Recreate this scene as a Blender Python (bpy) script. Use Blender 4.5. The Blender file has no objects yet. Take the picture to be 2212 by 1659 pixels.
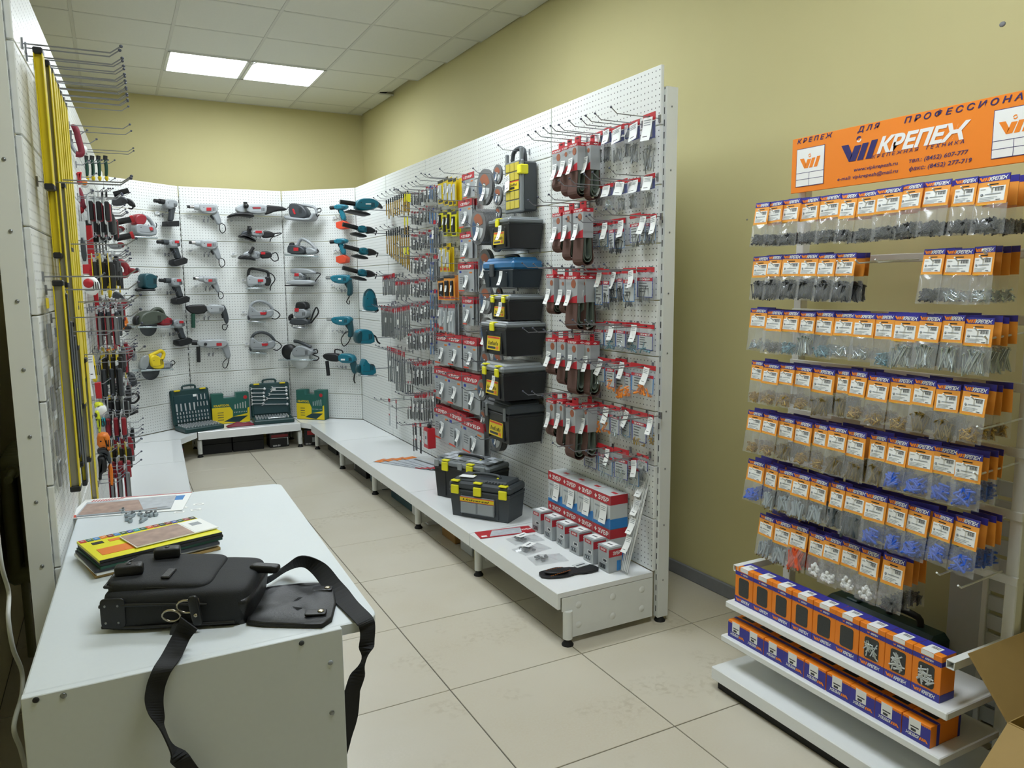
import bpy, math, random
from mathutils import Vector, Matrix

# ------------------------------------------------------------------ camera
W_PX, H_PX, F_PX = 2212.0, 1659.0, 1632.19
YAW, PITCH, ROLL = math.radians(27.7403), math.radians(-7.5918), math.radians(-0.4594)
EYE = Vector((0.0, 0.0, 1.5486))
fwd = Vector((math.sin(YAW) * math.cos(PITCH), math.cos(YAW) * math.cos(PITCH), math.sin(PITCH)))
rgt0 = Vector((math.cos(YAW), -math.sin(YAW), 0))
up0 = rgt0.cross(fwd)
rgt = rgt0 * math.cos(ROLL) + up0 * math.sin(ROLL)
upv = up0 * math.cos(ROLL) - rgt0 * math.sin(ROLL)
scene = bpy.context.scene
COL = scene.collection
cam_data = bpy.data.cameras.new('camera')
cam = bpy.data.objects.new('camera', cam_data)
COL.objects.link(cam)
cam_data.sensor_width = 36.0
cam_data.lens = 36.0 * F_PX / W_PX
cam_data.clip_start = 0.02
cam_data.clip_end = 60
mw = Matrix.Identity(4)
for i in range(3):
    mw[i][0], mw[i][1], mw[i][2], mw[i][3] = rgt[i], upv[i], -fwd[i], EYE[i]
cam.matrix_world = mw
scene.camera = cam
# ------------------------------------------------------------------ world, light level, exposure
wd = bpy.data.worlds.new('world')
scene.world = wd
wd.use_nodes = True
wd.node_tree.nodes['Background'].inputs[0].default_value = (0.8, 0.9, 1.0, 1)
wd.node_tree.nodes['Background'].inputs[1].default_value = 0.05
LAMP_POWER = 17.0            # emission of the ceiling luminaires
vs = scene.view_settings
vs.view_transform = 'Standard'
vs.look = 'None'
vs.gamma = 1.0
vs.use_curve_mapping = False
vs.exposure = 0.46
scene.cycles.transparent_max_bounces = 32     # stacked clear bags need more than the default 8
random.seed(7)
rnd = random.uniform
PI = math.pi

# ------------------------------------------------------------------ measuring: photo point -> point on a real plane
CROP = dict(A=(220, 360, 3.4565), B=(340, 780, 3.6867), C=(780, 320, 4.366), D=(780, 640, 4.366), E=(980, 280, 3.95), F=(960, 680, 3.95),
            G=(1140, 200, 3.7706), H=(1140, 560, 3.7706), I=(900, 940, 3.4569), J=(1580, 200, 3.5), K=(1580, 520, 3.5), L=(1580, 860, 3.5),
            M=(1500, 1180, 3.1067), N=(0, 1000, 2.5174), P=(20, 480, 2.765), Q=(0, 60, 4.88), R=(60, 380, 4.88), S=(60, 700, 4.366), O=(0, 0, 1))


def ray(c, x, y):
    o = CROP[c]
    px, py = o[0] + x / o[2], o[1] + y / o[2]
    return rgt * ((px - W_PX / 2) / F_PX) - upv * ((py - H_PX / 2) / F_PX) + fwd


def onz(c, x, y, z):
    d = ray(c, x, y)
    return EYE + d * ((z - EYE.z) / d.z)


class Wall:
    """a vertical face: origin, heading; s runs to the viewer's right, out is towards the viewer"""
    def __init__(s, x, y, deg):
        s.o = Vector((x, y, 0)); s.rz = math.radians(deg)
        s.u = Vector((math.cos(s.rz), math.sin(s.rz), 0)); s.n = Vector((math.sin(s.rz), -math.cos(s.rz), 0))

    def at(s, c, x, y, out=0.0):
        d = ray(c, x, y)
        t = ((s.o + s.n * out - EYE).dot(s.n)) / d.dot(s.n)
        p = EYE + d * t - s.o
        return p.dot(s.u), p.z

    def M(s, u, z, out=0.0, tilt=0.0, turn=0.0):
        p = s.o + s.u * u + s.n * out
        m = Matrix.Translation((p.x, p.y, z)) @ Matrix.Rotation(s.rz + turn, 4, 'Z')
        return m @ Matrix.Rotation(tilt, 4, 'Y') if tilt else m


XP = 2.095
WR = Wall(XP, 7.12, -90)                 # long shelving on the right, s = 7.12 - y
LA = math.degrees(math.atan2(4.5, 0.19))
WL = Wall(-0.18, 2.62, LA)               # long shelving on the left
PB0, PB1 = Vector((0.606, 7.66, 0)), Vector((1.522, 7.66, 0))
WB = Wall(0.606, 7.66, 0)                # back shelving
WDL = Wall(0.01, 7.12, math.degrees(math.atan2(0.54, 0.596)))
WDR = Wall(1.522, 7.66, math.degrees(math.atan2(-0.54, 0.573)))

# ------------------------------------------------------------------ materials
def lin(h):
    h = h.lstrip('#')
    v = [int(h[i:i + 2], 16) / 255 for i in (0, 2, 4)]
    return tuple(c / 12.92 if c <= 0.04045 else ((c + 0.055) / 1.055) ** 2.4 for c in v) + (1,)


MATS = {}


def mat(key, hexc, rough=0.5, metal=0.0, var=0.0, scale=30, alpha=1.0, spec=0.5, bump=0.0, emit=0, trans=0.0):
    m = bpy.data.materials.new(key)
    m.use_nodes = True
    nt = m.node_tree
    b = nt.nodes['Principled BSDF']
    c = lin(hexc)
    b.inputs['Base Color'].default_value = c
    b.inputs['Roughness'].default_value = rough
    b.inputs['Metallic'].default_value = metal
    b.inputs['Specular IOR Level'].default_value = spec
    if alpha < 1:
        b.inputs['Alpha'].default_value = alpha
    if trans:
        b.inputs['Transmission Weight'].default_value = trans
    if emit:
        b.inputs['Emission Color'].default_value = c
        b.inputs['Emission Strength'].default_value = emit
    if var or bump:
        tc = nt.nodes.new('ShaderNodeTexCoord')
        nz = nt.nodes.new('ShaderNodeTexNoise')
        nz.inputs['Scale'].default_value = scale
        nz.inputs['Detail'].default_value = 4
        nt.links.new(tc.outputs['Object'], nz.inputs['Vector'])
        if var:
            mx = nt.nodes.new('ShaderNodeMix'); mx.data_type = 'RGBA'
            mx.inputs[6].default_value = tuple(x * (1 - var) for x in c[:3]) + (1,)
            mx.inputs[7].default_value = tuple(min(1, x * (1 + var)) for x in c[:3]) + (1,)
            nt.links.new(nz.outputs['Fac'], mx.inputs[0])
            nt.links.new(mx.outputs[2], b.inputs['Base Color'])
        if bump:
            bp = nt.nodes.new('ShaderNodeBump')
            bp.inputs['Strength'].default_value = bump
            bp.inputs['Distance'].default_value = 0.003
            nt.links.new(nz.outputs['Fac'], bp.inputs['Height'])
            nt.links.new(bp.outputs[0], b.inputs['Normal'])
    MATS[key] = m
    return m


mat('wall', 'c8c08e', 0.75, var=0.03, scale=3, bump=0.12)
mat('wall_dark', 'c5be94', 0.8, var=0.03, scale=3)
mat('base', '7f8186', 0.5, var=0.1, scale=40)
mat('ceil', 'dedfd6', 0.9, var=0.03, scale=60)
mat('grid', 'cdcec6', 0.5)
mat('gap', '2a2a28', 0.9)
mat('lamp', 'f0f8ff', 0.4, emit=LAMP_POWER)
mat('grout', '6b675b', 0.8)
mat('white', 'e4e7e4', 0.35, var=0.015, scale=20)
mat('desk', 'd0d7d9', 0.45, var=0.02, scale=90)
mat('deskside', 'b4b9b7', 0.5, var=0.03, scale=90)
mat('shelfgloss', 'e9ecec', 0.16)
mat('chrome', 'b9bcbf', 0.25, 1.0)
mat('steel', '8d9194', 0.35, 0.9)
mat('bright', 'cfd3d6', 0.25, 0.5)
mat('zinc', 'c6d2d6', 0.25, 0.8)
mat('bluezinc', '7ea9b8', 0.3, 0.7)
mat('brass', 'b3923e', 0.35, 0.6)
mat('brassd', '8a7536', 0.35, 0.6)
mat('wire', '9a9da3', 0.3, 0.8)
mat('cap', '4b5060', 0.5)
mat('black', '17181a', 0.5)
mat('blackg', '202226', 0.3)
mat('rubber', '121314', 0.65)
mat('toolgrey', '92979a', 0.4, var=0.03)
mat('toolsilver', 'a4a9ac', 0.32)
mat('tooldark', '3a3f43', 0.45)
mat('olive', '4b5247', 0.45)
mat('teal', '0d6f84', 0.38)
mat('tealdark', '0f4650', 0.4)
mat('dkteal', '12383d', 0.45)
mat('red', 'b8222b', 0.4)
mat('redd', '8d1f2a', 0.4)
mat('zred', 'b62631', 0.45)
mat('orange', 'e07a1e', 0.45)
mat('batt', 'd9492a', 0.45)
mat('vorange', 'f2881c', 0.5)
mat('carda', 'ee9f3e', 0.5, var=0.06, scale=60)
mat('vblue', '35359a', 0.4)
mat('navy', '2b2668', 0.45)
mat('yellow', 'e3c81d', 0.42)
mat('lyellow', 'd8c31a', 0.45)
mat('vyellow', 'e6e020', 0.4)
mat('yelprint', 'e3c91c', 0.4)
mat('paper', 'eef0ee', 0.6)
mat('print', '3a3d42', 0.6)
mat('printl', '9aa0a6', 0.6)
mat('cardgrey', 'a6abad', 0.4)
mat('cardlight', 'c3c8c8', 0.45)
mat('blister', 'b7bec0', 0.25)
mat('sleeve', 'a4a8aa', 0.45)
mat('lblue', '2f7fc4', 0.45)
mat('dblue', '2b3f9e', 0.45)
mat('plugblue', '1f5acc', 0.5)
mat('pluggrey', '9fabb0', 0.5)
mat('plugdark', '2d383c', 0.5)
mat('plugred', 'd8552a', 0.5)
mat('plugorange', 'ef8a1c', 0.5)
mat('plugwhite', 'eceeec', 0.5)
mat('screwblack', '23272a', 0.35)
mat('belt', '5a4038', 0.9, var=0.15, scale=400)
mat('beltin', '6f7a6e', 0.8)
mat('disc', '6f7070', 0.8, var=0.12, scale=200)
mat('disclabel', '9a5a3e', 0.6)
mat('discblue', '3d5675', 0.6)
mat('boxblack', '1d1f21', 0.42, bump=0.1, scale=300)
mat('boxdark', '3b4145', 0.45, bump=0.1, scale=300)
mat('boxlid', '767c7f', 0.35)
mat('boxblue', '2b6b9c', 0.4)
mat('boxnavy', '18252f', 0.45)
mat('clearlid', 'a3a9aa', 0.2, alpha=0.75)
mat('clearyel', 'c5b545', 0.3)
mat('leather', '131517', 0.42, bump=0.25, scale=220)
mat('canvas', '181b1e', 0.7, bump=0.3, scale=500)
mat('strap', '141619', 0.75, bump=0.2, scale=600)
mat('nickel', 'a8a08c', 0.25, 0.9)
mat('carton', 'a98d57', 0.8, var=0.05, scale=25)
mat('cartonbox', '97713c', 0.75, var=0.05)
mat('radiator', '8d8f6c', 0.45)
mat('cable', 'd7d9d6', 0.5)
mat('gcase', '173b3b', 0.45)
mat('maroon', '7d1f30', 0.6)
mat('ktgreen', '1d5a50', 0.5)
mat('photo', 'a58c80', 0.5, var=0.5, scale=28)
mat('photog', 'b4bac0', 0.5, var=0.3, scale=35)
mat('turq', '1b9aa8', 0.45)
mat('greenh', '1d4a3a', 0.5)
mat('levelgrey', '9b9a8c', 0.35, 0.4)
mat('neon', 'd5dc28', 0.4)
mat('window', '34383a', 0.35, var=0.4, scale=300)
mat('clearwin', 'b8bdbf', 0.15, alpha=0.25)

# clear plastic film: mostly see-through, a little milky, shiny where it creases
def film(key, milky, tint):
    m = bpy.data.materials.new(key); m.use_nodes = True
    nt = m.node_tree; N = nt.nodes; L = nt.links
    N.remove(N['Principled BSDF']); o = N['Material Output']
    tr = N.new('ShaderNodeBsdfTransparent'); df = N.new('ShaderNodeBsdfDiffuse'); gl = N.new('ShaderNodeBsdfGlossy')
    tr.inputs[0].default_value = (.97, .97, .97, 1); df.inputs[0].default_value = lin(tint); gl.inputs['Roughness'].default_value = .13
    a = N.new('ShaderNodeMixShader'); a.inputs[0].default_value = milky; L.new(tr.outputs[0], a.inputs[1]); L.new(df.outputs[0], a.inputs[2])
    lw = N.new('ShaderNodeLayerWeight'); f = N.new('ShaderNodeMapRange'); f.inputs[1].default_value = .55; f.inputs[3].default_value = .045; f.inputs[4].default_value = .4
    L.new(lw.outputs['Facing'], f.inputs[0])
    b = N.new('ShaderNodeMixShader'); L.new(f.outputs[0], b.inputs[0]); L.new(a.outputs[0], b.inputs[1]); L.new(gl.outputs[0], b.inputs[2])
    L.new(b.outputs[0], o.inputs[0]); MATS[key] = m


film('bag', .12, 'd0d4d5')
film('bagcloudy', .13, 'e2e6e8')

# perforated panel: dark peg holes on a 25 mm pitch
def peg_material():
    m = bpy.data.materials.new('perforated')
    m.use_nodes = True
    nt = m.node_tree; N = nt.nodes; L = nt.links
    b = N['Principled BSDF']
    b.inputs['Roughness'].default_value = 0.4
    tc = N.new('ShaderNodeTexCoord'); sp = N.new('ShaderNodeSeparateXYZ')
    L.new(tc.outputs['Object'], sp.inputs[0])

    def math_(op, a, bb=None):
        n = N.new('ShaderNodeMath'); n.operation = op
        for i, v in enumerate((a, bb)):
            if v is None: continue
            if isinstance(v, (int, float)): n.inputs[i].default_value = v
            else: L.new(v, n.inputs[i])
        return n.outputs[0]
    fx = math_('SUBTRACT', math_('FRACT', math_('DIVIDE', sp.outputs[0], 0.025)), 0.5)
    fz = math_('SUBTRACT', math_('FRACT', math_('DIVIDE', math_('SUBTRACT', sp.outputs[2], 0.01), 0.025)), 0.5)
    r = math_('SQRT', math_('ADD', math_('MULTIPLY', fx, fx), math_('MULTIPLY', fz, fz)))
    hole = math_('LESS_THAN', r, 0.118)
    inside = math_('MULTIPLY', math_('GREATER_THAN', sp.outputs[2], 0.012), math_('LESS_THAN', sp.outputs[2], 0.235))
    fac = math_('MULTIPLY', hole, inside)
    mx = N.new('ShaderNodeMix'); mx.data_type = 'RGBA'
    mx.inputs[6].default_value = lin('e2e5e2'); mx.inputs[7].default_value = lin('454847')
    L.new(fac, mx.inputs[0]); L.new(mx.outputs[2], b.inputs['Base Color'])
    MATS['peg'] = m


peg_material()


def slot_material():
    m = bpy.data.materials.new('slotted_post'); m.use_nodes = True
    nt = m.node_tree; N = nt.nodes; L = nt.links
    b = N['Principled BSDF']; b.inputs['Roughness'].default_value = 0.4
    tc = N.new('ShaderNodeTexCoord'); sp = N.new('ShaderNodeSeparateXYZ'); L.new(tc.outputs['Object'], sp.inputs[0])
    d = N.new('ShaderNodeMath'); d.operation = 'DIVIDE'; L.new(sp.outputs[2], d.inputs[0]); d.inputs[1].default_value = 0.05
    fr = N.new('ShaderNodeMath'); fr.operation = 'FRACT'; L.new(d.outputs[0], fr.inputs[0])
    lt = N.new('ShaderNodeMath'); lt.operation = 'LESS_THAN'; L.new(fr.outputs[0], lt.inputs[0]); lt.inputs[1].default_value = 0.55
    ax = N.new('ShaderNodeMath'); ax.operation = 'ABSOLUTE'; L.new(sp.outputs[0], ax.inputs[0])
    lx = N.new('ShaderNodeMath'); lx.operation = 'LESS_THAN'; L.new(ax.outputs[0], lx.inputs[0]); lx.inputs[1].default_value = 0.003
    mm = N.new('ShaderNodeMath'); mm.operation = 'MULTIPLY'; L.new(lt.outputs[0], mm.inputs[0]); L.new(lx.outputs[0], mm.inputs[1])
    mx = N.new('ShaderNodeMix'); mx.data_type = 'RGBA'
    mx.inputs[6].default_value = lin('dfe2df'); mx.inputs[7].default_value = lin('33363a')
    L.new(mm.outputs[0], mx.inputs[0]); L.new(mx.outputs[2], b.inputs['Base Color'])
    MATS['slot'] = m


slot_material()


def floor_material():
    m = bpy.data.materials.new('floor_tile'); m.use_nodes = True
    nt = m.node_tree; N = nt.nodes; L = nt.links
    b = N['Principled BSDF']; b.inputs['Roughness'].default_value = 0.3
    b.inputs['Specular IOR Level'].default_value = 0.4
    g = N.new('ShaderNodeNewGeometry')
    oi = N.new('ShaderNodeObjectInfo')

    def noise(scale, detail, lo, hi):
        n = N.new('ShaderNodeTexNoise'); n.inputs['Scale'].default_value = scale; n.inputs['Detail'].default_value = detail
        L.new(g.outputs['Position'], n.inputs['Vector'])
        r = N.new('ShaderNodeMapRange'); r.inputs[1].default_value = lo; r.inputs[2].default_value = hi
        L.new(n.outputs['Fac'], r.inputs[0]); return r.outputs[0]

    def mix(fac, a, bb):
        n = N.new('ShaderNodeMix'); n.data_type = 'RGBA'
        if isinstance(fac, float): n.inputs[0].default_value = fac
        else: L.new(fac, n.inputs[0])
        for i, v in ((6, a), (7, bb)):
            if isinstance(v, tuple): n.inputs[i].default_value = v
            else: L.new(v, n.inputs[i])
        return n.outputs[2]
    c = mix(oi.outputs['Random'], lin('cfc9ba'), lin('cbc4b2'))
    c = mix(noise(2.2, 5, 0.35, 0.75), c, lin('c3baa4'))
    c = mix(noise(120, 2, 0.3, 0.75), c, lin('c9c3b2'))
    a1 = noise(2.6, 6, 0.56, 0.72); a2 = noise(38, 5, 0.48, 0.62)
    mu = N.new('ShaderNodeMath'); mu.operation = 'MULTIPLY'; L.new(a1, mu.inputs[0]); L.new(a2, mu.inputs[1])
    m2 = N.new('ShaderNodeMath'); m2.operation = 'MULTIPLY'; L.new(mu.outputs[0], m2.inputs[0]); m2.inputs[1].default_value = 0.55; mu = m2
    c = mix(mu.outputs[0], c, lin('9a8d70'))
    L.new(c, b.inputs['Base Color'])
    MATS['tile'] = m


floor_material()

# ------------------------------------------------------------------ lettering (drawn once, while the scene is still empty)
TXT = {}


def bake_text(body, bold=0.0, shear=0.0):
    k = (body, bold, shear)
    if k in TXT: return TXT[k]
    c = bpy.data.curves.new('lettering', 'FONT')
    c.body = body; c.resolution_u = 2; c.shear = shear; c.offset = bold
    o = bpy.data.objects.new('lettering', c); COL.objects.link(o)
    bpy.context.view_layer.update()
    me = bpy.data.meshes.new_from_object(o.evaluated_get(bpy.context.evaluated_depsgraph_get()))
    vs_ = [(v.co.x, v.co.y) for v in me.vertices]; fs = [tuple(p.vertices) for p in me.polygons]
    x0 = min(v[0] for v in vs_); x1 = max(v[0] for v in vs_)
    TXT[k] = ([(x - x0, y) for x, y in vs_], fs, x1 - x0)
    bpy.data.objects.remove(o); bpy.data.curves.remove(c); bpy.data.meshes.remove(me)
    return TXT[k]


# ------------------------------------------------------------------ mesh collector
def chaikin(p, n=1):
    for _ in range(n):
        q = []
        for i in range(len(p)):
            a, b = p[i], p[(i + 1) % len(p)]
            q.append((a[0] * .75 + b[0] * .25, a[1] * .75 + b[1] * .25)); q.append((a[0] * .25 + b[0] * .75, a[1] * .25 + b[1] * .75))
        p = q
    return p


def spline(p, n=6):
    """Catmull-Rom through 3D points"""
    p = [Vector(q) for q in p]; out = []
    for i in range(len(p) - 1):
        a, b, c, d = p[max(i - 1, 0)], p[i], p[i + 1], p[min(i + 2, len(p) - 1)]
        for k in range(n):
            t = k / n
            out.append(0.5 * ((2 * b) + (c - a) * t + (2 * a - 5 * b + 4 * c - d) * t * t + (3 * b - a - 3 * c + d) * t ** 3))
    out.append(p[-1]); return out


class MB:
    def __init__(s): s.v = []; s.f = []; s.fm = []; s.fs = []; s.ms = []

    def mi(s, m):
        if m not in s.ms: s.ms.append(m)
        return s.ms.index(m)

    def add(s, vs_, fs, m, smooth=False, X=None):
        n = len(s.v); k = s.mi(m)
        s.v.extend([tuple(X @ Vector(v)) for v in vs_] if X is not None else [tuple(v) for v in vs_])
        for f in fs:
            s.f.append(tuple(n + i for i in f)); s.fm.append(k); s.fs.append(smooth)
        return s

    def box(s, c, d, m, X=None):
        x, y, z = c; a, b, e = d[0] / 2, d[1] / 2, d[2] / 2
        vs_ = [(x + i * a, y + j * b, z + k * e) for i in (-1, 1) for j in (-1, 1) for k in (-1, 1)]
        return s.add(vs_, [(0, 1, 3, 2), (4, 6, 7, 5), (0, 4, 5, 1), (2, 3, 7, 6), (0, 2, 6, 4), (1, 5, 7, 3)], m, X=X)

    def rbox(s, c, d, m, b=0.004, X=None, smooth=False):
        """box with chamfered edges"""
        h = [d[0] / 2, d[1] / 2, d[2] / 2]; vs_ = []; ix = {}
        for sg in [(i, j, k) for i in (-1, 1) for j in (-1, 1) for k in (-1, 1)]:
            for ax in range(3):
                p = [sg[q] * (h[q] - (0 if q == ax else b)) + c[q] for q in range(3)]
                ix[(sg, ax)] = len(vs_); vs_.append(p)
        fs = []
        for ax in range(3):
            o = [q for q in range(3) if q != ax]
            for sg in (-1, 1):
                loop = []
                for i, j in ((-1, -1), (1, -1), (1, 1), (-1, 1)):
                    t = [0, 0, 0]; t[ax] = sg; t[o[0]] = i; t[o[1]] = j; loop.append(ix[(tuple(t), ax)])
                fs.append(loop)
            for i in (-1, 1):
                for j in (-1, 1):
                    t0 = [0, 0, 0]; t1 = [0, 0, 0]; t0[ax] = -1; t1[ax] = 1
                    for t in (t0, t1): t[o[0]] = i; t[o[1]] = j
                    fs.append([ix[(tuple(t0), o[0])], ix[(tuple(t1), o[0])], ix[(tuple(t1), o[1])], ix[(tuple(t0), o[1])]])
        for i in (-1, 1):
            for j in (-1, 1):
                for k in (-1, 1): fs.append([ix[((i, j, k), q)] for q in range(3)])
        C = Vector(c); out = []
        for f in fs:
            P = [Vector(vs_[q]) for q in f]; n = (P[1] - P[0]).cross(P[2] - P[0]); ce = sum(P, Vector()) / len(P)
            out.append(f if n.dot(ce - C) > 0 else f[::-1])
        return s.add(vs_, out, m, smooth, X)

    def cyl(s, p, q, r, m, r2=None, n=10, cap=True, smooth=True, X=None):
        p, q = Vector(p), Vector(q); r2 = r if r2 is None else r2
        d = (q - p).normalized(); a = d.orthogonal().normalized(); b = d.cross(a)
        vs_ = []
        for c, rr in ((p, r), (q, r2)):
            for i in range(n):
                t = 2 * PI * i / n; vs_.append(c + a * (rr * math.cos(t)) + b * (rr * math.sin(t)))
        s.add(vs_, [(i, (i + 1) % n, n + (i + 1) % n, n + i) for i in range(n)], m, smooth, X)
        if cap:
            s.add(vs_, [tuple(range(n))[::-1], tuple(range(n, 2 * n))], m, False, X)
        return s

    def tube(s, pts, r, m, n=6, X=None, rs=None):
        pts = [Vector(p) for p in pts]; vs_ = []; fs = []; a = None
        for i, p in enumerate(pts):
            d = (pts[min(i + 1, len(pts) - 1)] - pts[max(i - 1, 0)]).normalized()
            a = d.orthogonal().normalized() if a is None else (a - d * a.dot(d)).normalized()
            b = d.cross(a); rr = rs[i] if rs else r
            vs_ += [p + a * (rr * math.cos(2 * PI * k / n)) + b * (rr * math.sin(2 * PI * k / n)) for k in range(n)]
        for i in range(len(pts) - 1):
            fs += [(i * n + k, i * n + (k + 1) % n, (i + 1) * n + (k + 1) % n, (i + 1) * n + k) for k in range(n)]
        s.add(vs_, fs, m, True, X)
        return s.add(vs_, [tuple(range(n))[::-1], tuple(range(len(vs_) - n, len(vs_)))], m, False, X)

    def prism(s, poly, y0, y1, m, b=0.0, X=None, smooth=False):
        """outline in x,z pulled through y0..y1, edges rounded by b"""
        n = len(poly)
        ar = sum(poly[i][0] * poly[(i + 1) % n][1] - poly[(i + 1) % n][0] * poly[i][1] for i in range(n))
        if ar < 0: poly = poly[::-1]

        def inset(d):
            o = []
            for i in range(n):
                p, c, q = Vector(poly[i - 1]), Vector(poly[i]), Vector(poly[(i + 1) % n])
                e1, e2 = (c - p), (q - c)
                n1 = Vector((-e1.y, e1.x)); n2 = Vector((-e2.y, e2.x))
                nn = (n1.normalized() if n1.length else n1) + (n2.normalized() if n2.length else n2)
                nn = nn.normalized() if nn.length > 1e-6 else Vector((0, 0))
                o.append((c.x + nn.x * d, c.y + nn.y * d))
            return o
        rings = [(inset(b), y0), (inset(b * .3), y0 + b * .3), (poly, y0 + b), (poly, y1 - b), (inset(b * .3), y1 - b * .3), (inset(b), y1)] if b else [(poly, y0), (poly, y1)]
        vs_ = [(x, y, z) for r, y in rings for x, z in r]; fs = []
        for k in range(len(rings) - 1):
            fs += [(k * n + i, k * n + (i + 1) % n, (k + 1) * n + (i + 1) % n, (k + 1) * n + i) for i in range(n)]
        s.add(vs_, [f for f in fs], m, bool(b) or smooth, X)
        last = (len(rings) - 1) * n
        return s.add(vs_, [tuple(range(n)), tuple(range(last, last + n))[::-1]], m, False, X)

    def lathe(s, prof, m, n=16, X=None, smooth=True):
        """profile (r, z) turned about z"""
        vs_ = [(r * math.cos(2 * PI * i / n), r * math.sin(2 * PI * i / n), z) for r, z in prof for i in range(n)]
        fs = [(k * n + i, k * n + (i + 1) % n, (k + 1) * n + (i + 1) % n, (k + 1) * n + i) for k in range(len(prof) - 1) for i in range(n)]
        s.add(vs_, fs, m, smooth, X)
        return s.add(vs_, [tuple(range(n))[::-1], tuple(range(len(vs_) - n, len(vs_)))], m, False, X)

    def ball(s, c, r, m, n=10, k=6, X=None):
        r = (r, r, r) if isinstance(r, (int, float)) else r
        vs_ = [(c[0], c[1], c[2] - r[2])]
        for j in range(1, k):
            t = PI * j / k
            vs_ += [(c[0] + r[0] * math.sin(t) * math.cos(2 * PI * i / n), c[1] + r[1] * math.sin(t) * math.sin(2 * PI * i / n), c[2] - r[2] * math.cos(t)) for i in range(n)]
        vs_.append((c[0], c[1], c[2] + r[2])); fs = [(0, 1 + (i + 1) % n, 1 + i) for i in range(n)]
        for j in range(k - 2):
            fs += [(1 + j * n + i, 1 + j * n + (i + 1) % n, 1 + (j + 1) * n + (i + 1) % n, 1 + (j + 1) * n + i) for i in range(n)]
        e = len(vs_) - 1; q = 1 + (k - 2) * n
        fs += [(e, q + i, q + (i + 1) % n) for i in range(n)]
        return s.add(vs_, fs, m, True, X)

    def quad(s, p, m, X=None): return s.add(p, [tuple(range(len(p)))], m, X=X)

    def plate(s, x0, x1, z0, z1, y, m, X=None):
        return s.add([(x0, y, z0), (x1, y, z0), (x1, y, z1), (x0, y, z1)], [(0, 1, 2, 3)], m, X=X)

    def text(s, body, x, z, h, y, m, bold=0.0, shear=0.0, width=None, align='l', X=None):
        """flat print facing -y; h cap height, optional fitted width"""
        vs_, fs, w = bake_text(body, bold, shear)
        k = h / 0.72; kx = width / w if width else k
        x0 = x - (w * kx / 2 if align == 'c' else w * kx if align == 'r' else 0)
        return s.add([(x0 + a * kx, y, z + b * k) for a, b in vs_], fs, m, X=X)

    def grid(s, fn, nu, nv, m, X=None, smooth=True, flip=False):
        vs_ = [fn(i / nu, j / nv) for j in range(nv + 1) for i in range(nu + 1)]
        fs = [(j * (nu + 1) + i, j * (nu + 1) + i + 1, (j + 1) * (nu + 1) + i + 1, (j + 1) * (nu + 1) + i) for j in range(nv) for i in range(nu)]
        return s.add(vs_, [f[::-1] for f in fs] if flip else fs, m, smooth, X)

    def ribbon(s, pts, ws, t, m, n=None, X=None):
        """band: centre points, half-width vectors, thickness"""
        pts = [Vector(p) for p in pts]; ws = [Vector(w) for w in ws]; vs_ = []; fs = []
        for i, p in enumerate(pts):
            d = (pts[min(i + 1, len(pts) - 1)] - pts[max(i - 1, 0)]).normalized()
            k = d.cross(ws[i]).normalized() * t / 2
            vs_ += [p - ws[i] - k, p + ws[i] - k, p + ws[i] + k, p - ws[i] + k]
        for i in range(len(pts) - 1):
            fs += [(i * 4 + a, i * 4 + (a + 1) % 4, i * 4 + 4 + (a + 1) % 4, i * 4 + 4 + a) for a in range(4)]
        e = len(vs_) - 4
        return s.add(vs_, fs + [(3, 2, 1, 0), (e, e + 1, e + 2, e + 3)], m, False, X)

    def mesh(s, name):
        me = bpy.data.meshes.new(name)
        me.from_pydata(s.v, [], s.f)
        for k in s.ms: me.materials.append(MATS[k])
        me.polygons.foreach_set('material_index', s.fm)
        me.polygons.foreach_set('use_smooth', s.fs)
        me.update()
        return me


# ------------------------------------------------------------------ things and parts
def tag(o, label, cat, group=None, kind=None):
    if label: o['label'] = label
    if cat: o['category'] = cat
    if group: o['group'] = group
    if kind: o['kind'] = kind
    return o


def thing(name, label, cat, M=None, group=None):
    o = bpy.data.objects.new(name, None); COL.objects.link(o)
    o.empty_display_size = 0.05
    if M is not None: o.matrix_world = M
    return tag(o, label, cat, group)


def part(root, name, g, M=None, label=None, kind=None):
    me = g.mesh(name) if isinstance(g, MB) else g
    o = bpy.data.objects.new(name, me); COL.objects.link(o)
    o.parent = root
    if M is not None: o.matrix_local = M
    if label: o['label'] = label
    if kind: o['kind'] = kind
    return o


def solo(name, label, cat, g, M=None, group=None, kind=None):
    me = g.mesh(name) if isinstance(g, MB) else g
    o = bpy.data.objects.new(name, me); COL.objects.link(o)
    if M is not None: o.matrix_world = M
    return tag(o, label, cat, group, kind)


def struct(name, g, M=None):
    return solo(name, None, None, g, M, kind='structure')


def T(x, y, z): return Matrix.Translation((x, y, z))
def RZ(a): return Matrix.Rotation(a, 4, 'Z')
def RX(a): return Matrix.Rotation(a, 4, 'X')
def RY(a): return Matrix.Rotation(a, 4, 'Y')
def SC(x, y, z): return Matrix.Diagonal((x, y, z, 1))


ORD = ['first', 'second', 'third', 'fourth', 'fifth', 'sixth', 'seventh', 'eighth', 'ninth', 'tenth', 'eleventh', 'twelfth', 'thirteenth', 'fourteenth', 'fifteenth', 'sixteenth']
# ================================================================== the room
CEIL = 3.2925
XL, XR, YF, YB = -0.47, 2.72, -2.6, 7.95


def wall_x(y): return 2.44 + 0.03 * (YB - y)


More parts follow.
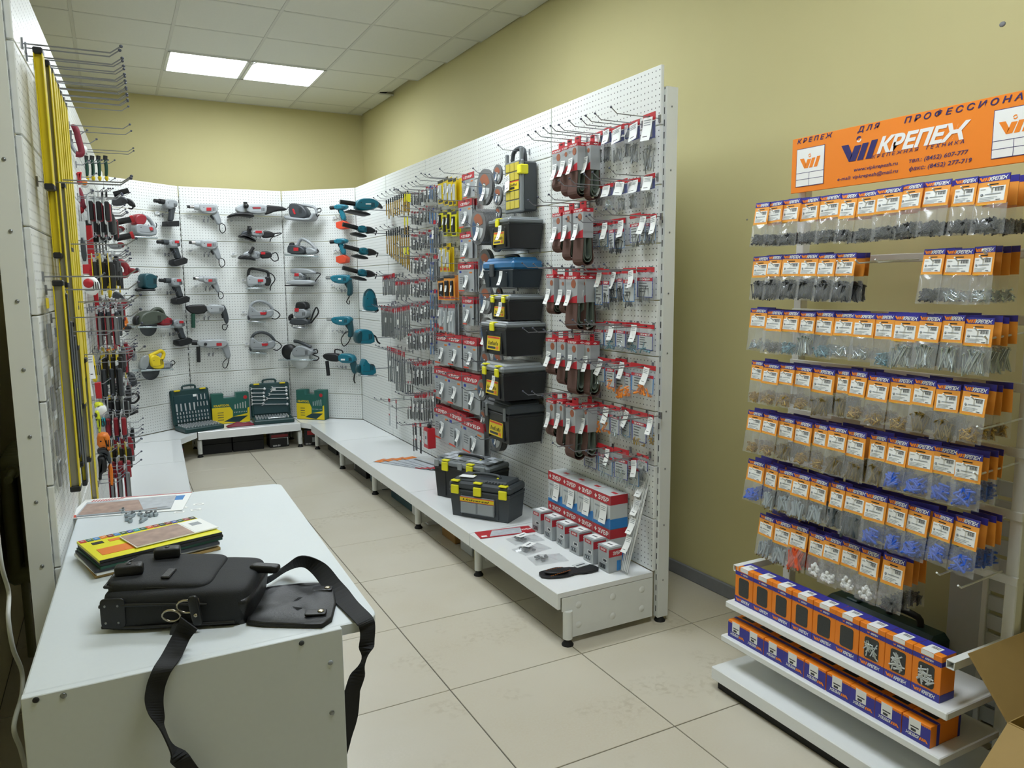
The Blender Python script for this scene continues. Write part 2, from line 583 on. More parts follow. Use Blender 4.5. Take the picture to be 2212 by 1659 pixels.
g = MB(); g.box(((XL + XR) / 2, (YF + YB) / 2, -0.06), (XR - XL + 0.4, YB - YF + 0.4, 0.112), 'grout')
floor = struct('floor', g)
for i in range(-4, 4):
    for k in range(-9, 11):
        x0, x1 = max(1.0504 + 0.6 * i, XL), min(1.0504 + 0.6 * (i + 1), XR)
        y0, y1 = max(3.1284 - 0.6 * (k + 1), YF), min(3.1284 - 0.6 * k, YB)
        if x1 - x0 < 0.02 or y1 - y0 < 0.02: continue
        t = MB(); t.rbox((0, 0, -0.003), (x1 - x0 - 0.0045, y1 - y0 - 0.0045, 0.006), 'tile', 0.0012)
        part(floor, 'floor_tile', t, T((x0 + x1) / 2, (y0 + y1) / 2, 0))
g = MB(); g.box(((XL + XR) / 2, YB + 0.06, CEIL / 2 + .05), (XR - XL + 0.5, 0.12, CEIL + .1), 'wall'); struct('wall_back', g)
g = MB(); g.box(((XL + XR) / 2, YF - 0.06, CEIL / 2 + .05), (XR - XL + 0.5, 0.12, CEIL + .1), 'wall'); struct('wall_front', g)
g = MB(); g.box((XL - 0.06, (YF + YB) / 2, CEIL / 2 + .05), (0.12, YB - YF + 0.3, CEIL + .1), 'wall_dark'); struct('wall_left', g)
g = MB()
xa, xb = wall_x(YF), wall_x(YB + .1)
g.add([(xa, YF, -.05), (xb, YB + .1, -.05), (xb, YB + .1, CEIL + .1), (xa, YF, CEIL + .1), (xa + .15, YF, -.05), (xb + .15, YB + .1, -.05), (xb + .15, YB + .1, CEIL + .1), (xa + .15, YF, CEIL + .1)],
      [(0, 3, 2, 1), (4, 5, 6, 7), (0, 4, 7, 3), (1, 2, 6, 5), (3, 7, 6, 2), (0, 1, 5, 4)], 'wall'); struct('wall_right', g)
g = MB(); L_ = math.hypot(xa - xb, YB - YF)
g.rbox((-0.008, L_ / 2, 0.035), (0.016, L_ - .12, 0.07), 'base', 0.004)
struct('baseboard_right', g, T(xa, YF, 0) @ RZ(math.atan2(xa - xb, YB + .1 - YF)))
# a nail and a hole left in the yellow plaster
for k, (x, y, r) in enumerate(((2145, 47, .011), (1607, 474, .005), (2042, 262, .004))):
    d = ray('O', x, y); t = 2.58 / d.x; p = EYE + d * t; p.x = wall_x(p.y)
    g = MB(); g.ball((0, 0, 0), (.004, r, r * .8), 'base', 8, 5)
    solo('wall_chip', ['grey plaster chip high on the yellow wall', 'small dark mark on the yellow wall left of the hanging bags', 'tiny dark mark above the orange sign'][k], 'mark', g, T(p.x, p.y, p.z))

# suspended ceiling
CX0, CY0 = 0.4951, 7.6181
g = MB(); g.box(((XL + XR) / 2, (YF + YB) / 2, CEIL + 0.12), (XR - XL + 0.4, YB - YF + 0.4, 0.1), 'gap')
ceiling = struct('ceiling', g)
lamp_cells = {(0, 1), (1, 1), (0, 6), (1, 6), (0, 10), (1, 10)}  # middle pair is out of view, added to brighten the right-hand run
tm = {}
for i in range(-2, 4):
    for r in range(-1, 18):
        x0, x1 = max(CX0 + 0.6 * i, XL), CX0 + 0.6 * (i + 1)
        y0, y1 = max(CY0 - 0.6 * (r + 1), YF), min(CY0 - 0.6 * r, YB)
        if (i, r) in lamp_cells or y1 - y0 < .03 or x1 - x0 < .03: continue
        x1 = min(x1, wall_x((y0 + y1) / 2) - .002)
        key = (round(x1 - x0, 3), round(y1 - y0, 3))
        if key not in tm:
            t = MB(); t.rbox((0, 0, 0.008), (key[0] - 0.019, key[1] - 0.019, 0.012), 'ceil', 0.002); tm[key] = t.mesh('ceiling_tile')
        M = T((x0 + x1) / 2, (y0 + y1) / 2, CEIL)
        if (i, r) == (3, 1): M = M @ T(-0.02, 0.0, 0.022) @ RY(math.radians(-7))
        part(ceiling, 'ceiling_tile', tm[key], M)
for i in range(-1, 4):
    g = MB(); g.box((CX0 + 0.6 * i, (YF + YB) / 2, CEIL + 0.006), (0.02, YB - YF, 0.012), 'grid'); part(ceiling, 'ceiling_rail', g)
for r in range(0, 17):
    y = CY0 - 0.6 * r
    g = MB(); g.box(((XL + wall_x(y)) / 2, y, CEIL + 0.0065), (wall_x(y) - XL - .01, 0.02, 0.012), 'grid'); part(ceiling, 'ceiling_rail', g)
g = MB(); g.box(((XL + 2.44) / 2, YB - 0.01, CEIL + 0.004), (2.44 - XL, 0.02, 0.01), 'grid'); part(ceiling, 'ceiling_edge', g)
for k, (i, r) in enumerate(sorted(lamp_cells, key=lambda c: (c[1], c[0]))):
    lab = ['square white ceiling light panel over the corner of green tool cases', 'square white ceiling light panel nearer the right-hand yellow wall'][k] if k < 2 else ('added out-of-view square white ceiling light panel midway along the aisle, %s', 'square white ceiling light panel above the counter, %s')[k // 2 - 1] % ('nearer the left run', 'nearer the right run')[k % 2]
    t = thing('ceiling_light', lab, 'light', T(CX0 + 0.6 * i + .3, CY0 - 0.6 * r - .3, CEIL), 'ceiling lights')
    f = MB()
    for a in range(4):
        f.box((0, -0.284, 0.004), (0.592, 0.02, 0.022), 'white', RZ(a * PI / 2))
    part(t, 'frame', f)
    d = MB(); d.rbox((0, 0, 0.004), (0.55, 0.55, 0.006), 'lamp', 0.002); part(t, 'diffuser', d)
    if (i, r) == (0, 1):
        w = MB(); w.tube(spline([(.27, -.29, -.008), (.3, -.3, -.03), (.34, -.29, -.012)], 5), .004, 'cable'); part(t, 'loose_cable', w)

# ================================================================== perforated shelving
PANEL = {}


def panel_mesh(w):
    k = round(w, 3)
    if k not in PANEL:
        g = MB(); g.rbox((w / 2, 0.009, 0.1215), (w - 0.007, 0.018, 0.2415), 'peg', 0.0025); PANEL[k] = g.mesh('perforated_panel')
    return PANEL[k]


def post(root, x, z1=2.36):
    g = MB(); g.box((0, 0.0478, z1 / 2 + .012), (0.03, 0.0584, z1 - .024), 'slot'); part(root, 'post', g, T(x, 0, 0))


def foot_mesh():
    g = MB(); g.lathe([(0.026, 0), (0.026, 0.006), (0.017, 0.016), (0.014, 0.034)], 'rubber', 12)
    return g.mesh('foot')


FOOT = foot_mesh()


def bracket(root, x, depth):
    g = MB()
    b = MB()
    b.prism([(-depth + .02, .155), (-depth + .02, .215), (0, .215), (0, .03), (-depth + .062, .03), (-depth + .062, .155)], -.0015, .0015, 'white', 0)
    for yy in (-.40, -.22, -.06):
        for zz in (.08, .17):
            b.lathe([(.016, 0), (.012, .0022), (.004, .003)], 'white', 12, T(yy, -.0015, zz) @ RX(PI / 2))
    br = part(root, 'bracket', b, T(x, 0, 0) @ RZ(PI / 2))
    g.cyl((0, 0, .03), (0, 0, .155), .021, 'white', n=14)
    part(br, 'leg', g, T(-depth + .05, 0, 0))
    part(br, 'foot', FOOT, T(-depth + .05, 0, 0))
    part(br, 'foot', FOOT, T(.045, 0, 0))


def bay(wall, s0, w, label, depth=.49, last=False, first=True, shelf=True, group=None):
    t = thing('shelving_bay', label, 'shelving', wall.M(s0, 0), group)
    for k in range(9): part(t, 'perforated_panel', panel_mesh(w), T(0, 0, 0.243 + 0.2455 * k))
    if first: post(t, 0)
    if last: post(t, w)
    if shelf:
        g = MB()
        g.prism([(-depth, .168), (-depth + .014, .168), (-depth + .014, .218), (0, .218), (0, .24), (-depth + .003, .24), (-depth, .237)], .002, w - .002, 'shelfgloss', 0, RZ(-PI / 2) @ SC(-1, 1, 1) @ RZ(0))
        part(t, 'base_shelf', g)
        if first: bracket(t, 0.0 if s0 else .015, depth)
        if last: bracket(t, w - .002, depth)
    return t


WL = Wall(-0.184, 2.5, LA)
WDL = Wall(0.006, 7.2, math.degrees(math.atan2(0.46, 0.60)))
RB = [bay(WR, .9 * k, .9, l, .505, k == 4) for k, l in enumerate((
    'white perforated shelving bay hung with long masonry drill bits next to the corner',
    'white perforated shelving bay hung with yellow drill bits and small blister packs',
    'white perforated shelving bay hung with grey blister cards and cutting discs',
    'white perforated shelving bay holding the column of hanging toolboxes',
    'white perforated shelving bay with sanding belts and bags at the open end'))]
LB = [bay(WL, .9 * k, .9, l, .44, False) for k, l in enumerate((
    'white perforated shelving bay of yellow spirit levels beside the counter',
    'white perforated shelving bay with red level and hanging hand tools',
    'white perforated shelving bay with putty knives and pliers, left run',
    'white perforated shelving bay with angle grinders on the left run',
    'white perforated shelving bay at the far end of the left run'))]
BB = bay(WB, 0, .916, 'white perforated shelving bay of grey power tools against the back wall', .42, True)
wl, wr_ = math.hypot(.6, .46), math.hypot(.573, .54)
DL = bay(WDL, 0, wl, 'angled white perforated corner bay left of the back tool display', .4, False, True, False)
DR = bay(WDR, 0, wr_, 'angled white perforated corner bay hung with teal power tools', .4, False, False, False)
for root, wall, poly in ((DL, WDL, [(.006, 7.2), (.006, 7.01), (.445, 6.995), (.6, 7.242), (.6, 7.655)]), (DR, WDR, [(1.53, 7.655), (1.53, 7.275), (1.60, 7.13), (2.09, 7.125)])):
    inv = wall.M(0, 0).inverted()
    q = [inv @ Vector((x, y, 0)) for x, y in poly]
    n = len(q); ar = sum(q[i].x * q[(i + 1) % n].y - q[(i + 1) % n].x * q[i].y for i in range(n))
    if ar < 0: q = q[::-1]
    g = MB(); vs_ = [(p.x, p.y, .19) for p in q] + [(p.x, p.y, .2385) for p in q]
    g.add(vs_, [tuple(range(n))[::-1], tuple(range(n, 2 * n))] + [(i, (i + 1) % n, n + (i + 1) % n, n + i) for i in range(n)], 'shelfgloss')
    part(root, 'corner_shelf', g)
# bolts up the open end of the left run
for k in range(12):
    g = MB(); g.ball((0, 0, 0), (.0055, .003, .0055), 'steel', 8, 5)
    part(LB[0], 'bolt', g, T(-.016, .045, .18 + .19 * k) @ RZ(-PI / 2))
for k in range(9):
    g = MB(); g.ball((0, 0, 0), (.004, .0025, .004), 'steel', 8, 5)
    part(RB[4], 'bolt', g, T(.916, .045, .2 + .26 * k) @ RZ(PI / 2))

# peg hooks belong to the bay they are plugged into
HOOK = {}


def hook_mesh(L, double=False):
    k = (round(L, 2), double)
    if k not in HOOK:
        g = MB()
        for dx in ((-.018, .018) if double else (0,)):
            g.tube([(dx, .0, .0), (dx, -L + .03, 0), (dx, -L, .022)], .0022, 'wire', 6)
            g.ball((dx, -L, .022), (.004, .006, .005), 'cap', 6, 4)
            g.box((dx, -.002, 0), (.012, .006, .03), 'wire')
        HOOK[k] = g.mesh('hook')
    return HOOK[k]


def bay_of(wall, s):
    if wall is WR: k = max(0, min(4, int(s // .9))); return RB[k], s - .9 * k
    if wall is WL: k = max(0, min(4, int(s // .9))); return LB[k], s - .9 * k
    if wall is WB: return BB, s
    return (DL, s) if wall is WDL else (DR, s)


def hook(wall, s, z, L=.25, double=False):
    b, x = bay_of(wall, s)
    part(b, 'hook', hook_mesh(L, double), T(x, 0, z))


# ================================================================== radiator and cable by the left wall
WLW = Wall(XL, 0, 90)
s0, z1 = WLW.at('O', 44, 985, .1); _, z0 = WLW.at('O', 62, 1295, .1)
rad = thing('radiator', 'dark painted sectional radiator on the left wall behind the shelving', 'radiator', WLW.M(s0, 0))
for k in range(7):
    g = MB()
    for dy in (-.04, -.10):
        g.cyl((.04 + .06 * k, dy, z0 + .04), (.04 + .06 * k, dy, z1 - .05), .024, 'radiator', n=10)
    g.rbox((.04 + .06 * k, -.07, z1 - .04), (.054, .12, .07), 'radiator', .022, smooth=True)
    g.rbox((.04 + .06 * k, -.07, z0 + .03), (.054, .12, .07), 'radiator', .022, smooth=True)
    part(rad, 'section', g)
g = MB(); g.cyl((-.16, -.07, z1 - .06), (.03, -.07, z1 - .06), .016, 'radiator'); g.cyl((-.03, -.07, z1 - .06), (.02, -.07, z1 - .06), .026, 'radiator', n=8)
part(rad, 'pipe', g)
g = MB(); g.cyl((.04, -.07, .0), (.04, -.07, z0 + .02), .016, 'radiator'); part(rad, 'pipe', g)
pts = []
for x, y in ((-6, 1150), (4, 1225), (19, 1280), (18, 1335), (28, 1400), (47, 1450), (47, 1500), (30, 1570), (45, 1620), (60, 1680)):
    d = ray('O', x, y); pts.append(EYE + d * ((-.30 + .0) / d.x))
g = MB(); g.tube(spline(pts, 6), .006, 'cable'); solo('white_cable', 'thin white cable hanging down beside the counter', 'cable', g)
# ================================================================== power tools on the back displays
# every tool: outlines measured on the photo, put on the plane where the tool hangs, given real depth
def tool(wall, crop, out, label, pieces, name='power_tool', cat='power tool', dx=0, dy=0, k=1.0, about=None, hk=True, group=None):
    """pieces: (part, material, kind, coords, thickness, offset towards the viewer)"""
    xs = []; ys = []

    def px(p):
        x, y = p
        if about: x, y = about[0] + (x - about[0]) * k, about[1] + (y - about[1]) * k
        return x + dx, y + dy
    for q in pieces:
        for p in q[3]:
            a = px(p); xs.append(a[0]); ys.append(a[1])
    cs, cz = wall.at(crop, (min(xs) + max(xs)) / 2, (min(ys) + max(ys)) / 2, out)
    unit = abs(wall.at(crop, max(xs), sum(ys) / len(ys), out)[0] - wall.at(crop, min(xs), sum(ys) / len(ys), out)[0]) / max(1e-6, max(xs) - min(xs))

    def loc(p):
        s_, z_ = wall.at(crop, *px(p), out); return (s_ - cs, z_ - cz)
    t = thing(name, label, cat, wall.M(cs, cz, out), group)
    made = {}
    for q in pieces:
        nm, m, kind, co, th = q[:5]; yo = -(q[5] if len(q) > 5 else 0.0); sub = q[6] if len(q) > 6 else None
        g = made.setdefault((nm, sub), MB()); P = [loc(p) for p in co]
        if kind == 'p': g.prism(chaikin(P, 1), yo - th / 2, yo + th / 2, m, min(th * .3, .012))
        elif kind == 'h': g.prism(P, yo - th / 2, yo + th / 2, m, min(th * .2, .004))
        elif kind == 'c': g.cyl((P[0][0], yo, P[0][1]), (P[1][0], yo, P[1][1]), th, m, q[7] if len(q) > 7 else None, n=12)
        elif kind == 't': g.tube(spline([(a, yo + (.012 * math.sin(3.1 * i)), b) for i, (a, b) in enumerate(P)], 5), th, m, 6)
        elif kind == 'g': g.tube(spline([(a, yo, b) for a, b in P], 5), th, m, 8)
        elif kind == 'd':   # disc facing the viewer: centre, rim point
            r = math.hypot(P[1][0] - P[0][0], P[1][1] - P[0][1])
            g.lathe([(r * .2, -th / 2), (r, -th / 2), (r, th / 2), (r * .2, th / 2)], m, 24, T(P[0][0], yo, P[0][1]) @ RX(PI / 2))
        elif kind == 'k':   # knob pointing at the viewer
            g.cyl((P[0][0], yo + .04, P[0][1]), (P[0][0], yo - .05, P[0][1]), th, m, th * .8, n=12); g.ball((P[0][0], yo - .05, P[0][1]), th * 1.15, m)
        elif kind == 'r':   # round pad seen from the side
            g.lathe([(th * .9, -.008), (th, -.004), (th, .004), (th * .9, .008)], m, 20, T(P[0][0], yo, P[0][1]))
    for q in pieces:
        if q[0] in ('body', 'motor') and q[2] == 'p' and q[1] not in ('black', 'blackg'):
            P = [loc(p) for p in q[3]]; x0, x1 = min(p[0] for p in P), max(p[0] for p in P); z0, z1 = min(p[1] for p in P), max(p[1] for p in P)
            yf = -(q[5] if len(q) > 5 else 0.0) - q[4] / 2; cxx, czz = sum(p[0] for p in P) / len(P), sum(p[1] for p in P) / len(P)
            v = made.setdefault(('vent_slots', None), MB())
            for i in range(4): v.box((cxx + (x1 - x0) * .16 + .0085 * i, yf, czz - (z1 - z0) * .04), (.0035, .003, (z1 - z0) * .34), 'black')
            v.box((cxx - (x1 - x0) * .06, yf, czz - (z1 - z0) * .26), ((x1 - x0) * .5, .002, .0025), 'tooldark')
            v.ball((cxx - (x1 - x0) * .26, yf, czz + (z1 - z0) * .1), (.004, .002, .004), 'black', 8, 5)
    roots = {}
    for (nm, sub), g in made.items():
        if sub is None: roots[nm] = part(t, nm, g)
    for (nm, sub), g in made.items():
        if sub is not None: part(roots[sub], nm, g)
    if hk:
        if wall is WRX: hook(WR, 7.12 - 6.12, cz - .015, .2, True)
        else: hook(wall, cs, cz - .015, max(out + .03, .06), True)
    return t


def price_card(wall, crop, x, y, out=.012, w=.045, h=.028, where='on the white panel'):
    s_, z_ = wall.at(crop, x, y, out)
    b, x_ = bay_of(wall, s_)
    g = MB(); g.box((0, 0, 0), (w, .0012, h), 'paper'); g.plate(-w * .35, w * .3, h * .05, h * .25, -.0008, 'printl'); g.plate(-w * .35, w * .1, -h * .3, -h * .1, -.0008, 'printl')
    part(b, 'price_card', g, T(x_, -out, z_))


SD = .06
WRX = Wall(0, 6.12, 0)          # tools that stick out of the right run, seen from the side


def cordless(label, dx, dy, wall=WB, body='toolgrey', bat='black', badge=True, pre=0):
    P = [('chuck', 'black', 'c', [(415, 562), (455, 563)], .016), ('chuck', 'tooldark', 'c', [(452, 563), (500, 566)], .022),
         ('body', body, 'p', [(490, 542), (566, 546), (575, 575), (560, 605), (512, 612), (490, 592)], .062),
         ('handle', 'tooldark', 'p', [(516, 602), (562, 596), (574, 645), (590, 682), (550, 694), (538, 650)], .04),
         ('trigger', 'black', 'h', [(508, 610), (522, 606), (532, 632), (520, 636)], .018),
         ('battery', bat, 'h', [(520, 700), (598, 678), (622, 690), (617, 722), (542, 744), (518, 728)], .075)]
    if badge: P.append(('badge', 'red', 'h', [(526, 553), (556, 553), (556, 572), (526, 572)], .006, .032, 'body'))
    return tool(wall, 'A', SD, label, P, 'cordless_drill', 'drill', dx, dy)


tool(WDL, 'A', SD, 'grey cordless drill at the top of the angled corner, straight handle', [
    ('chuck', 'black', 'c', [(392, 254), (430, 258)], .016), ('chuck', 'black', 'c', [(428, 258), (470, 264)], .022),
    ('body', 'toolgrey', 'p', [(462, 243), (540, 248), (556, 272), (546, 302), (500, 322), (470, 312), (460, 285)], .06),
    ('handle', 'tooldark', 'p', [(500, 308), (548, 298), (536, 345), (528, 410), (494, 410), (506, 350)], .04),
    ('battery', 'black', 'h', [(470, 410), (556, 404), (558, 446), (470, 446)], .075)], 'cordless_drill', 'drill')
cordless('grey cordless drill with red badge, second down beside the panel joint', 0, 0, WDL)
cordless('grey cordless drill with red badge, third down beside the panel joint', 16, 287, WDL)
cordless('grey cordless drill with dangling lanyard touching the green circular saw', 34, 597, WDL)


def corded(label, dx, dy, k=1.0, body='toolsilver', grip='toolgrey', wall=WB, badge='red'):
    P = [('chuck', 'black', 'c', [(636, 298), (660, 299)], .013), ('chuck', 'chrome', 'c', [(658, 299), (690, 301)], .018),
         ('gearbox', 'toolsilver' if body != 'teal' else 'teal', 'c', [(688, 301), (735, 305)], .024, 0, None, .03),
         ('body', body, 'p', [(722, 284), (745, 277), (850, 280), (866, 300), (862, 342), (830, 358), (770, 352), (725, 332)], .07),
         ('handle', grip, 'p', [(812, 352), (864, 325), (882, 372), (896, 432), (860, 438), (838, 390)], .042),
         ('trigger', 'black', 'h', [(812, 358), (842, 382), (832, 400), (808, 374)], .016),
         ('cord', 'rubber', 't', [(878, 436), (880, 470), (898, 496), (924, 474), (915, 436), (890, 424)], .004)]
    if badge: P.append(('badge', badge, 'h', [(778, 308), (814, 308), (814, 332), (778, 332)], .006, .036, 'body'))
    return tool(wall, 'A', SD, label, P, 'electric_drill', 'drill', dx, dy, k, (640, 300))


corded('large silver corded drill at the top of the back display', 0, 0)
corded('silver corded drill with bundled cord, second down on the back display', 14, 268, .93)
corded('smaller grey corded drill with black chuck above the hammer drills', 45, 535, .78)
tool(WB, 'A', SD, 'black-nosed rotary hammer with side handle on the back display', [
    ('chuck', 'black', 'p', [(618, 1046), (655, 1034), (700, 1030), (782, 1030), (786, 1092), (690, 1106), (640, 1080)], .06),
    ('body', 'toolsilver', 'p', [(775, 1028), (905, 1030), (918, 1068), (880, 1102), (790, 1098)], .07),
    ('side_handle', 'greenh', 'c', [(680, 1098), (682, 1202)], .018, .02), ('rear_handle', 'tooldark', 'p', [(878, 1036), (914, 1028), (936, 1080), (950, 1150), (930, 1184), (908, 1140), (896, 1090)], .04),
    ('trigger', 'black', 'h', [(890, 1100), (902, 1096), (908, 1130), (898, 1132)], .016),
    ('cord', 'rubber', 't', [(935, 1182), (905, 1180), (902, 1210), (925, 1218), (942, 1180)], .004)], 'rotary_hammer', 'hammer drill')
tool(WB, 'A', SD, 'silver rotary hammer with round selector knob, lowest on the back display', [
    ('chuck', 'black', 'c', [(672, 1312), (716, 1316)], .024), ('body', 'toolsilver', 'p', [(710, 1296), (830, 1288), (932, 1290), (938, 1336), (880, 1358), (770, 1352), (712, 1338)], .075),
    ('knob', 'black', 'k', [(769, 1322)], .013, .012), ('side_handle', 'black', 'c', [(718, 1342), (722, 1458)], .017, .02),
    ('rear_handle', 'toolgrey', 'p', [(886, 1336), (938, 1298), (952, 1360), (965, 1422), (930, 1438), (910, 1385)], .044),
    ('trigger', 'black', 'h', [(838, 1348), (880, 1352), (866, 1362), (840, 1360)], .016), ('badge', 'red', 'h', [(852, 1315), (892, 1315), (892, 1336), (852, 1336)], .006, .038, 'body'),
    ('cord', 'rubber', 't', [(935, 1432), (906, 1462), (906, 1496), (926, 1502), (942, 1472), (950, 1430)], .004)], 'rotary_hammer', 'hammer drill')
tool(WB, 'A', .09, 'large silver angle grinder with black guard, topmost of the grinders', [
    ('head', 'toolsilver', 'p', [(996, 306), (1030, 284), (1075, 284), (1085, 345), (1040, 352), (1000, 335)], .08),
    ('body', 'toolsilver', 'p', [(1070, 284), (1220, 284), (1232, 320), (1216, 358), (1070, 350)], .085),
    ('guard', 'black', 'p', [(938, 384), (944, 360), (1010, 344), (1110, 346), (1138, 384), (1060, 368), (990, 368)], .16),
    ('rear_handle', 'black', 'p', [(1214, 286), (1300, 294), (1362, 304), (1388, 328), (1300, 332), (1240, 358), (1214, 358)], .06),
    ('side_handle', 'black', 'k', [(1066, 300)], .02, .05), ('side_handle', 'black', 'c', [(1066, 315), (1064, 268)], .018, .06),
    ('badge', 'redd', 'h', [(1122, 305), (1180, 305), (1180, 318), (1122, 318)], .006, .043, 'body'), ('cord', 'rubber', 't', [(1375, 322), (1400, 300), (1425, 330)], .004)], 'angle_grinder', 'grinder')
tool(WB, 'A', .08, 'grey angle grinder with thick black cord, second grinder down', [
    ('head', 'tooldark', 'p', [(1036, 500), (1062, 476), (1118, 484), (1122, 522), (1062, 532), (1034, 518)], .07), ('body', 'toolgrey', 'p', [(1112, 474), (1204, 478), (1206, 524), (1112, 522)], .07),
    ('rear_handle', 'black', 'p', [(1196, 474), (1276, 488), (1294, 516), (1250, 534), (1190, 532)], .055), ('side_handle', 'black', 'c', [(1093, 500), (1093, 448)], .017, .06), ('side_handle', 'black', 'k', [(1093, 470)], .016, .06),
    ('guard', 'black', 'p', [(1016, 514), (1060, 500), (1124, 532), (1152, 560), (1126, 560), (1080, 532), (1026, 530)], .12), ('badge', 'red', 'h', [(1142, 480), (1190, 480), (1190, 498), (1142, 498)], .006, .036, 'body'),
    ('cord', 'rubber', 't', [(1280, 500), (1340, 496), (1320, 510), (1270, 530), (1255, 560)], .005)], 'angle_grinder', 'grinder')
tool(WB, 'A', .08, 'slim grey angle grinder with looped cord, lowest of the grinders', [
    ('head', 'toolsilver', 'p', [(1050, 655), (1072, 634), (1112, 630), (1112, 672), (1076, 692), (1050, 672)], .06), ('body', 'toolgrey', 'p', [(1108, 630), (1182, 630), (1182, 688), (1108, 688)], .065),
    ('rear_handle', 'black', 'p', [(1178, 630), (1256, 635), (1270, 660), (1262, 684), (1178, 688)], .055), ('side_handle', 'black', 'c', [(1096, 650), (1126, 604)], .015, .05),
    ('guard', 'black', 'p', [(1016, 692), (1024, 668), (1060, 656), (1102, 672), (1160, 704), (1090, 692)], .12), ('badge', 'red', 'h', [(1184, 638), (1216, 638), (1216, 656), (1184, 656)], .006, .03, 'rear_handle'),
    ('cord', 'rubber', 't', [(1260, 660), (1300, 642), (1318, 690), (1288, 706), (1260, 682)], .005)], 'angle_grinder', 'grinder')
tool(WB, 'A', SD, 'silver jigsaw with black bow handle, topmost of three jigsaws', [
    ('body', 'toolsilver', 'p', [(1082, 885), (1082, 820), (1104, 806), (1140, 826), (1225, 828), (1225, 884), (1140, 884), (1110, 898)], .07),
    ('handle', 'black', 'g', [(1092, 824), (1096, 782), (1118, 762), (1190, 772), (1238, 788), (1244, 830)], .013), ('motor_cap', 'black', 'p', [(1216, 822), (1252, 818), (1264, 852), (1252, 890), (1216, 888)], .07),
    ('base_plate', 'zinc', 'h', [(1084, 904), (1216, 904), (1220, 916), (1080, 916)], .075), ('blade', 'steel', 'h', [(1094, 884), (1104, 884), (1102, 930), (1096, 930)], .003), ('badge', 'red', 'h', [(1160, 842), (1200, 842), (1200, 860), (1160, 860)], .006, .036, 'body'),
    ('cord', 'rubber', 't', [(1238, 786), (1276, 808), (1292, 845), (1262, 890), (1258, 925)], .005)], 'jigsaw', 'jigsaw')
for q, (dx, dy, lab, bm) in enumerate(((0, 0, 'green-grey jigsaw with red badge and looped cord, middle of three', 'toolgrey'), (12, 232, 'grey jigsaw with dark stripes and glinting base, lowest of three', 'toolgrey'))):
    tool(WB, 'A', SD, lab, [
        ('body', bm, 'p', [(1096, 1070), (1104, 1040), (1130, 1050), (1160, 1082), (1230, 1072), (1276, 1062), (1282, 1110), (1240, 1132), (1110, 1138), (1090, 1118)], .07),
        ('handle', 'tooldark' if q else bm, 'g', [(1106, 1050), (1128, 1018), (1180, 1004), (1240, 1024), (1278, 1066)], .014), ('nose', 'tooldark', 'p', [(1086, 1112), (1104, 1110), (1108, 1144), (1090, 1146)], .05),
        ('base_plate', 'zinc', 'h', [(1092, 1152), (1216, 1156), (1218, 1166), (1090, 1164)], .075), ('badge', 'red', 'h', [(1176, 1086), (1226, 1086), (1216, 1104), (1180, 1104)], .006, .036, 'body'),
        ('cord', 'rubber', 't', [(1272, 1062), (1310, 1082), (1330, 1110), (1300, 1138), (1268, 1132)], .005)], 'jigsaw', 'jigsaw', dx, dy)
# third column
tool(WDR, 'A', .09, 'black and grey belt sander with coiled cord at the top', [
    ('body', 'tooldark', 'p', [(1412, 282), (1440, 274), (1500, 282), (1552, 340), (1540, 388), (1430, 392), (1408, 340)], .09), ('badge', 'red', 'h', [(1440, 320), (1452, 318), (1468, 356), (1456, 360)], .006, .046, 'body'),
    ('belt_frame', 'toolgrey', 'p', [(1372, 382), (1384, 362), (1420, 376), (1560, 392), (1584, 350), (1602, 350), (1594, 396), (1560, 412), (1400, 402)], .1),
    ('handle', 'toolgrey', 'g', [(1500, 286), (1560, 296), (1592, 310), (1606, 350)], .013), ('cord', 'rubber', 't', [(1598, 320), (1632, 312), (1634, 336), (1600, 344), (1610, 372), (1622, 356)], .005)], 'belt_sander', 'sander')
tool(WDR, 'A', .08, 'grey electric planer with arched handle and black body', [
    ('base_plate', 'zinc', 'h', [(1378, 650), (1600, 664), (1604, 676), (1384, 666)], .085), ('body', 'tooldark', 'p', [(1398, 592), (1430, 580), (1520, 600), (1534, 654), (1400, 656)], .085),
    ('front_knob', 'black', 'p', [(1400, 570), (1436, 566), (1434, 596), (1408, 598)], .045), ('handle', 'toolgrey', 'g', [(1462, 590), (1476, 556), (1500, 540), (1556, 570), (1606, 622)], .015),
    ('rear_body', 'toolgrey', 'p', [(1530, 612), (1566, 600), (1618, 628), (1606, 650), (1536, 652)], .07), ('badge', 'red', 'h', [(1450, 606), (1486, 606), (1486, 630), (1450, 630)], .006, .043, 'body'),
    ('cord', 'rubber', 't', [(1598, 612), (1616, 628), (1600, 646), (1578, 626)], .006)], 'electric_planer', 'planer')
tool(WDR, 'A', .08, 'grey sheet sander with flat silver base', [
    ('handle', 'toolgrey', 'p', [(1416, 780), (1424, 758), (1540, 760), (1604, 786), (1596, 806), (1520, 800), (1440, 798), (1422, 796)], .06), ('body', 'toolgrey', 'p', [(1446, 792), (1512, 792), (1516, 852), (1442, 852)], .075),
    ('base_plate', 'toolsilver', 'p', [(1404, 846), (1590, 846), (1598, 872), (1570, 884), (1392, 884)], .1), ('pad', 'black', 'h', [(1384, 884), (1566, 884), (1560, 894), (1382, 892)], .095), ('badge', 'red', 'h', [(1454, 796), (1486, 796), (1486, 818), (1454, 818)], .006, .038, 'body'),
    ('cord', 'rubber', 't', [(1590, 794), (1632, 800), (1604, 840), (1584, 872)], .005)], 'sheet_sander', 'sander')
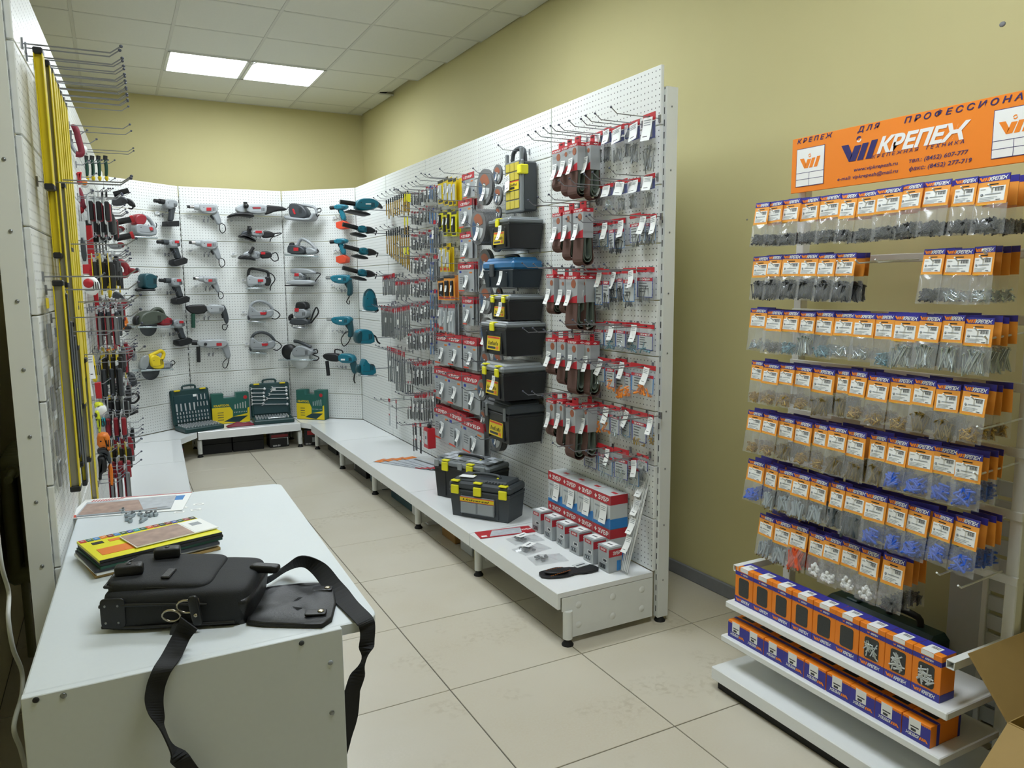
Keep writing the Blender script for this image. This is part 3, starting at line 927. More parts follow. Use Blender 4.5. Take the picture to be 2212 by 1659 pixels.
tool(WDR, 'A', .09, 'grey plunge router with twin handles on round base', [
    ('top_cap', 'black', 'p', [(1458, 1030), (1470, 1008), (1524, 1008), (1542, 1030), (1540, 1066), (1456, 1064)], .08), ('body', 'toolgrey', 'p', [(1454, 1058), (1542, 1060), (1550, 1132), (1446, 1132)], .085),
    ('carriage', 'tooldark', 'p', [(1420, 1132), (1548, 1132), (1560, 1182), (1414, 1182)], .09), ('columns', 'chrome', 'c', [(1434, 1130), (1432, 1196)], .007, .03), ('columns', 'chrome', 'c', [(1530, 1130), (1532, 1196)], .007, .03),
    ('base_plate', 'chrome', 'r', [(1482, 1200)], .072), ('handle', 'black', 'p', [(1396, 1112), (1424, 1094), (1426, 1148), (1400, 1152)], .05), ('cord', 'rubber', 't', [(1560, 1150), (1584, 1080), (1604, 1052), (1616, 1090), (1584, 1140), (1560, 1168)], .008),
    ('badge', 'red', 'h', [(1458, 1056), (1488, 1056), (1488, 1082), (1458, 1082)], .006, .043, 'body')], 'plunge_router', 'router')
tool(WDR, 'A', .09, 'grey circular saw with pale blade under the metal plate', [
    ('blade_guard', 'black', 'd', [(1402, 1382), (1452, 1392)], .05), ('body', 'toolgrey', 'p', [(1432, 1362), (1490, 1330), (1550, 1350), (1590, 1376), (1580, 1404), (1500, 1424), (1440, 1414)], .09),
    ('handle', 'tooldark', 'g', [(1436, 1302), (1462, 1306), (1520, 1328), (1560, 1350)], .016), ('base_plate', 'zinc', 'h', [(1340, 1436), (1582, 1438), (1582, 1446), (1340, 1444)], .11),
    ('blade', 'cardlight', 'd', [(1490, 1428), (1560, 1450)], .004, .03), ('cord', 'rubber', 't', [(1560, 1380), (1600, 1364), (1610, 1390), (1570, 1400), (1620, 1424), (1600, 1448), (1566, 1440)], .006)], 'circular_saw', 'circular saw')
# angled corner, left
tool(WDL, 'A', .08, 'dark teal round sander above the green circular saw', [
    ('body', 'tealdark', 'p', [(296, 802), (340, 795), (394, 818), (386, 860), (392, 915), (298, 915), (290, 850)], .09), ('pad', 'black', 'r', [(330, 922)], .075), ('dust_spout', 'black', 'p', [(248, 908), (300, 902), (300, 930), (252, 934)], .03),
    ('cord', 'rubber', 't', [(390, 818), (416, 820), (398, 850)], .004)], 'orbital_sander', 'sander')
tool(WDL, 'A', .09, 'olive green circular saw with red motor end', [
    ('body', 'olive', 'p', [(258, 1130), (290, 1090), (360, 1070), (430, 1090), (470, 1120), (430, 1160), (330, 1184), (256, 1184)], .1), ('handle', 'olive', 'g', [(370, 1086), (400, 1064), (440, 1070), (462, 1110)], .018),
    ('motor', 'redd', 'p', [(412, 1130), (488, 1124), (504, 1150), (496, 1184), (420, 1188)], .1), ('base_plate', 'zinc', 'h', [(236, 1194), (506, 1192), (506, 1202), (236, 1204)], .12), ('blade', 'tooldark', 'd', [(328, 1190), (392, 1200)], .004, .03),
    ('blade_guard', 'black', 'p', [(236, 1130), (262, 1108), (282, 1120), (270, 1180), (240, 1184)], .05), ('cord', 'rubber', 't', [(462, 1104), (500, 1130), (516, 1160)], .005)], 'circular_saw', 'circular saw')
tool(WDL, 'A', .09, 'yellow circular saw with clear guard, lowest in the corner', [
    ('body', 'yellow', 'p', [(330, 1440), (350, 1404), (390, 1406), (430, 1440), (446, 1480), (430, 1512), (350, 1504)], .1), ('handle', 'yellow', 'g', [(352, 1414), (400, 1392), (440, 1376), (462, 1398), (448, 1440)], .016),
    ('motor', 'toolgrey', 'p', [(424, 1456), (492, 1450), (504, 1478), (496, 1506), (430, 1512)], .1), ('base_plate', 'zinc', 'h', [(258, 1516), (500, 1506), (500, 1516), (258, 1528)], .12), ('blade', 'tooldark', 'd', [(346, 1512), (414, 1520)], .004, .03),
    ('blade_guard', 'clearlid', 'p', [(260, 1516), (268, 1450), (300, 1408), (340, 1404), (330, 1510)], .03, .02), ('cord', 'rubber', 't', [(496, 1470), (530, 1448), (546, 1466), (520, 1484), (500, 1480)], .004)], 'circular_saw', 'circular saw')
tool(WDL, 'A', .08, 'grey and red jigsaw with closed handle, upper left of the corner', [
    ('body', 'toolgrey', 'p', [(226, 452), (250, 420), (330, 440), (372, 440), (398, 480), (384, 522), (240, 512)], .075), ('handle', 'toolgrey', 'g', [(300, 362), (350, 390), (382, 440), (392, 480)], .016), ('front', 'redd', 'p', [(232, 372), (258, 352), (306, 360), (322, 392), (300, 440), (240, 440), (228, 410)], .07),
    ('base_plate', 'zinc', 'h', [(222, 520), (398, 528), (396, 538), (222, 532)], .075), ('badge', 'red', 'h', [(330, 455), (350, 452), (358, 474), (338, 478)], .006, .04, 'body'), ('cord', 'rubber', 't', [(392, 480), (410, 440), (402, 420)], .004)], 'jigsaw', 'jigsaw')
# angled corner, right: teal tools
for dy, lab in ((0, 'teal cordless drill with orange battery, upper of two'), (255, 'teal cordless drill with orange battery, lower of two')):
    tool(WDR, 'A', .08, lab, [('chuck', 'black', 'c', [(1706, 308), (1746, 304)], .018), ('body', 'teal', 'p', [(1738, 286), (1828, 280), (1838, 308), (1796, 326), (1744, 322)], .065), ('handle', 'teal', 'p', [(1768, 318), (1802, 316), (1828, 396), (1798, 412)], .042), ('trigger', 'black', 'h', [(1762, 322), (1774, 322), (1784, 346), (1772, 348)], .016),
                              ('battery', 'batt', 'h', [(1762, 418), (1814, 404), (1838, 424), (1836, 460), (1790, 470), (1764, 456)], .085)], 'cordless_drill', 'drill', 0, dy)
tool(WRX, 'A', 0, 'large teal angle grinder with black side handle at the top', [
    ('body', 'teal', 'p', [(1888, 272), (1924, 240), (2012, 240), (2064, 270), (2046, 312), (1960, 332), (1890, 322)], .1), ('side_handle', 'black', 'c', [(1778, 262), (1890, 278)], .018), ('guard', 'black', 'p', [(1802, 330), (1880, 328), (1988, 354), (1982, 372), (1900, 352)], .18),
    ('rear_handle', 'tooldark', 'p', [(2030, 254), (2074, 270), (2100, 320), (2062, 302), (2030, 300)], .06), ('badge', 'paper', 'h', [(1956, 278), (1996, 278), (1996, 288), (1956, 288)], .004, .051, 'body')], 'angle_grinder', 'grinder')
for dx, dy, lab in ((0, 0, 'small teal angle grinder, uppermost of three on the corner edge'), (10, 164, 'small teal angle grinder, middle of three on the corner edge'), (0, 325, 'small teal angle grinder, lowest of three on the corner edge')):
    tool(WRX, 'A', 0, lab, [('side_handle', 'black', 'c', [(1798, 430), (1906, 458)], .018), ('body', 'teal', 'p', [(1904, 446), (1950, 438), (1976, 460), (1972, 496), (1916, 492)], .075), ('rear_handle', 'blackg', 'p', [(1962, 446), (2004, 450), (2044, 476), (2030, 496), (1966, 504)], .06),
                              ('guard', 'black', 'p', [(1862, 492), (1890, 490), (1968, 514), (1962, 532), (1864, 508)], .12), ('cord', 'rubber', 't', [(2034, 486), (2052, 480), (2040, 512)], .005)], 'angle_grinder', 'grinder', dx, dy)
for dx, dy, lab in ((0, 0, 'teal corded drill with dark handle, upper of two'), (6, 310, 'teal corded drill with big cord loop, lower of two')):
    tool(WDR, 'A', .08, lab, [('chuck', 'chrome', 'c', [(1676, 830), (1722, 830)], .016), ('body', 'teal', 'p', [(1714, 814), (1800, 805), (1852, 810), (1868, 840), (1830, 876), (1760, 872), (1718, 850)], .07), ('handle', 'tealdark', 'p', [(1822, 868), (1860, 828), (1872, 900), (1870, 962), (1832, 966), (1840, 910)], .044),
                              ('trigger', 'black', 'h', [(1814, 866), (1838, 880), (1832, 904), (1814, 880)], .016), ('badge', 'paper', 'h', [(1778, 834), (1800, 834), (1800, 844), (1778, 844)], .004, .036, 'body'), ('cord', 'rubber', 't', [(1850, 964), (1836, 990), (1828, 1012), (1846, 1026), (1850, 1000)] if not dy else [(1850, 964), (1836, 1000), (1800, 1030), (1780, 980), (1812, 930), (1836, 924)], .005)], 'electric_drill', 'drill', dx, dy)
tool(WRX, 'A', 0, 'teal jigsaw hanging at the corner edge', [('body', 'teal', 'p', [(1954, 960), (1974, 920), (2010, 924), (2032, 960), (2052, 1030), (2060, 1074), (1990, 1080), (1952, 1062)], .07), ('base_plate', 'zinc', 'h', [(1930, 1070), (2044, 1084), (2044, 1092), (1930, 1080)], .08), ('dust_spout', 'black', 'p', [(2024, 1040), (2052, 1044), (2068, 1074), (2050, 1088), (2026, 1070)], .05), ('handle', 'tealdark', 'g', [(1962, 966), (1974, 930), (2000, 922), (2024, 950), (2034, 1000)], .012, .02)], 'jigsaw', 'jigsaw')
tool(WRX, 'A', 0, 'boxy teal sander with short cable at the corner edge', [('body', 'teal', 'p', [(1886, 1244), (1918, 1212), (1998, 1216), (2026, 1262), (2028, 1322), (1896, 1320)], .1), ('front', 'tealdark', 'p', [(1884, 1246), (1920, 1216), (1940, 1240), (1930, 1318), (1892, 1318)], .105), ('cord', 'rubber', 't', [(2020, 1256), (2044, 1270), (2058, 1306), (2078, 1322)], .007)], 'belt_sander', 'sander')
tool(WDR, 'A', .08, 'teal rotary hammer with black nose and side handle', [
    ('chuck', 'black', 'p', [(1656, 1400), (1700, 1390), (1782, 1398), (1782, 1456), (1700, 1452), (1658, 1426)], .06), ('body', 'teal', 'p', [(1774, 1394), (1870, 1398), (1898, 1440), (1882, 1468), (1778, 1462)], .08), ('side_handle', 'black', 'c', [(1688, 1450), (1700, 1558)], .018, .02),
    ('rear_handle', 'tealdark', 'p', [(1852, 1456), (1898, 1446), (1904, 1530), (1892, 1552), (1870, 1530)], .045), ('cord', 'rubber', 't', [(1888, 1548), (1882, 1590), (1892, 1618)], .007), ('badge', 'paper', 'h', [(1800, 1432), (1830, 1432), (1830, 1444), (1800, 1444)], .004, .041, 'body'), ('depth_stop', 'black', 'g', [(1740, 1392), (1744, 1366), (1790, 1372), (1800, 1392)], .007)], 'rotary_hammer', 'hammer drill')
tool(WRX, 'A', 0, 'teal electric planer, lowest at the corner edge', [('body', 'teal', 'p', [(1926, 1500), (1940, 1440), (1966, 1434), (1986, 1470), (2034, 1486), (2042, 1552), (1930, 1560)], .09), ('front_knob', 'black', 'p', [(1990, 1478), (2020, 1470), (2040, 1490), (2030, 1516), (1996, 1510)], .05), ('base_plate', 'zinc', 'h', [(1924, 1552), (2044, 1552), (2044, 1562), (1924, 1564)], .09), ('rear_body', 'tealdark', 'p', [(1896, 1490), (1920, 1470), (1936, 1500), (1926, 1540), (1900, 1536)], .06)], 'electric_planer', 'planer')
for w_, x, y in ((WDL, 415, 345), (WB, 660, 365), (WB, 970, 405), (WDL, 430, 625), (WB, 665, 630), (WB, 985, 650), (WDL, 440, 915), (WB, 705, 895), (WB, 715, 1160), (WB, 1060, 1085), (WB, 1085, 1320), (WDR, 1735, 380), (WDR, 1740, 630), (WDR, 1720, 885), (WDR, 1725, 1225), (WB, 1060, 845), (WDL, 465, 1262), (WB, 660, 1380)):
    price_card(w_, 'A', x, y)
# ================================================================== goods on the right-hand run
def rect(wall, crop, out, x0, y0, x1, y1):
    xm, ym = (x0 + x1) / 2, (y0 + y1) / 2
    a, b = wall.at(crop, x0, ym, out)[0], wall.at(crop, x1, ym, out)[0]
    return a, b, wall.at(crop, xm, y1, out)[1], wall.at(crop, xm, y0, out)[1]


def tag_mesh(w, h, curl=.02):
    g = MB()
    g.grid(lambda u, v: ((u - .5) * w, -.001 - curl * (1 - v) ** 2, (v - 1) * h), 1, 4, 'paper')
    g.grid(lambda u, v: ((u - .5) * w, -curl * (1 - v) ** 2, (v - 1) * h), 1, 4, 'paper', flip=True)
    for k, (a, b, c) in enumerate(((.12, .9, .1), (.12, .8, .2), (.12, .85, .3), (.2, .7, .8))):
        y = -.0022 - curl * c * c
        g.plate((a - .5) * w, (b - .5) * w, -h * c - h * .035, -h * c, y, 'print' if k == 3 else 'printl')
    return g.mesh('price_tag')


TAG = tag_mesh(.036, .075); TAGS = tag_mesh(.014, .03, .006); TAGL = tag_mesh(.055, .09, .012)


def zubr(g, x, z, h, y, width):
    """white wordmark with its diamond"""
    g.text('ЗУБР', x + h * 1.5, z, h, y, 'paper', .03, .0, width - h * 1.5)
    g.add([(x, y, z + h / 2), (x + h * .5, y, z - h * .05), (x + h, y, z + h / 2), (x + h * .5, y, z + h * 1.05)], [(0, 1, 2, 3)], 'paper')
    for k in (.3, .55, .8): g.plate(x + h * .15, x + h * .6, z + h * k - h * .05, z + h * k + h * .02, y - .0003, 'zred')


def zcard(wall, crop, out, x0, y0, x1, y1, label, behind=1, cx=.5, tagat=.72):
    a, b, z0, z1 = rect(wall, crop, out, x0, y0, x1, y1); w, h = b - a, z1 - z0
    t = thing('blister_card', label, 'blister pack', wall.M((a + b) / 2, z1, out, turn=rnd(-.04, .04)), 'grey blister cards')
    c = MB(); c.box((0, 0, -h / 2), (w, .003, h), 'cardgrey')
    for k in range(4): c.plate(-w * .4, -w * .4 + w * .25 * rnd(.6, 1.2), -h * (.52 + .07 * k), -h * (.505 + .07 * k), -.0022, 'print')
    c.plate(-w * .42, -w * .28, -h * .36, -h * .29, -.0022, 'dblue'); c.plate(-w * .2, w * .15, -h * .33, -h * .30, -.0022, 'printl'); c.plate(-w * .2, w * .1, -h * .37, -h * .35, -.0022, 'printl')
    c.plate(w * .22, w * .4, -h * .38, -h * .33, -.0022, 'orange'); c.plate(-w * .48, -w * .1, -h * .985, -h * .94, -.0022, 'batt')
    part(t, 'card', c)
    r = MB(); hh = h * .24
    r.box((0, -.0018, -hh / 2), (w, .004, hh), 'zred'); zubr(r, -w * .36, -hh * .82, hh * .36, -.0042, w * .72)
    r.prism([(-.012, -.012), (.012, -.012), (.012, -.007), (.003, -.004), (-.003, -.004), (-.012, -.007)], -.0045, .0005, 'black')
    part(t, 'header', r)
    bl = MB(); bl.prism(chaikin([(-w * .12 + (cx - .5) * w, -h * .93), (w * .12 + (cx - .5) * w, -h * .93), (w * .11 + (cx - .5) * w, -h * .52), (0 + (cx - .5) * w, -h * .42), (-w * .11 + (cx - .5) * w, -h * .52)], 2), -.016, -.001, 'blister', .004)
    bl.prism([(-w * .05 + (cx - .5) * w, -h * .9), (w * .05 + (cx - .5) * w, -h * .9), (w * .03 + (cx - .5) * w, -h * .5), (-w * .03 + (cx - .5) * w, -h * .5)], -.0175, -.01, 'tooldark', .002)
    part(t, 'blister', bl)
    part(t, 'price_tag', TAG, T(w * (tagat - .5), -.018, -h * .45) @ RY(.12))
    s_ = (a + b) / 2
    hook(wall, s_, z1 - .008, .27)
    for k in range(behind):
        g = MB(); g.box((0, 0, -h / 2), (w, .004, h), 'cardgrey'); g.box((0, -.0005, -hh / 2), (w, .0065, hh), 'zred'); g.prism([(-w * .12, -h * .9), (w * .12, -h * .9), (w * .08, -h * .5), (-w * .08, -h * .5)], -.014, 0, 'blister', .003)
        solo('blister_card', 'one behind the ' + label.replace(' with red header', ''), 'blister pack', g, wall.M(s_, z1, out - .02 * (k + 1), turn=rnd(-.1, .1)), 'grey blister cards')


ROWN = ('top', 'second', 'third', 'fourth', 'fifth', 'sixth', 'seventh', 'lowest')
for k, (c, x0, y0, x1, y1, bh) in enumerate((('C', 955, 235, 1070, 470, 0), ('C', 920, 485, 1050, 750, 2), ('C', 935, 790, 1050, 1040, 1), ('C', 920, 1075, 1065, 1355, 2), ('D', 955, 5, 1065, 272, 2))):
    zcard(WR, c, .08, x0, y0, x1, y1, 'grey blister card with red header beside the discs, %s in its column' % ('topmost', 'second', 'third', 'fourth', 'fifth')[k], bh)
for r, row in enumerate((((695, 350, 825, 640), (818, 365, 950, 660), (965, 390, 1095, 690)), ((700, 670, 830, 980), (818, 705, 945, 1025), (965, 735, 1118, 1100)), ((700, 1035, 830, 1355), (820, 1090, 1000, 1440), (945, 1170, 1170, 1500)))):
    for k, q in enumerate(row):
        zcard(WR, 'D', .07 + .012 * k, *q, 'wide grey blister card with red header, %s in the %s row of three' % (('far', 'middle', 'near')[k], ('upper', 'middle', 'lower')[r]), 2)

# cutting discs
def disc(wall, crop, out, x, y, r_px, label, n=1, lab='disclabel', tagged=True, gap=.0075, th=.004):
    s_, z_ = wall.at(crop, x, y, out); z2 = wall.at(crop, x, y - r_px, out)[1]; r = abs(z2 - z_)
    prof = [(r * .13, -th / 2), (r, -th / 2), (r, th / 2), (r * .13, th / 2)]
    t = thing('cutting_disc', label, 'cutting disc', wall.M(s_, z_, out), 'cutting discs')
    g = MB(); g.lathe(prof, 'disc', 32, RX(PI / 2), False); part(t, 'wheel', g)
    l = MB()
    for a0, a1, m in ((.2, 2.4, lab), (2.6, 4.6, 'discblue'), (4.8, 6.1, 'cardlight')):
        N = 8; vs_ = []
        for i in range(N + 1):
            a = a0 + (a1 - a0) * i / N
            for rr in (.25, .72): vs_.append((math.cos(a) * r * rr, -th / 2 - .0012, math.sin(a) * r * rr))
        l.add(vs_, [(2 * i, 2 * i + 2, 2 * i + 3, 2 * i + 1)[::-1] for i in range(N)], m)
    part(t, 'label', l)
    ri = MB(); ri.lathe([(r * .13, 0), (r * .2, 0), (r * .2, .003), (r * .13, .003)], 'chrome', 16, T(0, -th / 2, 0) @ RX(PI / 2)); part(t, 'hub_ring', ri)
    if tagged: part(t, 'price_tag', TAG if r > .08 else TAGS, T(r * .2, -.012, -r * .05) @ RY(.15))
    me = None
    for k in range(1, n):
        if me is None:
            g = MB(); g.lathe(prof, 'disc', 32, RX(PI / 2), False); me = g.mesh('cutting_disc')
        solo('cutting_disc', 'disc stacked behind the ' + label, 'cutting disc', me, wall.M(s_, z_, out - gap * k), 'cutting discs')
    hook(wall, s_, z_ + .002, .27)


for k, (c, x, y, r, n, o, l) in enumerate((
        ('E', 262, 492, 156, 3, .13, 'large grey cutting disc at the top of the disc column'), ('E', 372, 382, 84, 2, .12, 'small cutting disc high beside the yellow organiser'), ('E', 375, 565, 82, 2, .12, 'small cutting disc with long price tag under the top small one'),
        ('E', 208, 830, 156, 14, .20, 'large cutting disc in front of the thickest stack'), ('E', 378, 712, 55, 2, .11, 'small orange-labelled disc half hidden by the topmost toolbox'), ('E', 362, 965, 80, 3, .11, 'small cutting disc below the topmost toolbox'),
        ('E', 265, 1150, 130, 4, .13, 'cutting disc left of the blue toolbox'), ('E', 270, 1448, 130, 3, .13, 'cutting disc left of the toolbox with two yellow latches'), ('E', 385, 1400, 52, 2, .1, 'orange-labelled disc peeking above the third toolbox'),
        ('F', 350, 140, 116, 3, .12, 'cutting disc left of the fourth hanging toolbox'), ('F', 470, 62, 45, 1, .1, 'brown-labelled disc between the third and fourth toolboxes'), ('F', 345, 395, 88, 2, .12, 'cutting disc with tag between fourth and fifth toolboxes'),
        ('F', 455, 395, 90, 2, .1, 'blue-labelled disc tucked above the fifth toolbox'), ('F', 318, 640, 88, 2, .14, 'small disc left of the fifth toolbox with white tag'), ('F', 480, 720, 60, 2, .1, 'blue disc under the fifth toolbox'), ('F', 330, 870, 60, 2, .12, 'disc half behind the lowest hanging toolbox'),
        ('F', 440, 1052, 112, 6, .14, 'dark thick disc below the lowest hanging toolbox'))):
    disc(WR, c, o, x, y, r, l, n, tagged=k not in (8, 10))

# toolboxes: local x along the panel, -y to the aisle
def toolbox(label, yn, yf, xf, z0, z1, body, lid, latches=2, lidh=.25, plate=True, tags=True, handle=True, clearlid=False, M=None, taper=.9, trays=False):
    w, d, h = yf - yn, XP - .012 - xf, z1 - z0
    t = thing('toolbox', label, 'toolbox', M or WR.M(7.12 - (yn + yf) / 2, z0, XP - (xf + d / 2)), 'toolboxes')
    b = MB(); hb = h * (1 - lidh)
    tp = [(-w / 2, hb), (w / 2, hb)]; bt = w / 2 * taper; dt = d / 2 * taper
    vs_ = [(-bt, -dt, 0), (bt, -dt, 0), (bt, dt, 0), (-bt, dt, 0), (-w / 2, -d / 2, hb * .97), (w / 2, -d / 2, hb * .97), (w / 2, d / 2, hb * .97), (-w / 2, d / 2, hb * .97)]
    b.add(vs_, [(3, 2, 1, 0), (4, 5, 6, 7), (0, 1, 5, 4), (1, 2, 6, 5), (2, 3, 7, 6), (3, 0, 4, 7)], body)
    b.rbox((0, 0, hb * .95), (w * 1.02, d * 1.02, hb * .1), body, .004)
    for sx in (-.3, .3): b.rbox((w * sx, -d / 2 * .96, hb * .45), (.012, .012, hb * .8), body, .004)
    part(t, 'body', b)
    l = MB(); lh = h * lidh
    lm = 'clearlid' if clearlid else lid
    l.rbox((0, 0, hb + lh * .35), (w * 1.03, d * 1.04, lh * .7), lid, min(.012, lh * .2))
    l.rbox((0, 0, hb + lh * .72), (w * .9, d * .86, lh * .5), lm, min(.012, lh * .2))
    lo = part(t, 'lid', l)
    if trays:
        for i in range(7):
            for j in range(3):
                if j == 1 and 2 <= i <= 4: continue
                c = MB(); c.rbox((w * (-.42 + .14 * i), d * (-.3 + .3 * j), hb + lh * .98), (w * .12, d * .24, .004), 'photog' if (i + j) % 3 else 'boxlid', .0015); part(lo, 'tray_window', c)
    if handle:
        hg = MB(); hg.tube(spline([(-w * .22, 0, h * .96), (-w * .18, 0, h * 1.05), (w * .18, 0, h * 1.05), (w * .22, 0, h * .96)], 4), .009, body, 8)
        hg.rbox((-w * .2, 0, h * .985), (.012, .035, .012), 'vyellow', .003); hg.rbox((w * .2, 0, h * .985), (.012, .035, .012), 'vyellow', .003)
        part(t, 'handle', hg)
    for k in range(latches if isinstance(latches, int) else len(latches)):
        x = (-.28 + .56 * k / max(1, latches - 1)) * w if isinstance(latches, int) else latches[k] * w
        if latches == 1: x = 0
        g = MB(); lw = min(.05, w * .15)
        g.rbox((x, -d / 2 - .008, hb * 1.0), (lw, .012, h * .22), 'vyellow', .003); g.rbox((x, -d / 2 + .004, hb + lh * .72), (lw, .03, .008), 'vyellow', .002)
        part(t, 'latch', g)
    if plate:
        g = MB(); X = T(0, -d / 2 * .955 - .004, hb * .42) @ RX(-math.atan2(d / 2 * (1 - taper), hb))
        g.box((0, 0, 0), (w * .52, .004, hb * .5), 'yelprint', X); g.plate(-w * .24, w * .24, hb * .17, hb * .23, -.0025, 'batt', X)
        [g.add([(w * (-.2 + .05 * i), -.0028, -hb * .07), (w * (-.175 + .05 * i), -.0028, -hb * .07), (w * (-.16 + .05 * i), -.0028, hb * (.03 + .04 * (i % 3 == 0))), (w * (-.185 + .05 * i), -.0028, hb * (.03 + .04 * (i % 3 == 0)))], [(0, 1, 2, 3)], 'black', X=X) for i in range(8)]; g.plate(-w * .22, w * .1, -hb * .2, -hb * .12, -.0025, 'print', X); g.plate(w * .12, w * .22, -hb * .21, -hb * .1, -.0025, 'orange', X)
        part(t, 'label', g)
    if tags: part(t, 'price_tag', TAG, T(w * .22, -d / 2 - .018, hb * .9))
    return t


def bracket_hooks(yn, yf, z0, xf):
    for s_ in (7.12 - yf + .05, 7.12 - yn - .05): hook(WR, s_, z0 - .006, XP - xf, False)


toolbox('small black toolbox with grey lid and one yellow latch, topmost hanging', 3.588, 3.823, 1.875, 1.735, 1.9, 'boxblack', 'boxlid', 1, .2, handle=False); bracket_hooks(3.588, 3.823, 1.735, 1.9)
bt = toolbox('dark navy toolbox with bright blue lid and grey clip', 3.595, 3.958, 1.90, 1.525, 1.69, 'boxnavy', 'boxblue', 0, .4, False, handle=True); bracket_hooks(3.6, 3.95, 1.525, 1.95)
g = MB(); g.rbox((-.05, -.1, .095), (.045, .014, .07), 'tooldark', .004); part(bt, 'clip', g)
toolbox('small black toolbox with two yellow latches, under the blue one', 3.583, 3.815, 1.87, 1.35, 1.49, 'boxblack', 'boxlid', 2, .22, handle=False); bracket_hooks(3.59, 3.81, 1.35, 1.9)
toolbox('black toolbox with grey lid and single latch, fourth hanging one', 3.564, 3.865, 1.84, 1.16, 1.345, 'boxblack', 'boxlid', 1, .18, handle=False, tags=False); bracket_hooks(3.57, 3.86, 1.16, 1.87)
toolbox('black toolbox with rounded translucent lid, fifth hanging one', 3.552, 3.827, 1.815, .92, 1.12, 'boxblack', 'boxlid', 2, .25, handle=False, clearlid=True); bracket_hooks(3.56, 3.82, .92, 1.84)
t5 = toolbox('plain black toolbox with grey clips, lowest hanging one', 3.579, 3.893, 1.86, .672, .905, 'boxblack', 'boxdark', 0, .3, True, False, handle=False); bracket_hooks(3.58, 3.89, .672, 1.88)
for sx in (-.1, .12):
    g = MB(); g.rbox((sx, -.118, .165), (.022, .012, .075), 'boxlid', .004); part(t5, 'clip', g)
# organiser case hung by its handle
og = thing('organiser_case', 'clear-lidded organiser case with yellow trays hung by its handle', 'organiser', WR.M(7.12 - 3.75, 1.94, .05))
g = MB(); g.rbox((0, 0, .13), (.19, .085, .26), 'boxdark', .008); part(og, 'body', g)
g = MB(); g.rbox((0, -.048, .13), (.2, .02, .275), 'boxlid', .006); fr = part(og, 'lid', g)
for i in range(3):
    for j in range(5):
        if i > 0 and j in (2,): continue
        g = MB(); g.rbox((-.052 + .052 * i, -.060, .035 + .05 * j), (.046, .006, .044), 'clearyel', .002); part(fr, 'tray_window', g)
g = MB(); g.plate(-.03, .078, .112, .16, -.0635, 'yelprint'); g.plate(-.03, .078, .155, .16, -.064, 'batt'); g.text('UniPad', -.022, .134, .014, -.0642, 'black', .02, .2, .08); g.plate(-.02, .03, .117, .13, -.064, 'black'); part(fr, 'label', g)
g = MB(); g.tube(spline([(-.075, -.02, .26), (-.06, -.02, .32), (0, -.02, .338), (.06, -.02, .32), (.075, -.02, .26)], 5), .012, 'tooldark', 8); g.rbox((-.083, -.048, .285), (.018, .02, .06), 'boxlid', .004); g.rbox((.083, -.048, .29), (.018, .02, .08), 'boxlid', .004); part(og, 'handle', g)
g = MB(); g.rbox((.09, -.045, .215), (.045, .05, .05), 'vyellow', .005); part(og, 'latch', g)
part(og, 'price_tag', TAGL, T(-.06, -.062, .2) @ RY(-.2)); hook(WR, 7.12 - 3.75, 2.265, .2)

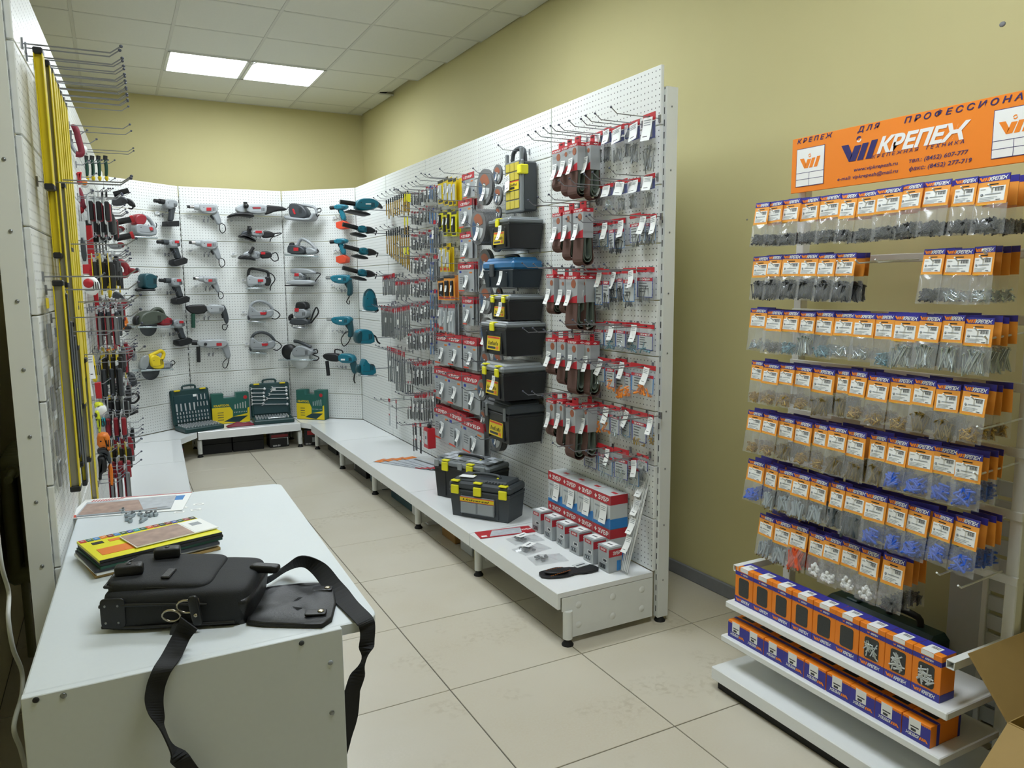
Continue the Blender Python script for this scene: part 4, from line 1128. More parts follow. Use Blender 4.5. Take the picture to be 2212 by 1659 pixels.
# sanding belts: printed sleeve, belt loop hanging out below
def sanding_belt(crop, x0, y0, x1, y1, yb, label, out=.12):
    a, b, z0, z1 = rect(WR, crop, out, x0, y0, x1, y1); zb = WR.at(crop, (x0 + x1) / 2, yb, out)[1]
    w, h, d = max(.045, b - a), z1 - z0, .055
    t = thing('sanding_belt', label, 'sanding belt', WR.M((a + b) / 2, z1, out - d / 2, turn=rnd(-.05, .05)), 'sanding belts')
    s_ = MB(); s_.box((0, 0, -h / 2), (w * 1.03, d, h), 'sleeve'); hh = h * .13
    s_.box((0, 0, -hh / 2 + .001), (w * 1.035, d + .001, hh), 'zred'); zubr(s_, -w * .42, -hh * .8, hh * .5, -d / 2 - .0012, w * .84)
    X = RZ(PI / 2); s_.add([(w * .519, 0, -hh * .25), (w * .519, .012, -hh * .5), (w * .519, 0, -hh * .75), (w * .519, -.012, -hh * .5)], [(0, 1, 2, 3)], 'paper'); s_.add([(w * .52, 0, -hh * .4), (w * .52, .005, -hh * .5), (w * .52, 0, -hh * .6), (w * .52, -.005, -hh * .5)], [(0, 1, 2, 3)], 'zred')
    s_.add([(-w * .5, -d / 2 - .0008, -h), (w * .5, -d / 2 - .0008, -h), (w * .5, -d / 2 - .0008, -h * .72), (w * .1, -d / 2 - .0008, -h * .78), (-w * .1, -d / 2 - .0008, -h * .9), (-w * .5, -d / 2 - .0008, -h * .92)], [(0, 1, 2, 3, 4, 5)], 'zred')
    s_.lathe([(.2 * w, 0), (.2 * w, .001)], 'disclabel', 14, T(w * .18, -d / 2 - .0002, -h * .3) @ RX(PI / 2)); s_.plate(-w * .42, w * .05, -h * .26, -h * .24, -d / 2 - .001, 'printl'); s_.plate(-w * .42, 0, -h * .31, -h * .29, -d / 2 - .001, 'printl')
    so = part(t, 'sleeve', s_)
    r = MB(); r.box((0, 0, .016), (w * .6, .004, .036), 'zred'); r.prism([(-.011, .022), (.011, .022), (.011, .028), (-.011, .028)], -.0026, .0026, 'black'); part(so, 'hanging_tab', r)
    L = z0 - zb; q = []
    R_ = min(d * .5, L * .45)
    prof = [(-d / 2 + .004, -h * .9), (-d / 2 + .002, -h - L * .2), (-R_ * 1.12, -h - L + R_ * 1.1)]
    for i in range(9):
        an = PI + PI * i / 8; prof.append((R_ * 1.12 * math.cos(an), -h - L + R_ + R_ * math.sin(an)))
    prof += [(R_ * 1.12, -h - L + R_ * 1.1), (d / 2 - .002, -h - L * .2), (d / 2 - .004, -h * .9)]
    bm = MB(); bm.ribbon([(0, y, z) for y, z in prof], [(w / 2, 0, 0)] * len(prof), .0022, 'belt')
    part(t, 'belt_loop', bm)
    for k in range(2):
        sc = .72 - .25 * k
        bm2 = MB(); bm2.ribbon([(0, y * sc, max(z, -h - L + R_ * (1.2 + k)) if False else z * (1 - .06 * (k + 1))) for y, z in prof], [(w / 2 * .98, 0, 0)] * len(prof), .0018, 'beltin'); part(t, 'belt_loop', bm2)
    part(t, 'price_tag', TAG, T(-w * .12, -d / 2 - .006, -h * .52) @ RY(rnd(-.1, .1)))
    hook(WR, (a + b) / 2, z1 + .035, .29)


BR = ((('G', 200, 465, 275, 690, 797), ('G', 276, 440, 326, 660, 840), ('G', 328, 415, 408, 640, 858), ('G', 462, 405, 512, 630, 872)),
      (('G', 203, 985, 270, 1195, 1300), ('G', 285, 962, 352, 1192, 1365), ('G', 370, 945, 452, 1185, 1408)),
      (('H', 155, 125, 212, 350, 446), ('H', 258, 135, 300, 350, 440), ('H', 310, 135, 402, 355, 572), ('H', 440, 135, 468, 350, 582)),
      (('H', 150, 645, 225, 850, 942), ('H', 240, 645, 302, 872, 1022), ('H', 325, 660, 402, 890, 1098), ('H', 460, 670, 508, 895, 1112)),
      (('H', 150, 1145, 217, 1345, 1442), ('H', 235, 1150, 290, 1355, 1528), ('H', 308, 1185, 390, 1405, 1625), ('H', 440, 1175, 490, 1405, 1612)))
for r, row in enumerate(BR):
    for k, q in enumerate(row):
        sanding_belt(*q, 'brown sanding belt in printed sleeve, %s from the toolboxes in the %s row' % (ORD[k], ('top', 'second', 'third', 'fourth', 'lowest')[r]), .13 if k < 3 else .09)


# red-topped bags of nails, screws and plugs
def pile(kind, w, h, d, n=22, seed=0):
    """little hardware lying in the bottom of a bag (origin bottom centre)"""
    R_ = random.Random(seed * 31 + len(kind)); g = MB()
    spec = {'black': ('screwblack', .028, .0022), 'blackL': ('screwblack', .05, .0026), 'zinc': ('zinc', .018, .0028), 'steel': ('steel', .03, .002), 'bluezinc': ('bluezinc', .034, .0024), 'zincL': ('zinc', .06, .0026), 'brass': ('brass', .026, .0024), 'brassL': ('brassd', .05, .0026),
            'blue': ('plugblue', .034, .0042), 'grey': ('pluggrey', .05, .0042), 'dark': ('plugdark', .06, .005), 'red': ('plugred', .07, .0045), 'white': ('plugwhite', .012, .006), 'orange': ('plugorange', .04, .005), 'nail': ('steel', .05, .0017), 'nailL': ('steel', .09, .0018), 'darknail': ('tooldark', .055, .002)}[kind]
    m, L, r = spec; L = min(L, h * .95)
    for i in range(n):
        long_ = L > .045
        a = R_.uniform(-.5, .5) + (PI / 2 if long_ else R_.choice((0, .6, 1.2, 2.2)))
        x = R_.uniform(-.42, .42) * (w - L * abs(math.cos(a))); z = L * abs(math.sin(a)) / 2 + r + R_.random() ** 1.6 * max(.002, h * .8 - L * abs(math.sin(a)))
        z = z * (1 - .75 * (2 * x / w) ** 2) + .002
        y = R_.uniform(-.5, .5) * d * (1 - z / (h * 1.3)); dx, dz, dy = math.cos(a) * L / 2, math.sin(a) * L / 2, R_.uniform(-.2, .2) * L / 2
        if kind == 'white':
            g.rbox((x, y, z), (.012, .007, .011), m, .003, T(x, y, z) @ RY(R_.uniform(0, 3)) @ T(-x, -y, -z)); continue
        g.cyl((x - dx, y - dy, z - dz), (x + dx, y + dy, z + dz), r, m, r * .75, n=5)
        if kind not in ('blue', 'grey', 'dark', 'red', 'orange'): g.cyl((x + dx, y + dy, z + dz), (x + dx * 1.08, y + dy * 1.08, z + dz * 1.08), r * 1.9, m, n=6)
        if kind in ('grey', 'red'): g.cyl((x - dx * 1.3, y, z - dz * 1.3), (x - dx, y, z - dz), .0018, 'brassd', n=5)
    return g


PILE = {}


def pile_mesh(kind, w, h, d, n=22, seed=0):
    k = (kind, round(w, 2), round(h, 2), seed % 3)
    if k not in PILE: PILE[k] = pile(kind, w, h, d, n, seed).mesh('contents')
    return PILE[k]


def pouch(w, z0, z1, d, m='bag', wob=0.0):
    """clear plastic pouch: two sheets, fuller towards the bottom"""
    g = MB()
    for sgn in (-1, 1):
        def fn(u, v, sgn=sgn):
            b = math.sin(PI * u) ** .6 * (1 - v) ** .6 * (.25 + .75 * min(1, v * 6)) if 0 < u < 1 else 0
            return ((u - .5) * w * (1.0 + .04 * (1 - v)), sgn * (.0008 + d / 2 * b) + wob * (math.sin(9 * u + 5 * v) + .6 * math.sin(17 * u - 11 * v + wob)) * .003 * (1 - abs(2 * u - 1)), z0 + (z1 - z0) * v)
        g.grid(fn, 9, 9, m, flip=sgn > 0)
    return g


def redbag(crop, x0, y0, x1, y1, label, kind='nail', style=0, out=.04, seed=0):
    a, b, z0, z1 = rect(WR, crop, out, x0, y0, x1, y1); w, h = max(.03, b - a), z1 - z0
    t = thing('hardware_bag', label, 'bag of hardware', WR.M((a + b) / 2, z1, out, rnd(-.03, .03), rnd(-.12, .12)), 'red-topped bags at the shelving end')
    p = pouch(w, -h, -.002, .022, 'bag', 1)
    part(t, 'pouch', p)
    hd = MB(); hh = h * .14
    hd.box((0, -.002, -hh / 2), (w, .003, hh), 'red'); hd.box((0, -.0036, -hh * .45), (.018, .001, .006), 'black'); part(t, 'header', hd)
    c = MB()
    if style:
        hz = -h * .3
        c.box((0, -.004, (hz - h * .86) / 2), (w * .9, .001, h * .86 + hz), 'dblue' if style == 1 else 'lblue'); c.plate(-w * .4, w * .43, -h * .84, hz - h * .1, -.005, 'cardlight')
        c.plate(-w * .45, w * .45, hz - h * .09, hz, -.0052, 'zred'); c.text('ЗУБР', -w * .3, hz - h * .07, h * .045, -.0056, 'paper', .03, 0, w * .6)
        for k in range(4): c.plate(-w * .32, w * rnd(-.05, .3), hz - h * (.17 + .08 * k), hz - h * (.14 + .08 * k), -.0055, 'print')
    else:
        c.box((0, .003, -h * .3), (w * .85, .001, h * .3), 'dblue'); c.plate(-w * .35, w * .2, -h * .42, -h * .2, .002, 'cardlight')
    part(t, 'inner_card', c)
    part(t, 'contents', pile_mesh(kind, w * .8, h * .42, .016, 18, seed), T(0, -.002, -h * .985))
    if style == 0: part(t, 'price_tag', TAGL if w > .06 else TAG, T(w * .02, -.009, -hh * .55) @ SC(min(1.2, w / .065), 1, h / .22) @ RY(rnd(-.12, .12)))
    elif seed % 2: part(t, 'price_tag', TAG, T(w * .2, -.009, -hh * .5) @ RY(rnd(-.2, .2)))
    hook(WR, (a + b) / 2, z1 - hh * .5, .25 if y0 < 1000 or crop != 'G' else .2)


BG = ((('G', 548, 320, 615, 570, 'darknail'), ('G', 618, 285, 685, 558, 'darknail'), ('G', 682, 270, 790, 565, 'nail'), ('G', 790, 250, 835, 525, 'nail'), ('G', 830, 228, 918, 570, 'nailL'), ('G', 938, 170, 1043, 630, 'nailL')),
      (('G', 545, 765, 612, 925, 'nail'), ('G', 600, 745, 705, 960, 'zinc'), ('G', 712, 710, 812, 965, 'nail'), ('G', 822, 700, 915, 945, 'nail'), ('G', 945, 665, 1042, 935, 'nailL')),
      (('G', 520, 1060, 590, 1290, 'steel'), ('G', 590, 1045, 660, 1290, 'steel'), ('G', 660, 1035, 715, 1310, 'darknail'), ('G', 710, 1025, 790, 1310, 'darknail'), ('G', 830, 985, 925, 1260, 'nail'), ('G', 925, 990, 965, 1240, 'nail'), ('G', 965, 990, 1000, 1240, 'nail'), ('G', 1000, 990, 1050, 1240, 'nail')),
      (('H', 465, 75, 555, 415, 'steel'), ('H', 550, 72, 615, 420, 'steel'), ('H', 615, 80, 675, 400, 'darknail'), ('H', 670, 85, 735, 350, 'darknail'), ('H', 735, 80, 780, 340, 'darknail'), ('H', 780, 70, 880, 390, 'darknail'), ('H', 885, 65, 1040, 350, 'nailL')),
      (('H', 540, 510, 625, 720, 'bluezinc'), ('H', 628, 505, 720, 740, 'bluezinc'), ('H', 720, 510, 805, 745, 'zinc'), ('H', 805, 515, 905, 765, 'bluezinc'), ('H', 905, 530, 1025, 770, 'bluezinc')),
      (('H', 445, 790, 540, 1010, 'zincL'), ('H', 535, 795, 635, 1025, 'zincL'), ('H', 638, 810, 715, 1075, 'orange'), ('H', 715, 810, 810, 1145, 'orange'), ('H', 790, 840, 850, 1130, 'orange'), ('H', 850, 855, 1035, 1120, 'orange')),
      (('H', 540, 1160, 610, 1420, 'orange'), ('H', 600, 1185, 670, 1420, 'orange'), ('H', 668, 1195, 760, 1455, 'zinc'), ('H', 760, 1210, 850, 1475, 'zinc'), ('H', 840, 1240, 985, 1525, 'brass'), ('H', 985, 1265, 1025, 1515, 'brass')),
      (('I', 1245, 40, 1355, 270, 'steel'), ('I', 1350, 75, 1480, 320, 'zincL'), ('I', 1480, 100, 1580, 360, 'zincL'), ('I', 1545, 160, 1665, 400, 'zincL'), ('I', 1640, 145, 1740, 275, 'steel')))
for r, row in enumerate(BG):
    for k, q in enumerate(row):
        col = {'orange': 'orange plugs', 'brass': 'brass screws', 'darknail': 'dark nails', 'nail': 'nails', 'nailL': 'long nails', 'zinc': 'zinc screws', 'zincL': 'long zinc screws', 'steel': 'grey screws', 'bluezinc': 'bluish screws'}[q[5]]
        redbag(*q[:5], 'red-topped bag of %s, %s from the sanding belts in the %s row' % (col, ORD[k], ROWN[r]), q[5], 0 if r < 2 else 1 + (k % 2), .03 + .012 * (k % 3), r * 10 + k)


# drill bits
def small_blister(crop, x, y, h_px, label, seed=0, tagged=True, tone=0, out=.08, wx=.022):
    s_, z1 = WR.at(crop, x, y, out); z0 = WR.at(crop, x, y + h_px, out)[1]; h = z1 - z0
    key = ('sb', round(h, 2), tone, tagged)
    if key not in PILE:
        g = MB(); g.box((0, 0, -h / 2), (wx, .001, h), 'cardlight' if tone == 0 else 'cardgrey')
        g.box((0, -.001, -h * .07), (wx, .002, h * .14), 'zred' if tone != 2 else 'dblue')
        g.cyl((0, -.006, -h * .25), (0, -.006, -h * .95), .0035, 'screwblack' if tone < 2 else 'lblue', n=6); g.box((0, -.005, -h * .55), (wx * .8, .009, h * .75), 'bag')
        if tagged: g.box((wx * .1, -.014, -h * .5), (wx * .75, .0008, h * .3), 'paper', T(0, 0, 0) @ RY(.1)); g.box((wx * .1, -.0146, -h * .5), (wx * .4, .0006, h * .04), 'print')
        PILE[key] = g.mesh('drill_blister')
    solo('drill_blister', label, 'drill bit pack', PILE[key], WR.M(s_, z1, out, rnd(-.06, .06), rnd(-.5, .5)), 'small drill bit blisters')
    if seed >= 0:
        for k in range(2): solo('drill_blister', 'one behind the ' + label.replace('with white tag, ', '').replace(' in the column', ''), 'drill bit pack', PILE[key], WR.M(s_ + rnd(-.006, .006), z1 - .002, out - .02 * (k + 1), rnd(-.08, .08), rnd(-.5, .5)), 'small drill bit blisters')
        hook(WR, s_, z1 - .006, .22)


for r, (c, y, h) in enumerate((('C', 425, 120), ('C', 600, 130), ('C', 815, 155), ('C', 1035, 160), ('C', 1252, 165), ('C', 1468, 170), ('D', 318, 190), ('D', 620, 225), ('D', 915, 255))):
    for k, x in enumerate((482, 515, 552, 588, 620)):
        small_blister(c, x, y - (x - 482) * (.42 - .05 * r) + (8 if k % 2 else -6), h, 'small drill bit blister with white tag, %s of its row, row %s from the top' % (ORD[k], ORD[r]), k)
for k, (c, x, y, h, tn) in enumerate((('C', 655, 355, 130, 2), ('C', 692, 345, 170, 1), ('C', 655, 560, 160, 2), ('C', 692, 680, 270, 1), ('C', 657, 815, 180, 2), ('C', 695, 1005, 270, 1), ('C', 659, 1072, 180, 2), ('C', 698, 1330, 280, 1), ('C', 662, 1335, 190, 2), ('D', 664, 185, 150, 2), ('D', 702, 255, 280, 1), ('D', 664, 440, 110, 2), ('D', 695, 880, 170, 1))):
    small_blister(c, x, y, h, 'slim %s strip pack in the column beside the blister cards, %s from the top' % (('red', 'red', 'blue-lettered')[tn], ORD[min(k, 15)]), k, k % 3 == 0, tn)
# yellow-carded bit packs
for r, (c, mm, row) in enumerate((('C', 'yellow', ((728, 305, 772, 525), (778, 275, 828, 540), (828, 285, 860, 545), (864, 285, 905, 540))), ('C', 'vyellow', ((725, 590, 775, 780), (777, 600, 815, 830), (817, 575, 850, 800), (855, 595, 905, 830))),
                                  ('C', 'yellow', ((735, 905, 772, 1165), (776, 895, 808, 1165), (812, 930, 842, 1165))), ('C', 'carda', ((735, 1225, 788, 1430), (791, 1200, 838, 1435), (842, 1200, 885, 1435))), ('C', 'cardgrey', ((735, 1470, 778, 1720), (782, 1470, 820, 1780), (824, 1470, 858, 1790), (860, 1470, 888, 1800))))):
    for k, q in enumerate(row):
        a, b, z0, z1 = rect(WR, c, .08, *q); w, h = b - a, z1 - z0
        t = thing('bit_pack', '%s-carded bit pack, %s in the %s row beside the grey blister cards' % ({'yellow': 'yellow', 'vyellow': 'bright yellow', 'carda': 'orange', 'cardgrey': 'grey'}[mm], ORD[k], ORD[r]), 'bit pack', WR.M((a + b) / 2, z1, .08, rnd(-.04, .04), rnd(-.2, .2)), 'carded bit packs')
        g = MB(); g.box((0, 0, -h / 2), (w, .0025, h), mm); g.box((0, -.001, -h * .06), (w, .003, h * .12), 'screwblack' if mm != 'cardgrey' else 'zred'); g.plate(-w * .4, w * .4, -h * .96, -h * .86, -.002, 'print' if r < 2 else 'batt'); part(t, 'card', g)
        g = MB(); g.rbox((0, -.008, -h * .52), (w * .5, .014, h * .62), 'blister' if r in (0, 2, 4) else 'black', .004); part(t, 'blister', g)
        part(t, 'price_tag', TAGS, T(w * rnd(-.2, .2), -.017, -h * rnd(.2, .45)) @ SC(1.6, 1, 1.4))
        g = MB(); g.box((0, 0, -h / 2), (w, .004, h), mm); solo('bit_pack', 'bit pack behind the front one, %s hook of the %s row of carded packs' % (ORD[k], ORD[r]), 'bit pack', g, WR.M((a + b) / 2, z1, .05, rnd(-.05, .05), rnd(-.2, .2)), 'carded bit packs')
        hook(WR, (a + b) / 2, z1 - .006, .26)


# long bits
def bit(crop, x, y, y2, label, m='brass', r=.005, cap='screwblack', out=.09, tagged=False, name='drill_bit', hk=True, group='long drill bits'):
    s_, z1 = WR.at(crop, x, y, out); z0 = WR.at(crop, x, y2, out)[1]; h = z1 - z0; k = ('bit', round(h, 2), m, tagged)
    if k not in PILE:
        g = MB(); g.cyl((0, 0, -h * .22), (0, 0, -h * .96), r, m, n=7); g.cyl((0, 0, -h * .96), (0, 0, -h), r * 1.3, 'steel', r * .6, n=7)
        for i in range(int(h / .02)):
            z = -h * .26 - i * .014
            if z > -h * .93: g.lathe([(r * 1.02, -.002), (r * 1.22, 0), (r * 1.02, .002)], m, 7, T(0, 0, z) @ RX(.35))
        if cap == 'screwblack': g.cyl((0, 0, 0), (0, 0, -h * .23), r * 1.15, 'screwblack', n=7)
        else: g.box((0, -.001, -.02), (.02, .004, .04), cap); g.cyl((0, 0, -.03), (0, 0, -h * .23), r * .8, 'steel', n=7)
        if tagged: g.box((.004, -r - .006, -h * .45), (.018, .0008, .04), 'paper', RY(.1))
        PILE[k] = g.mesh(name)
    solo(name, label, 'drill bit', PILE[k], WR.M(s_, z1, out, rnd(-.02, .02), rnd(-.4, .4)), group)
    if hk: hook(WR, s_, z1 - .008, .2)


for k in range(11):
    x = 238 + 20 * k
    bit('C', x, 490 - 9 * k, 680 - 8 * k if k % 2 else 640, 'short golden masonry bit, %s from the corner in the upper fan' % ORD[k], tagged=k % 4 == 0, hk=k % 2 == 0)
for k in range(11):
    x = 240 + 20.5 * k
    bit('C', x, 780 - 7 * k + (k > 6) * 30, 1000 + 17 * k, 'long golden masonry bit, %s from the corner in the lower fan' % ORD[k], tagged=k % 5 == 1, hk=k % 2 == 1)
for k, (x, y, h) in enumerate(((410, 430, 140), (432, 420, 150), (452, 430, 150), (410, 650, 120), (436, 645, 130), (410, 935, 110), (440, 930, 120))):
    s_, z1 = WR.at('C', x, y, .16)
    g = MB(); g.rbox((0, 0, -.03), (.03, .008, .06), 'vyellow', .003); g.cyl((0, 0, -.06), (0, 0, -.13), .004, 'brass', n=6)
    solo('spade_bit', 'yellow-carded spade bit above the golden bits, %s of its kind' % ORD[k], 'drill bit', g, WR.M(s_, z1, .16, 0, rnd(-.5, .5)), 'yellow-carded spade bits')
    hook(WR, s_, z1, .24)
sd = []
for k in range(8): sd.append(('C', 205 + 15 * k, 1200 - 3 * k, 1390, k))
for k in range(9): sd.append(('C', 332 + 15 * k, 1250 - 2 * k, 1432 - (k % 3) * 25, k))
for k in range(9): sd.append(('D', 193 + 12.5 * k, 85 + 2 * k, 380, k))
for k in range(9): sd.append(('D', 305 + 18 * k, 110 - 4 * k, 420 - 14 * abs(k - 3), k))
for k in range(10): sd.append(('D', 252 + 17 * k, 470 + 6 * k, 800 + (70 if k > 3 else 0) + 4 * k, k))
for i, (c, x, y, y2, k) in enumerate(sd):
    grp = 0 if i < 8 else 1 if i < 17 else 2 if i < 26 else 3 if i < 35 else 4
    bit(c, x, y, y2, 'long grey hammer drill bit with red cap, %s in the %s' % (ORD[k], ('short corner cluster', 'short cluster by the blisters', 'straight corner cluster', 'tagged middle cluster', 'lowest long cluster')[grp]), 'steel', .0055, 'zred', .09, i % 4 == 1, 'hammer_bit', k % 2 == 0, 'hammer drill bits')
# saw blades, scrapers and the red packet low on the second bay
for k, (x, y, y2, w, m) in enumerate(((265, 965, 1215, .032, 'cardlight'), (330, 975, 1245, .022, 'steel'), (490, 1200, 1455, .022, 'screwblack'), (512, 1195, 1450, .024, 'tooldark'), (560, 1195, 1480, .024, 'screwblack'))):
    s_, z1 = WR.at('D', x, y, .13); z0 = WR.at('D', x, y2, .13)[1]; h = z1 - z0
    g = MB(); g.box((0, 0, -h / 2), (w, .004, h), m); g.box((0, -.001, -h * .06), (w * 1.05, .004, h * .12), 'zred'); g.box((0, -.0025, -h * .5), (w * .7, .001, h * .14), 'paper'); g.plate(-w * .3, w * .3, -h * .62, -h * .56, -.0035, 'zred')
    solo('hacksaw_pack', ('pale saw blade strip hanging alone above the white shelf', 'grey saw blade strip beside the pale one', 'black blade strip nearest the red packet, left one', 'dark blade strip in the middle of the low group', 'black blade strip touching the red packet')[k], 'saw blade', g, WR.M(s_, z1, .13, rnd(-.04, .04), rnd(-.2, .2)), 'blade strips')
    hook(WR, s_, z1 - .006, .26)
a, b, z0, z1 = rect(WR, 'D', .13, 590, 1245, 632, 1430); w, h = b - a, z1 - z0
t = thing('red_packet', 'red hanging packet with clear window low beside the blister cards', 'packet', WR.M((a + b) / 2, z0, .1))
g = MB(); g.rbox((0, 0, h / 2), (w, .06, h), 'red', .003); part(t, 'box', g)
g = MB(); g.plate(-w * .35, w * .35, h * .2, h * .85, -.031, 'cardlight'); g.plate(-w * .1, w * .15, h * .45, h * .6, -.0315, 'tooldark'); part(t, 'window', g)
g = MB(); g.rbox((0, 0, h + .012), (w * .5, .02, .03), 'black', .004); part(t, 'hanger', g); hook(WR, (a + b) / 2, z1 + .012, .22)
for k, (x, y, h) in enumerate(((448, 350, 160), (448, 590, 140), (445, 800, 130), (448, 1040, 120))):
    small_blister('D', x, y, h, 'narrow yellow bit pack between hammer bits and small blisters, %s down' % ORD[k], k, k == 0, 0)
# ================================================================== goods standing on the right-hand base shelf
ZS = .241
def wr(x, y, z=ZS, turn=0.0):
    """world point on the shelf, local axes as on the right run"""
    return T(x, y, z) @ RZ(-PI / 2 + turn)


# two large toolboxes
M = T(1.812, 3.759, ZS) @ RZ(math.radians(-55.9))
XPs = XP
XP = 0.18 + .012; t = toolbox('large dark grey toolbox with three yellow latches standing on the shelf', 0, .385, 0, 0, .225, 'boxdark', 'boxdark', (-.4, -.02, .4), .3, False, False, True, M=M, taper=.93); XP = XPs
g = MB(); d = .18
g.rbox((-.01, -d / 2 - .004, .075), (.22, .012, .1), 'boxlid', .004); part(t, 'drawer_front', g)
g = MB(); g.plate(-.12, .1, .095, .122, -d / 2 - .0115, 'yelprint'); g.plate(-.12, .1, .118, .122, -d / 2 - .012, 'batt'); g.plate(-.12, .1, .095, .0975, -d / 2 - .012, 'batt'); g.text('Universal', -.1, .102, .011, -d / 2 - .0122, 'black', .02, .2, .17); part(t, 'label', g)
for k in range(2):
    g = MB(); g.rbox((-.065 + .11 * k, -d / 2 - .010, .06), (.1, .006, .06), 'clearlid', .002); part(t, 'drawer_window', g)
g = MB(); g.box((-.1, -.04, .2285), (.09, .05, .0015), 'paper', RZ(.1)); part(t, 'price_slip', g)
for k in range(7):
    g = MB(); g.rbox((.06 + .02 * k - .02, -.045, .215), (.012, .07, .008), 'boxdark', .002); part(t, 'lid_rib', g)
M = T(1.885, 4.13, ZS) @ RZ(math.radians(-65.2))
XP = .2 + .012; t = toolbox('large black toolbox with clear organiser lid behind the dark grey one', 0, .43, 0, 0, .25, 'boxblack', 'boxlid', (-.28, .18), .2, False, False, True, M=M, taper=.93, trays=True); XP = XPs
for sx in (-.44, 0, .42):
    g = MB(); g.rbox((.43 * sx, -.108, .215), (.035, .012, .045), 'clearlid', .004); part(t, 'clip', g)

# stacked fixings boxes
def zbox(label, x, y, z, w, d, h, M=None, small=False, tagged=True):
    t = thing('fixings_box', label, 'box', M or wr(x, y, z), 'red-banded fixings boxes')
    g = MB(); g.rbox((0, 0, h / 2), (w, d, h), 'cardlight' if not small else 'cardgrey', .0012); part(t, 'carton', g)
    g = MB(); y0 = -d / 2 - .0006
    if not small:
        g.plate(-w / 2, w / 2, h * .72, h, y0, 'zred'); zubr(g, -w * .42, h * .79, h * .13, y0 - .0004, w * .84); g.add([(-w / 2, y0, 0), (w / 2, y0, 0), (w / 2, y0, h * .34), (-w * .1, y0, h * .12), (-w / 2, y0, h * .1)], [(0, 1, 2, 3, 4)], 'lblue')
        g.plate(-w * .4, w * .1, h * .55, h * .6, y0, 'printl')
        for k in range(5): g.add([(-w * .35 + w * .15 * k, y0 - .0003, h * .2), (-w * .32 + w * .15 * k, y0 - .0003, h * .18), (-w * .26 + w * .15 * k, y0 - .0003, h * .42), (-w * .29 + w * .15 * k, y0 - .0003, h * .45)], [(0, 1, 2, 3)], 'steel')
        q = MB(); q.add([(w * .1, -d * .1, h + .0004), (w * .4, -d * .1, h + .0004), (w * .4, d * .1, h + .0004), (w * .1, d * .1, h + .0004)], [(0, 1, 2, 3)], 'zred'); part(t, 'top_print', q)
        g.add([(w / 2 + .0006, -d / 2, h * .72), (w / 2 + .0006, d / 2, h * .72), (w / 2 + .0006, d / 2, h), (w / 2 + .0006, -d / 2, h)], [(0, 1, 2, 3)], 'zred'); g.add([(w / 2 + .0006, -d / 2, 0), (w / 2 + .0006, d / 2, 0), (w / 2 + .0006, d / 2, h * .3), (w / 2 + .0006, -d / 2, h * .3)], [(0, 1, 2, 3)], 'lblue')
    else:
        g.plate(-w * .35, w * .3, h * .78, h * .93, y0, 'zred'); g.text('ЗУБР', -w * .25, h * .82, h * .07, y0 - .0004, 'paper', .03, 0, w * .45); g.plate(-w * .05, w * .35, h * .38, h * .52, y0, 'paper'); g.plate(0, w * .3, h * .4, h * .5, y0 - .0003, 'print'); g.plate(-w * .35, w * .2, h * .1, h * .28, y0, 'tooldark')
        for k in range(3): g.add([(-w * .3 + .015 * k, y0 - .0004, h * .12), (-w * .26 + .015 * k, y0 - .0004, h * .12), (-w * .18 + .015 * k, y0 - .0004, h * .26), (-w * .22 + .015 * k, y0 - .0004, h * .26)], [(0, 1, 2, 3)], 'zinc')
        x = w / 2 + .0006
        g.add([(x, -d / 2, h * .62), (x, d / 2, h * .62), (x, d / 2, h * .92), (x, -d / 2, h * .92)], [(0, 1, 2, 3)], 'zred')
        X = T(x + .0005, 0, 0) @ RZ(PI / 2); zubr(g, 0, 0, 0, 0, 1) if False else None
        g.text('ЗУБР', -d * .2, h * .7, h * .13, -.0004, 'paper', .03, 0, d * .55, X=X); g.plate(d * .1, d * .4, h * .05, h * .45, -.0002, 'lblue', X)
    part(t, 'print', g)
    if tagged and not small: part(t, 'price_tag', TAGL, T(w * .15, -d / 2 - .003, h * .7))
    if small:
        g = MB(); g.box((0, 0, h + .001), (w * .7, d * .7, .001), 'paper', RZ(.15)); g.box((0, 0, h + .0016), (w * .4, d * .1, .0006), 'print', RZ(.15)); part(t, 'price_slip', g)
    return t


for r in range(2):
    for k in range(4):
        zbox('red-banded fixings box, %s of the %s row against the panel' % (('far', 'second', 'third', 'near')[k], ('lower', 'upper')[r]), 2.035, 3.30 - .142 * k, ZS + .163 * r, .14, .1, .161)
for k in range(6):
    zbox('small grey fixings box with paper slip, %s in the front row' % ('farthest', 'second', 'third', 'fourth', 'fifth', 'nearest')[k], 1.945, 3.365 - .124 * k, ZS, .082, .075, .118, wr(1.945, 3.365 - .124 * k, ZS, rnd(-.06, .06)), True)
# cable ties in clear sleeves leaning in the corner of the panel
for k in range(4):
    w = .05
    t = thing('cable_tie_pack', 'clear sleeve of white cable ties by the open end, %s of four' % ('lowest', 'second', 'third', 'top')[k], 'cable ties', wr(1.965 + .03 * k, 2.665 + .008 * k, ZS + .003 + .08 * k, .1) @ RX(-.25))
    g = MB()
    for i in range(9): g.box((-w * .4 + w * .1 * i, .002 * (i % 2), .16), (.003, .0015, .3), 'plugwhite', RY((i - 4) * .012))
    part(t, 'ties', g); part(t, 'sleeve', pouch(w, 0, .33, .014)); part(t, 'price_tag', TAG, T(0, -.012, .17))
# flat things lying on the shelf
def flat(name, label, cat, M, build, group=None):
    t = thing(name, label, cat, M, group); build(t); return t


